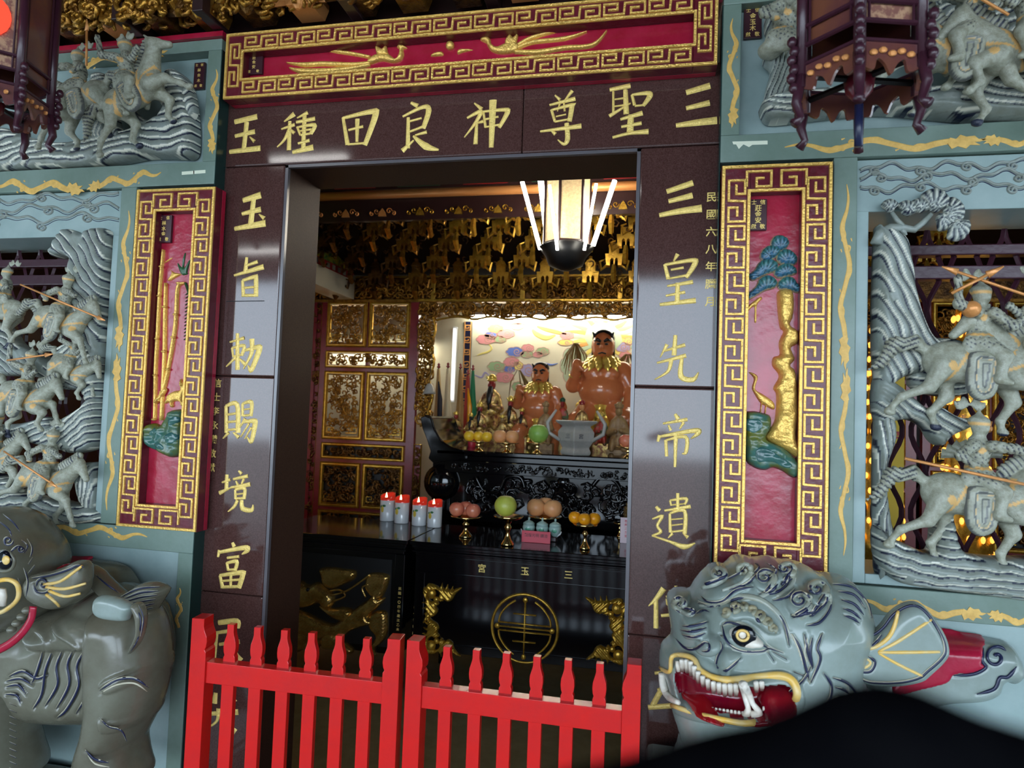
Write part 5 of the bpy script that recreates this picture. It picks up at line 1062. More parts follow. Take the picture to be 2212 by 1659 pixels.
for x_,z0_,z1_,lb in ((2.30,1.15,2.0,'yellow vertical banner with red writing behind the right openwork window, left one'),(2.52,1.15,2.2,'long yellow banner behind the right openwork window, right one')):
    t=thing('temple_banner',(x_,1.2,z0_),lb,'banner','yellow banners in the hall')
    MB().box(x_-.06,x_+.06,1.195,1.205,z0_,z1_).build('cloth','pastel_yellow2',t); vtb=MB()
    for i,ch in enumerate('國泰民安'): text(vtb,ch,.09,x_,1.194,z1_-.12-i*.17,.001)
    vtb.build('lettering','card_red2',t); MB().tube([(x_-.08,1.2,z1_),(x_+.08,1.2,z1_)],.008,6).build('rod','dark_wood',t); MB().tube([(x_,1.2,z1_),(x_,1.2,3.99)],.003,4).build('cord','dark_wood',t)
# narrow carved strips between the screens
for i,(xa,xb) in enumerate(((x0-.10,x0-.03),(xe+.05,xe+.11))):
    t=thing('carved_post',((xa+xb)/2,YS,0),('narrow carved gold post at the left edge of the altar screen','narrow carved gold post between screen and altar niche')[i],'post')
    zt=Zs(709,648) if i==0 else Zs(890,960)
    b=MB(); b.box(xa,xb,YS+.02,YS+.04,0,zt); b.build('backing','wood_red',t)
    b=MB(); rndcurls(b,xa+.005,xb-.005,.5,zt-.02,YS+.02,70,.028,.008,rs); b.build('carving','gilt_deep',t,smooth=True)
    b=MB(); b.rib([(xa,.5),(xb,.5),(xb,zt),(xa,zt)],.01,YS+.02,.02,sm=False,closed=True); b.build('gold_edging','gilt',t)
# niche frame of pierced carving
t=thing('niche_frame',(.5,YS,1.4),'pierced gold scrollwork frame around the altar niche','frame')
zt=Zs(1000,652); zb_=Zs(1000,684); xl=xe+.05; xr=W(939,760,YS)[0]
b=MB(); rndcurls(b,xl,2.36,zb_,zt,YS+.02,330,.05,.0095,rs,.05); rndcurls(b,xl,xr,1.52,zt,YS+.02,150,.045,.0095,rs,.05); b.build('scrollwork','gilt_dark',t,smooth=True)
b=MB(); x_=xr; P=[(xr-.10,1.50),(xr-.03,1.56)]
for k in range(7): P.append((xr-(.0 if k%2 else .035),1.62+k*.14))
P+=[(xr,zb_-.03)]
for k in range(15): P.append((xr+.05+k*.145,zb_-(.0 if k%2 else .02)))
b.rib(P,.018,YS,.02); b.build('scalloped_edge','gilt',t,smooth=True)
MB().box(xl-.01,2.4,YS-.03,YS+.03,zt,zt+.022).build('top_moulding','gilt',t,bevel=.004)
# frieze over the screens
t=thing('carved_frieze',(.5,YS,zt),'long dense gold frieze of small figures above screens and niche','frieze')
MB().box(-2.7,4.4,YS+.03,YS+.06,zt+.02,zt+.222).build('backing','gilt_deep',t)
b=MB(); rndcurls(b,-1.9,2.6,zt+.03,zt+.20,YS+.02,900,.036,.010,rs,.05); b.build('carved_figures','gilt_dark',t,smooth=True)
MB().box(-2.7,4.4,YS-.02,YS+.05,zt+.205,zt+.222).build('upper_moulding','gilt',t); MB().box(-2.7,4.4,YS-.02,YS+.05,zt-.004,zt+.018).build('lower_moulding','gilt_dark',t)
for px in (938,1130,1340):
    x=W(px,625,YS)[0]; MB().box(x-.02,x+.02,YS-.03,YS+.02,zt+.02,zt+.2).build('divider','gilt',t,bevel=.004)
# bracket canopy
t=thing('bracket_canopy',(.3,2.5,2.75),'tiers of small gold brackets rising under the dark ceiling above the altar','ceiling brackets')
b=MB(); b.add([(-2.8,1.95,3.06),(4.5,1.95,3.06),(4.5,3.16,2.80),(-2.8,3.16,2.80),(-2.8,1.95,3.4),(4.5,1.95,3.4),(4.5,3.16,3.4),(-2.8,3.16,3.4)],[(0,1,2,3),(0,4,5,1),(3,2,6,7)]); b.build('dark_soffit','matte_dark',t)
def bracket_mesh():
    b=MB()
    b.prism([(-.045,0),(-.022,0),(-.022,.035),(-.012,.045),(-.002,.035),(-.002,0),(.006,0),(.006,.035),(.015,.045),(.024,.035),(.024,0),(.045,0),(.052,.07),(.03,.07),(.03,.115),(-.03,.115),(-.03,.07),(-.052,.07)],-.03,.03)
    b.prism([(-.035,.115),(.035,.115),(.022,.135),(0,.15),(-.022,.135)],-.035,.03)
    b.tube([(0,-.02,.14),(0,-.05,.19),(.0,-.03,.24),(0,.03,.28)],[.012,.016,.014,.012],5)
    b.tube([(0,-.03,.0),(0,-.05,-.05),(.0,-.01,-.09),(0,.03,-.07)],[.012,.018,.014,.006],5)
    for s in (-1,1): b.tube([(s*.04,0,.01),(s*.075,0,-.02),(s*.085,0,.03),(s*.06,0,.04)],[.01,.012,.01,.005],5)
    return b
def inst(me,mt_,nm,loc,parent,s=1.,rz=0.):
    o=bpy.data.objects.new(nm,me); COL.objects.link(o); o.parent=parent; o.location=tuple(np.array(loc)-WL[parent.name]); o.scale=(s,)*3; o.rotation_euler=(0,0,rz); return o
bm_=bracket_mesh()
def mesh_of(b,mt,nm,smooth=False):
    me=bpy.data.meshes.new(nm); me.from_pydata(b.v,[],b.f); me.materials.append(MT[mt]); 
    if smooth: me.shade_smooth()
    return me
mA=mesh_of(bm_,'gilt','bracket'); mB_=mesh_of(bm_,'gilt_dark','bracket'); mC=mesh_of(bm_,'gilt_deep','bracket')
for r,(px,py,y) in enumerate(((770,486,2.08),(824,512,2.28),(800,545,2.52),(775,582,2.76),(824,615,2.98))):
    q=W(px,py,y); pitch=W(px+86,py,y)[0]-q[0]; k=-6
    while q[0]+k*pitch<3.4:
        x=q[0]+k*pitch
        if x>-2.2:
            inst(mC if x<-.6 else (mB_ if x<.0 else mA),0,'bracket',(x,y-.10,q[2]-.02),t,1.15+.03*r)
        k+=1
b=MB(); rndcurls(b,-1.3,2.8,2.84,3.0,2.2,60,.03,.005,rs,.05)
for k,(Y_,z0_,z1_) in enumerate(((2.45,2.78,2.96),(2.7,2.74,2.92),(2.95,2.70,2.86))): rndcurls(b,-1.3,2.8,z0_,z1_,Y_,50,.03,.005,rs,.03)
b.build('curled_arms','gilt_deep',t,smooth=True)
# beam in front with filigree and painted board
q=W(1000,414,1.9); t=thing('roof_beam',(.5,1.9,q[2]),'round gilt-edged roof beam with painted red and green board above','beam')
b=MB(); b.tube([(-2.8,1.9,q[2]),(4.6,1.9,q[2])],.03,12); b.build('round_beam','orange_gilt',t,smooth=True)
MB().box(-2.8,4.6,1.93,1.97,q[2]-.17,q[2]-.01).build('lower_board','dark_wood',t); MB().box(-2.8,4.6,1.88,1.98,q[2]+.03,q[2]+.9).build('painted_board','dark_wood',t)
p_=W(1000,452,1.9); pitch=W(1086,452,1.9)[0]-p_[0]
for k in range(-3,9):
    x=W(905,452,1.9)[0]+k*pitch; b=MB()
    for s in (-1,1):
        for sp_ in (spiral(x+s*.045,p_[2]+.012,.022,1.2,0,s,10),spiral(x+s*.08,p_[2]-.004,.016,1.2,2,-s,9)): b.rib(sp_,.007,1.93,.01)
    b.prism([(x-.028,p_[2]-.025),(x+.028,p_[2]-.025),(x+.018,p_[2]+.005),(x,p_[2]+.03),(x-.018,p_[2]+.005)],1.915,1.93); b.build('filigree','gilt' if k>-1 else 'orange_gilt',t)
D('paint_green',(.01,.07,.03),.4); D('paint_redb',(.35,.01,.012),.4)
for k in range(-3,8):
    x=W(905,395,1.88)[0]+k*pitch*1.7; z=q[2]+.04
    MB().prism([(x-.15,z),(x+.15,z),(x+.13,z+.07),(x,z+.10),(x-.13,z+.07)],1.872,1.88).build('painted_lobe','paint_redb' if k%2 else 'paint_green',t)
    b=MB(); b.rib([(x-.17,z+.03),(x-.10,z+.085),(x,z+.03),(x+.10,z+.085),(x+.17,z+.03)],.010,1.871,.002,flat=True); b.build('painted_line','gold_paint',t)
# side beam with mural
t=thing('side_beam',(-1.25,1.7,2.57),'white side beam under a colourful painted panel, upper left in the hall','beam')
MB().box(-1.33,-1.15,.3,3.05,2.575,2.735).build('white_beam','beam_white',t); MB().box(-1.32,-1.16,.3,3.05,2.736,2.80).build('red_band','paint_redb',t)
D('mural_mix',(.55,.48,.02),.5,c2=(.02,.14,.05),ns=5,fac=(.42,.58),dist=1.5)
MB().box(-1.31,-1.17,.3,3.05,2.801,3.35).build('painted_panel','mural_mix',t)
b=MB()
for k in range(16): b.box(-1.158,-1.1555,1.6+k*.095,1.6+k*.095+.05,2.748,2.788)
b.build('band_pattern','stone',t)
# =============== niche: mural, lamp, platform ===============
YM=4.05
def struct_child(b,nm,mt,par): return b.build(nm,mt,par)
mw=struct(MB().box(-1.9,2.45,YM-.02,YM-.001,0,3.2).build('wall_mural','mural_wall'))
WL[mw.name]=np.array(mw.location)
for nm,c in (('pastel_pink',(.75,.30,.30)),('pastel_blue',(.12,.20,.55)),('pastel_green',(.35,.50,.25)),('pastel_yellow',(.85,.72,.18)),('pastel_violet',(.40,.35,.55)),('pastel_line',(.55,.30,.22)),('pastel_orange',(.80,.38,.10)),('pastel_sage',(.50,.60,.38))): D(nm,c,.6)
YW=YM-.021
def mcloud(cx,cy,rx,ry,c):
    n=49; P=[(cx+rx*math.cos(a)*(.92+.16*abs(math.sin(a*3.5))**.6),cy+ry*math.sin(a)*(.92+.16*abs(math.sin(a*3.5))**.6)) for a in np.linspace(0,2*PI,n,endpoint=False)]
    b=MB(); b.prism(XZ(P,YW),YW-.003,YW); b.build('painted_cloud',c,mw)
    b=MB(); b.rib(XZ(spiral(cx+rx*.2,cy,min(rx,ry)*.8,1.5,0,1,14,1.1),YW),.008,YW-.003,.001,flat=True); b.rib(XZ(P,YW),.006,YW-.003,.001,flat=True,closed=True,sm=False); b.build('painted_line','pastel_line',mw)
for a in ((1071,710,16,9,'pastel_yellow'),(1050,733,20,10,'pastel_pink'),(1060,725,13,8,'pastel_blue'),(1093,721,18,9,'pastel_pink'),(1080,733,13,7,'pastel_green'),(1117,705,13,7,'pastel_violet'),(1113,760,19,10,'pastel_blue'),(1140,752,13,8,'pastel_pink'),(1138,765,13,7,'pastel_green'),(1172,759,14,8,'pastel_green'),(1162,766,10,6,'pastel_pink'),(1072,792,18,11,'pastel_green'),(1105,782,16,10,'pastel_pink'),(1100,798,12,8,'pastel_blue'),(1120,790,10,9,'pastel_yellow'),(1140,800,15,13,'pastel_violet'),(1090,815,20,11,'pastel_pink'),(1118,835,12,10,'pastel_green'),(1214,700,10,6,'pastel_pink'),(1225,725,14,8,'pastel_pink'),(1222,740,16,6,'pastel_yellow'),(1345,750,16,10,'pastel_violet'),(1358,738,9,8,'pastel_yellow'),(1350,768,12,8,'pastel_pink'),(1120,697,24,4,'pastel_pink'),(1240,790,28,40,'pastel_sage'),(1365,800,10,14,'pastel_pink')): mcloud(*a)
for pts,c,w in (([(1055,742),(1062,752),(1054,760),(1040,764),(1030,768)],'pastel_yellow',.02),([(1025,810),(1040,815),(1048,805),(1058,812)],'pastel_violet',.02),([(1150,712),(1160,722),(1180,730),(1200,724)],'pastel_yellow',.05),([(1160,705),(1180,712),(1205,718),(1225,722)],'pastel_orange',.04),([(1170,782),(1190,788),(1205,785)],'pastel_blue',.02)):
    b=MB(); b.rib(XZ(pts,YW),[w*.4,w,w,w*.3],YW,.003,flat=True); b.build('painted_ribbon',c,mw)
# painted dragon face
b=MB(); b.prism(XZ([(1262,730),(1268,712),(1285,700),(1305,697),(1325,703),(1340,718),(1345,738),(1330,755),(1300,760),(1275,752)],YW),YW-.005,YW); b.build('dragon_face','pastel_sage',mw)
for k in range(22):
    a=-2.6+k*.24; b=MB(); b.rib(XZ([(1303+30*math.sin(a),728-26*math.cos(a)),(1303+52*math.sin(a+.1),728-40*math.cos(a+.1)),(1303+(78+8*(k%2))*math.sin(a+.05),728-58*math.cos(a+.05))],YW),[.05,.04,.006],YW,.002,flat=True); b.build('dragon_mane',('pastel_yellow','pastel_sage','pastel_orange')[k%3],mw)
for x in (1290,1312):
    q=W(x,720,YW); b=MB(); b.ell((q[0],YW-.006,q[2]),(.028,.008,.024),12,8); b.build('dragon_eye','white',mw); MB().ell((q[0]+.004,YW-.013,q[2]),(.011,.006,.011),10,6).build('dragon_pupil','eye_black',mw)
# key-pattern banner strip
t=thing('patterned_strip',W(1012,930,3.96),'tall blue and orange key-patterned strip in the niche, behind the flags','banner')
a=W(1004,695,4.01);c=W(1021,935,4.01); MB().box(a[0],a[0]+.075,4.0,4.028,c[2],a[2]).build('strip','navy',t)
b=MB(); n=9
for k in range(n):
    z=c[2]+(a[2]-c[2])*(k+.5)/n; x=a[0]+.0375; s=.024
    b.rib([(x-s,z-s),(x+s,z-s),(x+s,z+s),(x-s,z+s),(x-s,z-.2*s),(x+.3*s,z-.2*s),(x+.3*s,z+.35*s)],.009,4.0,.003,flat=True,sm=bool(k%2))
for xx in (a[0]+.006,a[0]+.069): b.rib([(xx,c[2]),(xx,a[2])],.009,4.0,.003,flat=True)
b.build('key_pattern','pastel_orange',t)
# lamp tube at the top of the niche
D('niche_glow',(1,1,1),.5,emit=((1,.96,.85),24))
q=W(1180,687,3.9); t=thing('fluorescent_lamp',(q[0],3.9,q[2]),'bright white fluorescent tube along the top of the altar niche','lamp')
MB().tube([(q[0]-.75,3.9,q[2]),(q[0]+1.3,3.9,q[2])],.020,10).build('tube','niche_glow',t,smooth=True); MB().box(q[0]-.78,q[0]+1.33,3.88,3.96,q[2]+.025,q[2]+.06).build('batten','white',t)
q=W(979,750,3.95); t=thing('fluorescent_lamp',(q[0],3.95,1.6),'made-up upright glowing tube imitating a white reflection, left side of the niche','lamp')  # glowing tube made up to imitate a soft vertical reflection
D('reflection_glow',(1,1,1),.5,emit=((1,.97,.9),2.2)); MB().tube([(q[0],3.97,1.75),(q[0],3.97,2.45)],.013,10).build('tube','reflection_glow',t,smooth=True); MB().box(q[0]-.02,q[0]+.02,3.985,4.02,1.73,2.47).build('batten','white',t)
t=thing('fluorescent_lamp',(-1.15,3.9,2.2),'added unseen white tube behind the pierced altar screen, brightening its openings','lamp')  # unseen lamp added to brighten the wall behind the screen
MB().tube([(-1.9,3.9,2.25),(-.75,3.9,2.25)],.016,10).build('tube','niche_glow',t,smooth=True); MB().box(-1.92,-.73,3.88,3.94,2.27,2.30).build('batten','white',t); MB().box(-1.35,-1.30,3.9,4.02,2.28,2.30).build('arm','white',t)
t=thing('altar_platform',(.8,3.5,0),'dark altar platform inside the niche, carrying the statues','platform')
MB().box(-.12,2.3,2.96,4.02,0,1.22).build('platform','lacquer',t,bevel=.01)
PT=1.221
# =============== tables ===============
def reltext(b,s,px,py,size,Y): q=W(px,py,Y); text(b,s,size,q[0],Y,q[2],.003)
t=thing('offering_table',(.93,1.72,0),'glossy black lacquered offering table with gold bats and round gold emblem','table')
XA,XB=.0625,1.95; ZT=.88
def steps(t,xa,xb,y0,y1,zt,mt='lacquer'):
    MB().box(xa,xb,y0,y1,zt-.022,zt).build('table_top',mt,t,bevel=.004)
    for i,(dy,z1,z0) in enumerate(((.012,.022,.040),(.022,.040,.054),(.014,.054,.066),(.030,.066,.085))): MB().box(xa+dy,xb-dy,y0+dy,y1-dy,zt-z0,zt-z1).build('moulding',mt,t,bevel=.003)
steps(t,XA,XB,TY,2.02,ZT)
MB().box(XA+.03,XB-.03,TY+.035,1.99,.70,ZT-.085).build('frieze_rail','lacquer',t,bevel=.003)
MB().box(XA+.03,XB-.03,TY+.030,TY+.036,.698,.704).build('bead','lacquer',t,bevel=.001)
MB().box(XA+.05,XB-.05,TY+.042,1.98,.30,.70).build('front_panel','lacquer',t)
for x in (XA+.03,XB-.09):
    for y in (TY+.035,1.93): MB().box(x,x+.06,y,y+.06,0,.70).build('leg','lacquer',t,bevel=.004)
MB().box(XA+.05,XB-.05,TY+.036,TY+.06,.26,.31).build('lower_rail','lacquer',t,bevel=.004)
b=MB(); YF=TY+.035
for s,px,py in (('宮',1041,1229),('玉',1134,1235),('三',1228,1243)): reltext(b,s,px,py,.050,YF)
b.build('inscription','gold_char',t)
YP=TY+.042; cq=W(1133,1357,YP); r=.186; b=MB(); X0,Z0=cq[0],cq[2]
b.rib([(X0+r*math.cos(a),Z0+r*math.sin(a)) for a in np.linspace(0,2*PI,48,endpoint=False)],.017,YP,.010,sm=False,closed=True)
for s in (-1,1):
    for s2 in (-1,1): b.rib([(X0+s*.035+s*.02,Z0+s2*.148),(X0+s*.10,Z0+s2*.115),(X0+s*.138,Z0+s2*.065),(X0+s*.148,Z0+s2*.022)],.012,YP,.009)
b.rib([(X0,Z0-.15),(X0,Z0+.15)],.012,YP,.009); b.rib([(X0-.15,Z0),(X0+.15,Z0)],.010,YP,.010)
for s in (-1,1): b.rib([(X0-.148,Z0+s*.022),(X0+.148,Z0+s*.022)],.010,YP,.009); b.rib([(X0-.065,Z0+s*.075),(X0+.065,Z0+s*.075)],.010,YP,.009)
for dx,dz in ((0,.155),(0,-.155),(.155,0),(-.155,0)): b.ell((X0+dx,YP-.004,Z0+dz),(.016,.008,.016),8,6)
b.build('longevity_emblem','gilt',t,smooth=True)
BAT=[(.0,.0),(.02,-.02),(.055,-.012),(.075,-.03),(.068,-.055),(.085,-.075),(.10,-.062),(.125,-.07),(.15,-.055),(.165,-.025),(.20,.012),(.165,.005),(.148,-.005),(.150,.018),(.135,-.002),(.122,.002),(.120,.026),(.105,.002),(.092,.005),(.088,.030),(.075,.004),(.055,.012),(.03,.02),(.005,.018)]
def bat(t,cx,cy,fx,fz):
    """corner bat: body on the diagonal, one scalloped wing along each edge"""
    q=W(cx,cy,YP)
    def d(X,Z,sd): return .0035*np.sin((X+Z*fz*fx)*200),np.zeros_like(X)
    b=MB()
    for sw in (0,1):
        P=[((u,v) if not sw else (-v,-u)) for u,v in BAT]
        pillow(b,[(q[0]+fx*(u+.012)*1.05,q[2]+fz*(v-.012)*1.05) for u,v in P],YP,.024,.0045,.016,d)
    b.ell((q[0]+fx*.045,YP-.014,q[2]-fz*.045),(.030,.020,.030),10,8); b.ell((q[0]+fx*.078,YP-.018,q[2]-fz*.075),(.018,.014,.018),8,6)
    for s_ in (-1,1): b.tube([(q[0]+fx*(.08+.008*s_),YP-.018,q[2]-fz*(.08-.008*s_)),(q[0]+fx*(.10+.02*s_),YP-.018,q[2]-fz*(.10-.02*s_))],[.006,.002],5)
    b.build('bat_ornament','gilt',t,smooth=True)
for cx,cy,fx,fz in ((918,1262,1,1),(1352,1297,-1,1),(916,1408,1,-1),(1354,1434,-1,-1)): bat(t,cx,cy,fx,fz)
vtext('李竹發敬獻',(897,1313),(894,1368),.020,YP-.0002,'gold_char',t)
t=thing('offering_table',(-.35,1.72,0),'black lacquered offering table carrying a carved gold dragon panel, left of the bat table','table')
XA2,XB2=-.86,.055; steps(t,XA2,XB2,TY-.01,2.02,ZT)
MB().box(XA2+.03,XB2-.03,TY+.02,1.99,.22,ZT-.085).build('body','lacquer',t,bevel=.004)
for x in (XA2+.02,XB2-.08): MB().box(x,x+.06,TY+.012,TY+.07,0,ZT-.085).build('leg','lacquer',t,bevel=.004)
YD=TY+.0198; b=MB(); reltext(b,'三',726,1208,.055,YD); reltext(b,'玉',650,1205,.055,YD); b.build('inscription','gold_char',t)
vtext('民國一〇四年歲次乙未',(864,1272),(859,1360),.019,TY+.0118,'gold_char',t)
D('dragon_gilt',(.75,.50,.16),.16,m=.85,c2=(.40,.22,.05),ns=20,bump=1.,bs=50)
scl=lambda X,Z,sd:(.0022*np.sin(X*330)*np.sin(Z*330),np.zeros_like(X))
for nm,pts,th in (('dragon_head',[(640,1258),(655,1254),(668,1262),(690,1256),(705,1268),(720,1278),(726,1298),(715,1312),(698,1310),(690,1302),(675,1308),(650,1312),(640,1300)],.05),
  ('dragon_body',[(640,1318),(665,1322),(700,1340),(725,1345),(745,1330),(770,1312),(800,1290),(812,1275),(822,1290),(835,1290),(820,1310),(800,1330),(815,1345),(790,1352),(760,1362),(740,1378),(715,1372),(690,1380),(660,1372),(640,1360)],.045),
  ('dragon_neck',[(690,1306),(720,1312),(745,1310),(765,1318),(755,1345),(735,1340),(715,1330)],.05),
  ('cloud_boss',[(692,1228),(715,1224),(745,1228),(770,1232),(768,1250),(745,1262),(720,1272),(700,1262),(695,1245)],.035),
  ('cloud_boss',[(798,1238),(820,1236),(842,1242),(840,1262),(826,1290),(806,1290),(790,1270),(792,1250)],.035),
  ('dragon_claw',[(700,1368),(715,1362),(740,1380),(765,1400),(760,1412),(742,1412),(728,1404),(700,1400),(694,1385)],.035),
  ('dragon_tail',[(795,1335),(815,1318),(836,1320),(840,1340),(838,1370),(826,1388),(812,1400),(815,1418),(808,1408),(802,1392),(812,1375),(800,1358)],.035),
  ('cloud_boss',[(640,1345),(665,1352),(690,1372),(690,1400),(660,1402),(640,1405)],.035)):
    b=MB(); pillow(b,XZ(pts,YD),YD,th,.0055,th*.8,scl); b.build(nm,'dragon_gilt',t,smooth=True)
b=MB(); s_=mpp(750,1280,YD)
for pts in ([(700,1288),(740,1280),(772,1262),(800,1240)],[(715,1300),(745,1288),(735,1275),(712,1276)],[(790,1290),(782,1270),(796,1262)]): b.tube([W(x,y,YD-.03) for x,y in open_smooth(pts,4)],2.2*s_,6)
b.build('dragon_whisker','dragon_gilt',t,smooth=True)
q=W(665,1274,YD-.045); MB().ell(q,(.012,.01,.012),10,8).build('dragon_eye','eye_black',t,smooth=True)
MB().box(XA2+.1,XB2-.1,TY+.016,TY+.0195,.26,.76).build('panel_ground','black',t)
# rear altar table
RY0=2.30; t=thing('altar_table',(.9,2.6,0),'tall black carved altar table with upswept scroll end, behind the fruit','table')
MB().box(-.10,1.95,RY0,2.92,1.325,1.36).build('table_top','lacquer',t,bevel=.008)
MB().box(-.06,1.9,RY0+.03,2.9,1.285,1.325).build('moulding','lacquer',t,bevel=.006); MB().box(-.04,1.88,RY0+.015,2.9,1.20,1.285).build('carved_rail','lacquer',t,bevel=.004)
MB().box(-.02,1.86,RY0+.05,2.9,.86,1.20).build('body','lacquer',t)
b=MB(); P=XZ([(1005,975),(975,968),(952,952),(938,928),(930,903),(918,898),(908,902),(912,925),(922,950),(930,975),(925,990),(935,1000),(1005,992)],RY0); b.prism(P,RY0+.0,2.92); b.build('upswept_end','lacquer',t,bevel=.006)
b=MB(); b.rib(XZ([(1003,974),(975,966),(953,950),(940,928),(931,902),(918,897)],RY0),.008,RY0,.006); b.build('edge_bead','lacquer',t,smooth=True)
b=MB(); q=W(950,1043,RY0); b.lathe((0,0,0),[(.001,-.05),(.10,-.05),(.125,-.02),(.13,0),(.10,.02),(.095,.03),(.06,.05),(.001,.055)],24); b.xf(lambda x,y,z:(x+q[0],RY0+.03-z,y+q[2])); b.build('round_boss','lacquer',t,smooth=True)
MB().box(q[0]-.07,q[0]+.06,RY0+.03,2.9,.0,1.30).build('leg','lacquer',t,bevel=.01); MB().box(1.80,1.93,RY0+.03,2.9,.0,1.30).build('leg','lacquer',t,bevel=.01)
b=MB(); zc=W(1150,1050,RY0+.05)
rl=random.Random(8)
rndcurls(b,.12,1.78,.93,1.17,RY0+.05,170,.05,.011,rl,.02); rndcurls(b,.0,1.85,1.215,1.27,RY0+.015,110,.022,.006,rl,.008)
b.rib(XZ([(1030,1030),(1050,1062),(1080,1058),(1095,1032),(1125,1030),(1135,1055)],RY0+.05),.03,RY0+.05,.04); b.rib(XZ([(1280,1050),(1300,1030),(1330,1040),(1345,1070)],RY0+.05),.03,RY0+.05,.04)
q=W(1217,1042,RY0+.05); b.ell((q[0],RY0+.04,q[2]),(.045,.03,.045),14,8); b.build('carved_relief_front','lacquer',t,smooth=True)
# =============== offerings ===============
D('candle_white',(.74,.76,.76),.12,c2=(.70,.72,.74),ns=4,coat=.5); D('candle_red',(.55,.02,.015),.15,coat=.5,emit=((.8,.05,.02),.25))
D('flame',(1,.7,.35),.5,emit=((1,.62,.28),9)); D('decal_green',(.04,.16,.05),.4); D('decal_yellow',(.65,.45,.05),.4)
cl=['leftmost of four red-topped white prayer candles, its flame hidden','second of four red-topped white prayer candles from the left','third of four red-topped white prayer candles from the left, flame lit','rightmost of four red-topped white prayer candles, nearest the fruit']
for i,(px,py) in enumerate(((836,1124),(867,1129),(905,1134),(938,1138))):
    q=WZ(px,py,ZT+.001); r=15.2*np.linalg.norm(q-CX)/FPX; H=r*3.5
    t=thing('candle',q,cl[i],'candle','red-topped prayer candles')
    MB().lathe(q,[(r*.97,0),(r,.004),(r,H*.80)],28).build('body','candle_white',t,smooth=True)
    b=MB(); n=28; v=[]; 
    for zz,rr in ((H*.80,r*1.01),(H,r*1.0),(H*.99,r*.9),(H*.86,r*.85)):
        for k in range(n):
            a=2*PI*k/n; v.append((q[0]+rr*math.cos(a),q[1]+rr*math.sin(a),q[2]+zz+(r*.28*math.sin(a+.4) if zz>H*.82 else 0)))
    f=[(j*n+k,j*n+(k+1)%n,(j+1)*n+(k+1)%n,(j+1)*n+k) for j in range(3) for k in range(n)]+[tuple(3*n+k for k in range(n))]; b.add(v,f); b.build('red_rim','candle_red',t,smooth=True)
    b=MB(); b.lathe((q[0],q[1]-r*.55,q[2]+H*.86),[(.001,-.004),(r*.17,.008),(r*.12,.022),(.001,.042)],10); b.build('flame','flame',t,smooth=True)
    b=MB(); b.ell((q[0]-r*.30,q[1]-r*.955,q[2]+H*.46),(r*.28,.002,r*.42),10,8); b.build('printed_gourd','decal_yellow',t)
    b=MB(); b.ell((q[0]-r*.10,q[1]-r*1.0,q[2]+H*.60),(r*.24,.002,r*.16),8,6); b.ell((q[0]-r*.50,q[1]-r*.86,q[2]+H*.56),(r*.16,.002,r*.2),8,6); b.build('printed_leaf','decal_green',t)
D('fruit_red',(.50,.05,.045),.25,c2=(.70,.25,.14),ns=6); D('fruit_lime',(.42,.50,.04),.35,c2=(.50,.52,.10),ns=9,bump=.25,bs=150); D('fruit_green',(.20,.42,.06),.4,c2=(.28,.48,.10),ns=9,bump=.2,bs=150)
D('fruit_orange',(.85,.34,.01),.3,bump=.2,bs=200); D('fruit_peach',(.72,.42,.18),.4,c2=(.78,.34,.14),ns=5); D('fruit_yellow',(.80,.50,.03),.35); D('stem',(.08,.05,.02),.6)
def dish(px,py,Z,rpx,hpx,label,grp):
    q=WZ(px,py,Z+.001); k=np.linalg.norm(q-CX)/FPX; r=rpx*k; h=hpx*k
    t=thing('pedestal_dish',q,label,'dish',grp)
    MB().lathe(q,[(r*.42,0),(r*.42,h*.06),(r*.22,h*.22),(r*.10,h*.4),(r*.14,h*.5),(r*.24,h*.62),(r*.12,h*.72),(r*.3,h*.84),(r*.9,h*.93),(r,h),(r*.96,h),(r*.3,h*.9)],28).build('dish','brass',t,smooth=True)
    return q,q[2]+h,k
def fruit(px,py,Y,rpx,mt,name,label,grp,sq=.95,rest=None):
    q=W(px,py,Y); k=np.linalg.norm(q-CX)/FPX; r=rpx*k
    if rest is not None: q[2]=rest+r*sq*.99
    t=thing(name,(q[0],q[1],q[2]-r*sq),label,'fruit',grp)
    b=MB(); pr=[(r*math.sin(a)*(1 if a>.0 else 1),r*sq*math.cos(a)-(.10*r*math.exp(-(a/.35)**2))) for a in np.linspace(PI,0.02,13)]
    b.lathe(q,pr,20); b.build('flesh',mt,t,smooth=True)
    if name in('apple','melon'): MB().tube([(q[0],q[1],q[2]+r*sq*.84),(q[0]+r*.05,q[1],q[2]+r*sq*1.02)],[r*.07,r*.05],6).build('stem','stem',t); return q
g='fruit dishes on the front table'
q,zt_,k=dish(1006,1160,ZT,33,44,'brass pedestal dish holding the red apples',g)
for x,dy,l in ((987,0,'pinkish red apple, left of the three on the dish'),(1022,-.01,'dark red apple, right of the three on the dish'),(1006,.06,'red apple at the back, between the other two apples')): fruit(x,1100,q[1]+dy,16,'fruit_red','apple',l,'red apples on a brass dish',rest=zt_-.006)
q,zt_,k=dish(1096,1178,ZT,32,62,'brass pedestal dish holding the yellow-green pomelo',g); fruit(1092,1100,q[1],24,'fruit_lime','pomelo','yellow-green pomelo on the front table dish','pomelos',rest=zt_-.006)
q,zt_,k=dish(1176,1160,ZT,36,44,'brass pedestal dish holding the peach-coloured melons, behind the lidded cups',g)
for x,dy,l in ((1158,0,'peach-coloured melon, left one behind the lidded cups'),(1194,0,'peach-coloured melon, right one behind the lidded cups'),(1178,.08,'peach-coloured melon behind the other two')): fruit(x,1100,q[1]+dy,20,'fruit_peach','melon',l,'melons on a brass dish',rest=zt_-.006)
q,zt_,k=dish(1263,1186,ZT,26,52,'brass pedestal dish holding the oranges',g)
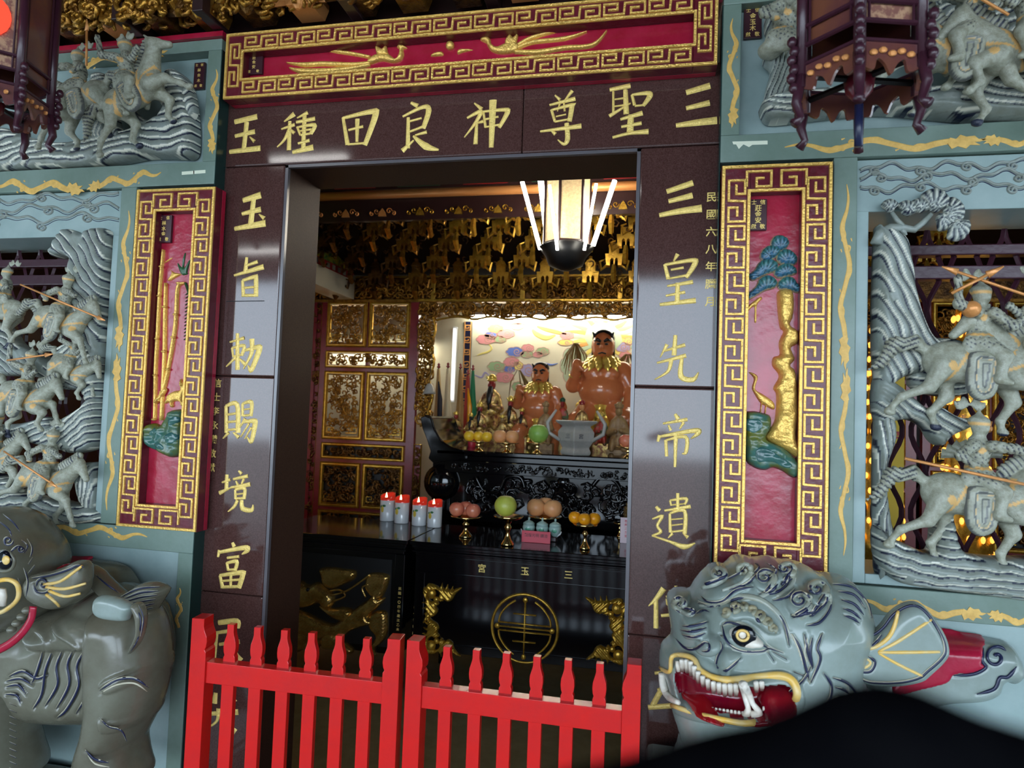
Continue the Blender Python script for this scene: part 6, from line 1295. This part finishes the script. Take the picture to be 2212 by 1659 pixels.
for x,dy,l in ((1242,.02,'left orange of the three on the front table'),(1263,-.02,'middle orange of the three on the front table'),(1284,.02,'right orange of the three on the front table')): fruit(x,1116,q[1]+dy,13.5,'fruit_orange','orange',l,'oranges on a brass dish',rest=zt_-.004)
dish(1338,1160,ZT,14,30,'small empty brass dish in front of the pineapple',g)
RZ=1.36; g='fruit dishes on the rear altar table'
q,zt_,k=dish(1034,975,RZ,26,22,'brass dish holding the yellow oranges on the rear altar table',g)
for x,dy,dz,l in ((1014,0,0,'yellow orange, left one on the rear altar table'),(1034,.03,.01,'yellow orange, middle one on the rear altar table'),(1052,0,0,'yellow orange, right one on the rear altar table')): fruit(x,935,q[1]+dy,12,'fruit_yellow','orange',l,'yellow oranges on the rear table',rest=zt_-.004)
q,zt_,k=dish(1094,978,RZ,28,22,'brass dish holding the pale melons on the rear altar table',g)
for x,l in ((1080,'pale tan melon, left one on the rear altar table'),(1106,'pale tan melon, right one on the rear altar table')): fruit(x,940,q[1],15,'fruit_peach','melon',l,'tan melons on the rear table',rest=zt_-.004)
q,zt_,k=dish(1160,980,RZ,26,24,'brass dish holding the green pomelo on the rear altar table',g); fruit(1163,938,q[1],22,'fruit_green','pomelo','bright green pomelo on the rear altar table','pomelos',rest=zt_-.004)
q,zt_,k=dish(1356,990,RZ,26,24,'brass dish with dark red dragon fruit at the right end of the rear table',g); fruit(1352,950,q[1],15,'fruit_red','dragon_fruit','dark pink fruit at the right end of the rear table',None,rest=zt_-.004)
# lidded cups and stand
D('celadon',(.36,.52,.48),.12,coat=.6); D('cup_green',(.06,.30,.18),.3)
q0=WZ(1168,1167,ZT+.001)
t=thing('cup_stand',q0,'small dark stand with upturned cream ends under the three lidded cups','stand')
MB().box(q0[0]-.095,q0[0]+.095,q0[1]-.02,q0[1]+.03,q0[2],q0[2]+.028).build('board','dark_wood',t,bevel=.004)
b=MB()
for s in (-1,1): b.tube([(q0[0]+s*.09,q0[1],q0[2]+.025),(q0[0]+s*.115,q0[1],q0[2]+.045),(q0[0]+s*.122,q0[1],q0[2]+.06)],[.006,.006,.003],6)
b.build('upturned_end','candle_white',t,smooth=True)
for i,x in enumerate((1142,1171,1199)):
    q=np.array([W(x,1140,q0[1])[0],q0[1]+.005,q0[2]+.0285]); t=thing('lidded_cup',q,('left','middle','right')[i]+' of three small pale green lidded cups','cup','lidded cups on the stand')
    MB().lathe(q,[(.018,0),(.020,.006),(.034,.022),(.038,.045),(.033,.062)],20).build('cup','celadon',t,smooth=True)
    MB().lathe(q+np.array([0,0,.062]),[(.036,0),(.034,.008),(.020,.018),(.006,.024),(.005,.030),(.009,.036),(.001,.044)],20).build('lid','celadon',t,smooth=True)
    MB().ell((q[0],q[1]-.036,q[2]+.036),(.016,.003,.012),10,6).build('painted_flower','cup_green',t)
D('card_red',(.55,.03,.06),.35); D('card_pink',(.80,.62,.66),.4); D('ink',(.10,.01,.02),.5)
q=WZ(1162,1168,ZT+.001); w=.085
t=thing('sign_card',q,'small red notice card standing in front of the lidded cups','sign')
MB().box(q[0]-w,q[0]+w,q[1]-.075,q[1]-.071,q[2],q[2]+.068).build('card','card_red',t,bevel=.001)
b=MB(); text(b,'點燈光明 請洽',.022,q[0],q[1]-.0752,q[2]+.042,.0006); b.build('lettering','ink',t)
q=WZ(1356,1172,ZT+.001); t=thing('pink_card',q,'pale pink folded card with small vertical writing, by the right jamb','sign')
MB().box(q[0]-.045,q[0]+.10,q[1]-.03,q[1]-.026,q[2],q[2]+.152).build('card','card_pink',t); vt=[MB()]
for i,ch in enumerate('敬獻三王宮'): text(vt[0],ch,.017,q[0]-.012,q[1]-.0302,q[2]+.13-i*.022,.0006)
vt[0].build('lettering','card_red',t)
D('pine_skin',(.20,.11,.03),.5,c2=(.12,.08,.02),ns=30); q=WZ(1372,1150,ZT+.001); 
t=thing('pineapple',(q[0],q[1],q[2]),'brown pineapple half hidden by the right jamb','fruit')
b=MB(); H=.20
b.lathe(q,[(.04,0),(.068,.03),(.078,.09),(.070,.16),(.04,.20)],22); b.build('body','pine_skin',t,smooth=True)
b=MB()
for r_ in range(8):
    for k in range(12):
        a=2*PI*(k+.5*(r_%2))/12; z=.02+r_*.023; rr=.074*math.sin(min(PI*.93,.55+z*9.5)) ; rr=max(rr,.045); b.ell((q[0]+rr*math.cos(a),q[1]+rr*math.sin(a),q[2]+z),(.011,.011,.010),6,4)
b.build('scales','pine_skin',t,smooth=True)
for k in range(11):
    a=k*2.4; tl_=.05+.012*(k%4); b=MB(); b.tube([(q[0],q[1],q[2]+.19),(q[0]+tl_*.4*math.cos(a),q[1]+tl_*.4*math.sin(a),q[2]+.19+tl_),(q[0]+tl_*math.cos(a),q[1]+tl_*math.sin(a),q[2]+.21+tl_*1.7)],[.012,.011,.001],5,flat=.4); b.build('crown_leaf','leaf_green',t,smooth=True)
# censer
D('pewter',(.34,.33,.30),.35,c2=(.42,.41,.38),ns=12,bump=.2)
q=WZ(1243,983,RZ+.001); t=thing('incense_burner',q,'square grey pewter incense burner with two curved handles on the rear table','incense burner')
MB().lathe(q,[(.10,0),(.11,.02),(.095,.05),(.125,.10),(.13,.16),(.10,.20),(.145,.225),(.15,.24),(.13,.24),(.10,.20)],4).build('bowl','pewter',t,bevel=.006)
for s in (-1,1): MB().tube([(q[0]+s*.11,q[1]-.02,q[2]+.10),(q[0]+s*.19,q[1]-.02,q[2]+.15),(q[0]+s*.20,q[1]-.02,q[2]+.22),(q[0]+s*.14,q[1]-.02,q[2]+.31)],[.012,.014,.014,.008],8).build('handle','pewter',t,smooth=True)
b=MB(); 
for i,ch in enumerate('三王宮'): text(b,ch,.035,q[0]-.045+i*.045,q[1]-.094,q[2]+.13,.002)
b.build('inscription','black',t)
q=WZ(1011,968,RZ+.001); t=thing('red_cup',q,'small plain red votive cup beside the yellow oranges','cup'); MB().lathe((q[0],q[1]+.1,q[2]),[(.028,0),(.03,.004),(.034,.10),(.03,.10),(.026,.02)],18).build('cup','card_red',t,smooth=True)
# =============== statues ===============
D('skin_orange',(.52,.15,.05),.22,c2=(.60,.20,.08),ns=6,coat=.4); D('leaf_gold',(.80,.58,.12),.22,m=.5); D('hair_black',(.01,.008,.008),.3); D('face_red',(.28,.03,.03),.25,coat=.3); D('robe_gold',(.55,.38,.12),.28,m=.5,c2=(.18,.05,.03),ns=26,bump=.5,fac=(.45,.6))
D('robe_red',(.40,.03,.02),.35,c2=(.05,.15,.07),ns=18,fac=(.45,.6)); D('carved_brown',(.22,.12,.05),.4,c2=(.38,.24,.10),ns=24,bump=.6); D('beard_black',(.012,.010,.010),.4); D('horn_white',(.7,.65,.5),.4)
def demigod(px,py,Y,Hpx,label,crown):
    q=W(px,py,Y); q[2]=PT+.001; k=np.linalg.norm(q-CX)/FPX; s=Hpx*k; wx=.84
    t=thing('deity_statue',q,label,'statue','bare-chested deity statues')
    L=lambda x,y,z:(q[0]+x*s*wx,q[1]+y*s,q[2]+z*s)
    P=[('e',L(0,0,.80),(.075*s,.075*s,.095*s)),('e',L(0,-.01,.755),(.072*s,.07*s,.05*s)),('c',L(0,0,.70),L(0,0,.74),.05*s,.05*s),
       ('e',L(0,0,.60),(.17*s,.11*s,.09*s)),('e',L(0,-.03,.49),(.155*s,.14*s,.12*s)),('e',L(-.06,-.09,.60),(.07*s,.04*s,.045*s)),('e',L(.06,-.09,.60),(.07*s,.04*s,.045*s)),
       ('c',L(.16,0,.63),L(.24,-.02,.50),.065*s,.052*s),('c',L(.24,-.02,.50),L(.22,-.16,.36),.05*s,.04*s),('e',L(.21,-.20,.345),(.05*s,.05*s,.035*s)),
       ('c',L(-.16,0,.63),L(-.23,-.03,.52),.06*s,.05*s),('c',L(-.23,-.03,.52),L(-.19,-.13,.62),.045*s,.035*s),('e',L(-.185,-.14,.65),(.036*s,.036*s,.045*s)),
       ('c',L(.08,-.02,.36),L(.20,-.22,.30),.09*s,.07*s),('c',L(.20,-.22,.30),L(.19,-.20,.06),.062*s,.045*s),('e',L(.19,-.25,.03),(.045*s,.08*s,.03*s)),
       ('c',L(-.08,-.02,.36),L(-.16,-.22,.28),.09*s,.07*s),('c',L(-.16,-.22,.28),L(-.12,-.20,.06),.062*s,.045*s),('e',L(-.12,-.25,.03),(.045*s,.08*s,.03*s))]
    for i in range(4): P.append(('c',L(.175+.022*i,-.215,.345),L(.175+.022*i,-.245,.315),.012*s,.009*s)); P.append(('c',L(-.20+.015*i,-.165,.655-.012*i),L(-.17+.015*i,-.18,.65-.012*i),.012*s,.009*s))
    P.append(('e',L(0,-.085,.785),(.014*s,.02*s,.024*s))); 
    for s_ in (-1,1): P.append(('e',L(s_*.078,.0,.79),(.014*s,.02*s,.03*s)))
    blobobj('body',P,.011*s/.9 if s>.9 else .010,'skin_orange',t,.012)
    b=MB()
    for s_ in (-1,1):
        b.tube([L(s_*.012,-.088,.815),L(s_*.04,-.086,.830),L(s_*.066,-.066,.822)],[.008*s,.012*s,.005*s],6); b.ell(L(s_*.032,-.076,.80),(.013*s,.008*s,.008*s),8,6)
    b.tube([L(-.03,-.078,.735),L(0,-.086,.742),L(.03,-.078,.735)],.005*s,6)
    b.build('painted_features','hair_black',t,smooth=True)
    b=MB(); b.ell(L(0,.02,.85),(.078*s,.07*s,.06*s),14,8)
    for s_ in (-1,1): b.tube([L(s_*.06,-.02,.855),L(s_*.085,-.03,.885)],[.016*s,.004*s],6); b.tube([L(s_*.07,.02,.83),L(s_*.085,.02,.72)],[.02*s,.008*s],6)
    b.build('hair','hair_black',t,smooth=True)
    def leaf(b,c,d,l,w):
        c=np.array(c);d=np.array(d,float);d/=np.linalg.norm(d); b.tube([c,c+d*l*.45,c+d*l],[w*.6,w,.001],6,flat=.35)
    b=MB()
    for r_,(rr,z,n) in enumerate(((.165,.655,15),(.13,.68,13),(.10,.70,11))):
        for i in range(n):
            a=2*PI*i/n+.2*r_; leaf(b,L(rr*math.cos(a)*.7,rr*math.sin(a)*.6,z+.02),(math.cos(a),math.sin(a)*.8,-.9),.085*s,.026*s)
    b.build('leaf_collar','leaf_gold',t,smooth=True)
    b=MB()
    for r_ in range(4):
        for i in range(13):
            a=PI+PI*i/12; leaf(b,L((.15+.015*r_)*math.cos(a),(.12+.03*r_)*math.sin(a)+.02,.42-.055*r_),(math.cos(a)*.6,math.sin(a)*.5,-.9),.10*s,.030*s)
    b.build('leaf_skirt','leaf_gold',t,smooth=True)
    b=MB()
    for (x,y,z),r_ in (((.225,-.13,.39),.043),((-.205,-.10,.585),.042)): b.tube([L(x+r_*math.cos(a),y+r_*.5*math.sin(a),z+.3*r_*math.sin(a)) for a in np.linspace(0,2*PI,14)],.009*s,6)
    b.build('bracelet','leaf_gold',t,smooth=True)
    blobobj('rock_seat',[('e',L(0,.06,.19),(.24*s,.18*s,.18*s)),('e',L(-.1,.0,.13),(.16*s,.16*s,.12*s)),('e',L(.12,.02,.13),(.16*s,.14*s,.12*s))],.014,'robe_gold' if crown else 'carved_brown',t,.02)
    return t
demigod(1297,950,3.60,318,'largest statue, orange-skinned seated deity with gold leaf collar and heavy black brows',0)
demigod(1162,950,3.38,240,'smaller bare-chested seated deity with a gold leaf collar, left of the largest statue',1)
def deity(px,ptop,Y,wpx,hpx,label,robe='robe_gold',face='face_red',beard=True,zb=PT,crown='leaf_gold',wild=0):
    q=W(px,ptop,Y); k=np.linalg.norm(q-CX)/FPX; zt=q[2]; s=hpx*k; w=wpx*k/2
    q=np.array([q[0],Y,zb+.001]); top=zt-s
    t=thing('deity_figure',q,label,'statue','small deity figures on the altar')
    L=lambda x,y,z:(q[0]+x*w,q[1]+y*w,top+z*s)
    P=[('c',L(0,0,.62),L(0,0,.15),w*.42,w*.68),('c',L(-.4,-.1,.58),L(-.7,-.4,.36),w*.24,w*.2),('c',L(-.7,-.4,.36),L(-.2,-.75,.40),w*.18,w*.15),('c',L(.4,-.1,.58),L(.7,-.4,.36),w*.24,w*.2),('c',L(.7,-.4,.36),L(.2,-.75,.42),w*.18,w*.15),('c',L(-.35,-.5,.2),L(-.45,-.8,.03),w*.28,w*.2),('c',L(.35,-.5,.2),L(.45,-.8,.03),w*.28,w*.2)]
    blobobj('robe',P,max(w*.075,.006),robe,t,w*.2)
    blobobj('head',[('e',L(0,-.1,.80),(w*.27,w*.27,s*.10)),('e',L(0,-.36,.79),(w*.06,w*.07,s*.025))],max(w*.06,.006),face,t,w*.1)
    b=MB(); b.lathe(L(0,-.05,.865),[(w*.30,0),(w*.34,s*.03),(w*.26,s*.05),(w*.30,s*.08),(w*.12,s*.13),(.001,s*.135)],12)
    for a in (-.9,0,.9): b.ell(L(.36*math.sin(a),-.3,.93),(w*.08,w*.06,s*.025),8,6)
    b.build('crown',crown,t,smooth=True)
    if beard: b=MB(); b.tube([L(0,-.36,.76),L(0,-.62,.62),L(0,-.78,.34)],[w*.16,w*.22,w*.05],8,flat=.6); b.build('beard','beard_black',t,smooth=True)
    b=MB()
    for i in range(10):
        a=PI+PI*i/9; b.ell(L(.62*math.cos(a),.62*math.sin(a),.30+.12*(i%2)),(w*.09,w*.09,w*.09),6,5)
    b.build('robe_ornament','leaf_gold' if robe!='carved_brown' else 'carved_brown',t,smooth=True)
    MB().box(q[0]-w*.85,q[0]+w*.85,Y-w*.8,Y+w*.6,zb+.001,top+.01).build('seat','robe_gold' if robe!='carved_brown' else 'carved_brown',t,bevel=.004)
deity(1064,808,3.50,66,118,'red-faced bearded deity in dark and gold robes, left of the two bare-chested statues')
deity(1104,855,3.25,44,92,'small dark-bearded deity with gold crown, in front of the red-faced one')
deity(1038,868,3.25,40,84,'small bearded deity in gold robe beside the flags')
deity(986,888,3.30,36,60,'tiny gilt figure in front of the flags, leftmost',beard=False)
deity(1180,866,3.05,44,94,'carved brown wooden figure with raised arm behind the green pomelo','carved_brown','carved_brown',False,crown='carved_brown')
deity(1216,858,3.30,36,74,'small red-robed figure with green hat left of the incense burner','robe_red','face_red',False,crown='paint_green')
deity(1258,864,3.20,38,78,'small pink-faced figure holding a gilt ring above the incense burner','robe_gold','fruit_peach',False,crown='face_red')
deity(1338,868,3.05,56,104,'carved brown wooden figure at the right jamb','carved_brown','carved_brown',False,crown='carved_brown')
for px,pt,Y,w_,h_,lb,rb,fc,bd,cr in ((1128,880,3.20,34,66,'small gilt bearded figure between the dark-bearded one and the green pomelo','robe_gold','face_red',True,'leaf_gold'),(1086,895,3.12,34,60,'low gilt figure in front of the red-faced deity','robe_gold','carved_brown',False,'leaf_gold'),(1018,892,3.14,30,56,'small dark-faced figure just right of the flags, lowest','robe_gold','hair_black',True,'leaf_gold'),(1300,890,3.10,40,70,'small green and red robed figure in front of the largest statue','robe_red','fruit_peach',False,'leaf_gold')):
    deity(px,pt,Y,w_,h_,lb,rb,fc,bd,crown=cr)
# flags
D('flag_tan',(.62,.42,.16),.6,c2=(.50,.34,.14),ns=8); D('flag_black',(.02,.02,.03),.6); D('flag_brown',(.36,.20,.06),.6); D('flag_red',(.45,.05,.03),.6); D('flag_green',(.02,.20,.08),.6); D('flag_white',(.70,.58,.36),.6)
for px,pt,pb,c,l in ((948,786,928,'flag_tan','tan furled flag, leftmost of five, beside the niche edge'),(968,785,930,'flag_white','cream furled flag, second from the left'),(995,787,930,'flag_brown','brown furled flag, middle of the five'),(1011,800,932,'flag_red','red furled flag with orange cloth, fourth from the left'),(1022,790,934,'flag_green','green furled flag, rightmost of the five')):
    q=W(px,pt,3.42); t=thing('furled_flag',(q[0],3.42,PT+.001),l,'flag','furled command flags in the niche')
    MB().tube([(q[0],3.42,PT+.001),(q[0],3.42,q[2]-.03)],.007,6).build('pole','stem',t)
    MB().lathe((q[0],3.42,q[2]-.04),[(.008,0),(.018,.012),(.008,.024),(.014,.034),(.001,.05)],10).build('finial','face_red',t,smooth=True)
    b=MB(); n=16; H=q[2]-.05-(PT+.12); v=[];f=[]
    for j in range(8):
        u=j/7; rr=.010+.036*u
        for i in range(n): a=2*PI*i/n; r_=rr*(1+.28*math.sin(a*4+u*2)); v.append((q[0]+.02*u+r_*math.cos(a),3.42+r_*.7*math.sin(a),q[2]-.045-u*H))
    f=[(j*n+i,(j+1)*n+i,(j+1)*n+(i+1)%n,j*n+(i+1)%n) for j in range(7) for i in range(n)]; b.add(v,f); b.build('cloth',c,t,smooth=True)
    if c in('flag_tan','flag_red'): b=MB(); b.tube([(q[0]+.02,3.37,q[2]-.16),(q[0]+.045,3.355,q[2]-.32),(q[0]+.055,3.35,PT+.15)],[.006,.022,.026],6,flat=.4); b.build('stripe','flag_black' if c=='flag_tan' else 'fruit_orange',t,smooth=True)
# bell hanging at the niche edge
q=W(928,838,3.05); t=thing('small_bell',(q[0],3.05,q[2]-.05),'small grey bell hanging at the left edge of the niche','bell'); MB().lathe((q[0],3.05,q[2]-.05),[(.055,0),(.05,.02),(.035,.06),(.02,.085),(.001,.09)],16).build('bell','pewter',t,smooth=True); MB().tube([(q[0],3.05,q[2]+.04),(q[0],3.08,q[2]+.30)],.003,5).build('cord','stem',t)
# ribbons of dried grass hanging beside statues
D('dry_grass',(.20,.12,.03),.7)
for px,pt,pb,l in ((1244,742,790,'bundle of dried brown grass hanging left of the largest statue'),(1357,765,800,'bundle of dried brown grass hanging right of the largest statue'),(1120,800,850,'strand of dried brown grass hanging left of the smaller bare-chested statue')):
    q=W(px,pt,3.75); e=W(px,pb,3.75); t=thing('dried_bundle',(q[0],3.75,e[2]),l,'plant','dried bundles in the niche'); b=MB()
    for i in range(26 if px>1200 else 9): a=rs.uniform(-1,1); b.tube([(q[0]+a*.02,3.75,q[2]),(q[0]+a*.10,3.74+rs.uniform(-.03,.03),(q[2]+e[2])/2),(q[0]+a*.14,3.75,e[2]-rs.uniform(0,.10))],[.003,.006,.002],4)
    o=b.build('stalks','dry_grass',t); o['kind']='stuff'
# =============== chandelier ===============
D('chand_glow',(1,1,1),.5,emit=((1,.95,.82),42)); D('paper',(.70,.52,.28),.6,c2=(.45,.28,.12),ns=60,emit=((1,.75,.4),.35))
c0=W(1228,392,1.5); c1=W(1225,536,1.5); t=thing('tube_chandelier',(c0[0],1.5,c1[2]-.1),'hanging lamp of six slanting fluorescent tubes around a paper lantern','lamp')
for px0,py0,px1,py1,dy,r_ in ((1128,392,1167,538,-.02,.0115),(1168,389,1184,530,.12,.017),(1187,400,1204,540,-.18,.008),(1263,386,1248,520,.12,.018),(1288,397,1262,540,-.18,.008),(1328,390,1281,530,-.02,.013)):
    a=W(px0,py0,1.5+dy);b_=W(px1,py1,1.5+dy); MB().tube([a,b_],r_,10).build('tube','chand_glow',t,smooth=True)
b=MB(); hx=[(math.cos(PI/3*i+.3)*.13,math.sin(PI/3*i+.3)*.13) for i in range(6)]
for i in range(6):
    a,b2=hx[i],hx[(i+1)%6]; m_=MB(); z0,z1=c1[2]+.02,c0[2]+.08
    m_.add([(c0[0]+a[0],1.5+a[1],z0),(c0[0]+b2[0],1.5+b2[1],z0),(c0[0]+b2[0],1.5+b2[1],z1),(c0[0]+a[0],1.5+a[1],z1)],[(0,1,2,3)]); m_.build('paper_panel','paper',t)
    b.tube([(c0[0]+a[0],1.5+a[1],z0-.03),(c0[0]+a[0],1.5+a[1],z1)],.009,6); b.tube([(c0[0]+a[0],1.5+a[1],z0),(c0[0]+b2[0],1.5+b2[1],z0)],.009,6)
b.build('lantern_frame','dark_wood',t); b=MB(); b.lathe((c0[0],1.5,c1[2]-.13),[(.03,0),(.10,.03),(.12,.08),(.16,.13),(.10,.16)],16); b.build('base_pan','black',t,smooth=True)
MB().tube([(c0[0],1.5,c0[2]),(c0[0],1.5,3.99)],.008,6).build('chain','black',t)
# =============== hexagonal wooden lanterns hanging in front ===============
D('lantern_glass',(.10,.03,.035),.25,c2=(.16,.055,.03),ns=6,coat=.3); D('lantern_print',(.42,.24,.14),.4,c2=(.20,.08,.06),ns=40,coat=.2,fac=(.45,.55)); D('lantern_glow',(.75,.45,.22),.5,emit=((1,.5,.2),.25)); D('red_glow',(.9,.05,.02),.5,emit=((1,.035,.008),1.3))
def lantern(cx,cy,rad,z0,z1,rot,label,glow):
    t=thing('hanging_lantern',(cx,cy,z0),label,'lantern','hexagonal wooden lanterns in front of the wall')
    V6=[(cx+rad*math.cos(rot+PI/3*i),cy+rad*math.sin(rot+PI/3*i)) for i in range(6)]
    U6=[(cx+rad*.80*math.cos(rot+PI/3*i),cy+rad*.80*math.sin(rot+PI/3*i)) for i in range(6)]
    for i in range(6):
        a,b_=V6[i],V6[(i+1)%6]; d=np.array(b_)-np.array(a); L=np.linalg.norm(d); d/=L; n=np.array([d[1],-d[0]])
        def Q(u,v,z): p=np.array(a)+d*u+n*v; return (p[0],p[1],z)
        m_=MB(); m_.add([Q(.012,-.006,z0+.10),Q(L-.012,-.006,z0+.10),Q(L-.012,-.006,z1),Q(.012,-.006,z1)],[(0,1,2,3)]); pn=m_.build('panel','lantern_print' if glow(i) else 'lantern_glass',t)
        if glow(i):
            m_=MB(); K=[Q(L/2+.045*math.cos(q),.0,(z1-.12 if glow(i)==1 else z0+.25)+.06*math.sin(q)) for q in np.linspace(0,2*PI,18,endpoint=False)]; m_.add(K,[tuple(range(18))]); m_.build('lit_medallion','lantern_glow' if glow(i)==1 else 'red_glow',pn)
        fr=MB()
        for z in (z0+.055,z0+.10,z0+.145): fr.tube([Q(0,0,z),Q(L,0,z)],.006,6)
        for u in (.02,L-.02): fr.tube([Q(u,.001,z0+.10),Q(u,.001,z1)],.003,5)
        fr.build('muntin','purple_wood',t)
        ap=MB(); K=[(0,z0+.05)]+open_smooth([(0,z0+.0),(.03,z0-.012),(L*.28,z0+.014),(L*.40,z0+.004),(L*.5,z0-.02),(L*.60,z0+.004),(L*.72,z0+.014),(L-.03,z0-.012),(L,z0+.0)],4)+[(L,z0+.05)]
        n_=len(K); ap.add([Q(u,.002,z) for u,z in K]+[Q(u,-.006,z) for u,z in K],[tuple(range(n_)),tuple(range(2*n_-1,n_-1,-1))]+[(j,j+n_,(j+1)%n_+n_,(j+1)%n_) for j in range(n_)]); ap.build('apron','lantern_glass',t)
        gl=MB()
        for k in range(5): q=Q(L*(.2+.15*k),.006,z0+.025+.006*(k%2)); gl.ell(q,(.009,.005,.007),6,5)
        gl.build('gilt_flower','orange_gilt',t)
        p=MB(); a3=np.array([*a,0]); o_=np.array([a[0]-cx,a[1]-cy,0])/rad
        p.tube([a3+[0,0,z0-.0],a3+[0,0,z1+.02]],.013,8)
        p.tube([a3+o_*.0+[0,0,z0+.03],a3+o_*.012+[0,0,z0-.035],a3-o_*.0+[0,0,z0-.07],a3+o_*.016+[0,0,z0-.085]],[.014,.012,.009,.013],7)
        for k in range(6): p.ell(a3+o_*(.018+.006*(k%2))+[0,0,z0+.0+.022*k],(.012,.012,.014),6,5)
        p.build('corner_post','purple_wood',t,smooth=True)
    sp_=MB(); 
    for i in range(3): sp_.tube([(*V6[i],z0+.03),(*V6[i+3],z0+.03)],.008,5)
    sp_.build('cross_bar','black',t)
    b=MB(); b.lathe((cx,cy,z0-.03),[(.004,0),(.012,.01),(.03,.03),(.035,.06),(.02,.07)],12); b.build('centre_boss','red_dark',t,smooth=True)
    b=MB(); b.tube([(cx,cy,z0-.03),(cx,cy,z0-.13)],.010,8); b.build('tassel','navy',t,smooth=True)
    MB().tube([(cx,cy,z0+.03),(cx,cy,3.74)],.006,6).build('hanging_rod','black',t)
    tp=MB(); tp.lathe((cx,cy,z1),[(rad*1.08,0),(rad*1.12,.02),(rad*.6,.08),(.02,.12)],6); tp.xf(lambda x,y,z:(cx+(x-cx)*math.cos(rot)-(y-cy)*math.sin(rot),cy+(x-cx)*math.sin(rot)+(y-cy)*math.cos(rot),z)); tp.build('roof','purple_wood',t)
q=W(1856,195,-.62); aim=math.atan2(CX[1]-q[1],CX[0]-q[0])
lantern(q[0],-.62,.140,q[2]-.005,q[2]+.42,aim+.0,'large dark hexagonal lantern hanging before the upper right relief, one panel lit tan',lambda i:1 if i==0 else 0)
q=W(-18,235,-.62); aim=math.atan2(CX[1]-q[1],CX[0]-q[0])
lantern(q[0],-.62,.150,q[2]-.01,q[2]+.42,aim+.42,'dark lantern with a red glow at the left edge of the picture',lambda i:2 if i==5 else 0)
# =============== gilt brackets under the eaves ===============
YB=-.12
def eave_bracket():
    b=MB()
    b.prism([(-.05,0),(.05,0),(.065,.04),(.065,.06),(-.065,.06),(-.065,.04)],-.06,.06)
    b.lathe((0,-.06,-.02),[(.008,0),(.02,.012),(.030,.025),(.022,.045),(.03,.06)],8)
    for s in (-1,1):
        b.tube([(s*.05,-.04,.03),(s*.10,-.05,.02),(s*.13,-.05,.06),(s*.10,-.05,.09),(s*.085,-.05,.065)],[.016,.018,.016,.012,.008],6)
        b.tube([(s*.02,-.07,.06),(s*.05,-.09,.10),(s*.02,-.10,.13),(s*.0,-.09,.11)],[.012,.014,.012,.006],6)
    b.ell((0,-.07,.12),(.04,.03,.05),8,6); b.ell((0,-.09,.18),(.024,.022,.026),8,6); b.prism([(-.08,.2),(.08,.2),(.09,.24),(-.09,.24)],-.08,.04)
    return b
eb=eave_bracket(); eA=mesh_of(eb,'gilt_dark','b'); eB=mesh_of(eb,'orange_gilt','b'); eC=mesh_of(eb,'gilt_deep','b')
t=thing('eaves_brackets',(.4,-.1,3.06),'row of gilt carved eaves brackets above lintel and upper left relief','eaves brackets')
for i,x in enumerate(np.arange(-1.32,1.75,.205)):
    for r_ in range(3):
        xx=x+.10*(r_%2); me=(eC,eA,eC,eB)[(i+r_)%4]
        inst(me,0,'bracket',(xx,-.10-.07*r_,3.085+.15*r_),t,.95)
b=MB(); rq=random.Random(12); rndcurls(b,-1.15,.62,3.07,3.24,-.10,260,.032,.009,rq,.10); b.build('scroll_carving','gilt_dark',t,smooth=True)
b=MB(); rndcurls(b,-.86,-.45,3.06,3.2,-.14,90,.034,.011,rq,.08); rndcurls(b,-.2,.25,3.08,3.2,-.14,90,.034,.011,rq,.08); b.build('lion_carving','gilt_dark',t,smooth=True)
MB().box(-2.9,-.25,-.075,-.0,3.046,3.066).build('red_strip','red',t); MB().box(-2.9,2.6,-.01,.0,3.066,3.7).build('dark_board','dark_wood',t)
for x in (-1.15,-.62,-.27,.3,.82): MB().box(x-.022,x+.022,-.20,-.01,3.07,3.7).build('hanging_post','dark_wood',t,bevel=.003)
# =============== dark rounded thing right in front of the viewer, lower right ===============
D('black_matte',(.003,.003,.004),1.,c2=(.005,.005,.006),ns=60,spec=0.)
dv=AX[2]; 
def near(px,py,d): 
    v=AX.T@np.array([(px-1106)/FPX,(829.5-py)/FPX,1.0]); return CX+v*d
d0=.16
P=[]
for a,b_,r0,r1 in (((1250,1905),(1600,1830),210,215),((1600,1830),(1940,1740),215,235),((1940,1740),(2500,1990),235,300)):
    k=d0/FPX; P.append(('c',near(*a,d0),near(*b_,d0),r0*k,r1*k))
t=thing('black_form',near(1900,1800,d0),'blurred black rounded strap close to the viewer, lower right corner','form')
V,F,p=blob(P,.0035,.006); b=MB(); b.add(V,F,p); b.build('form_body','black_matte',t,smooth=True)
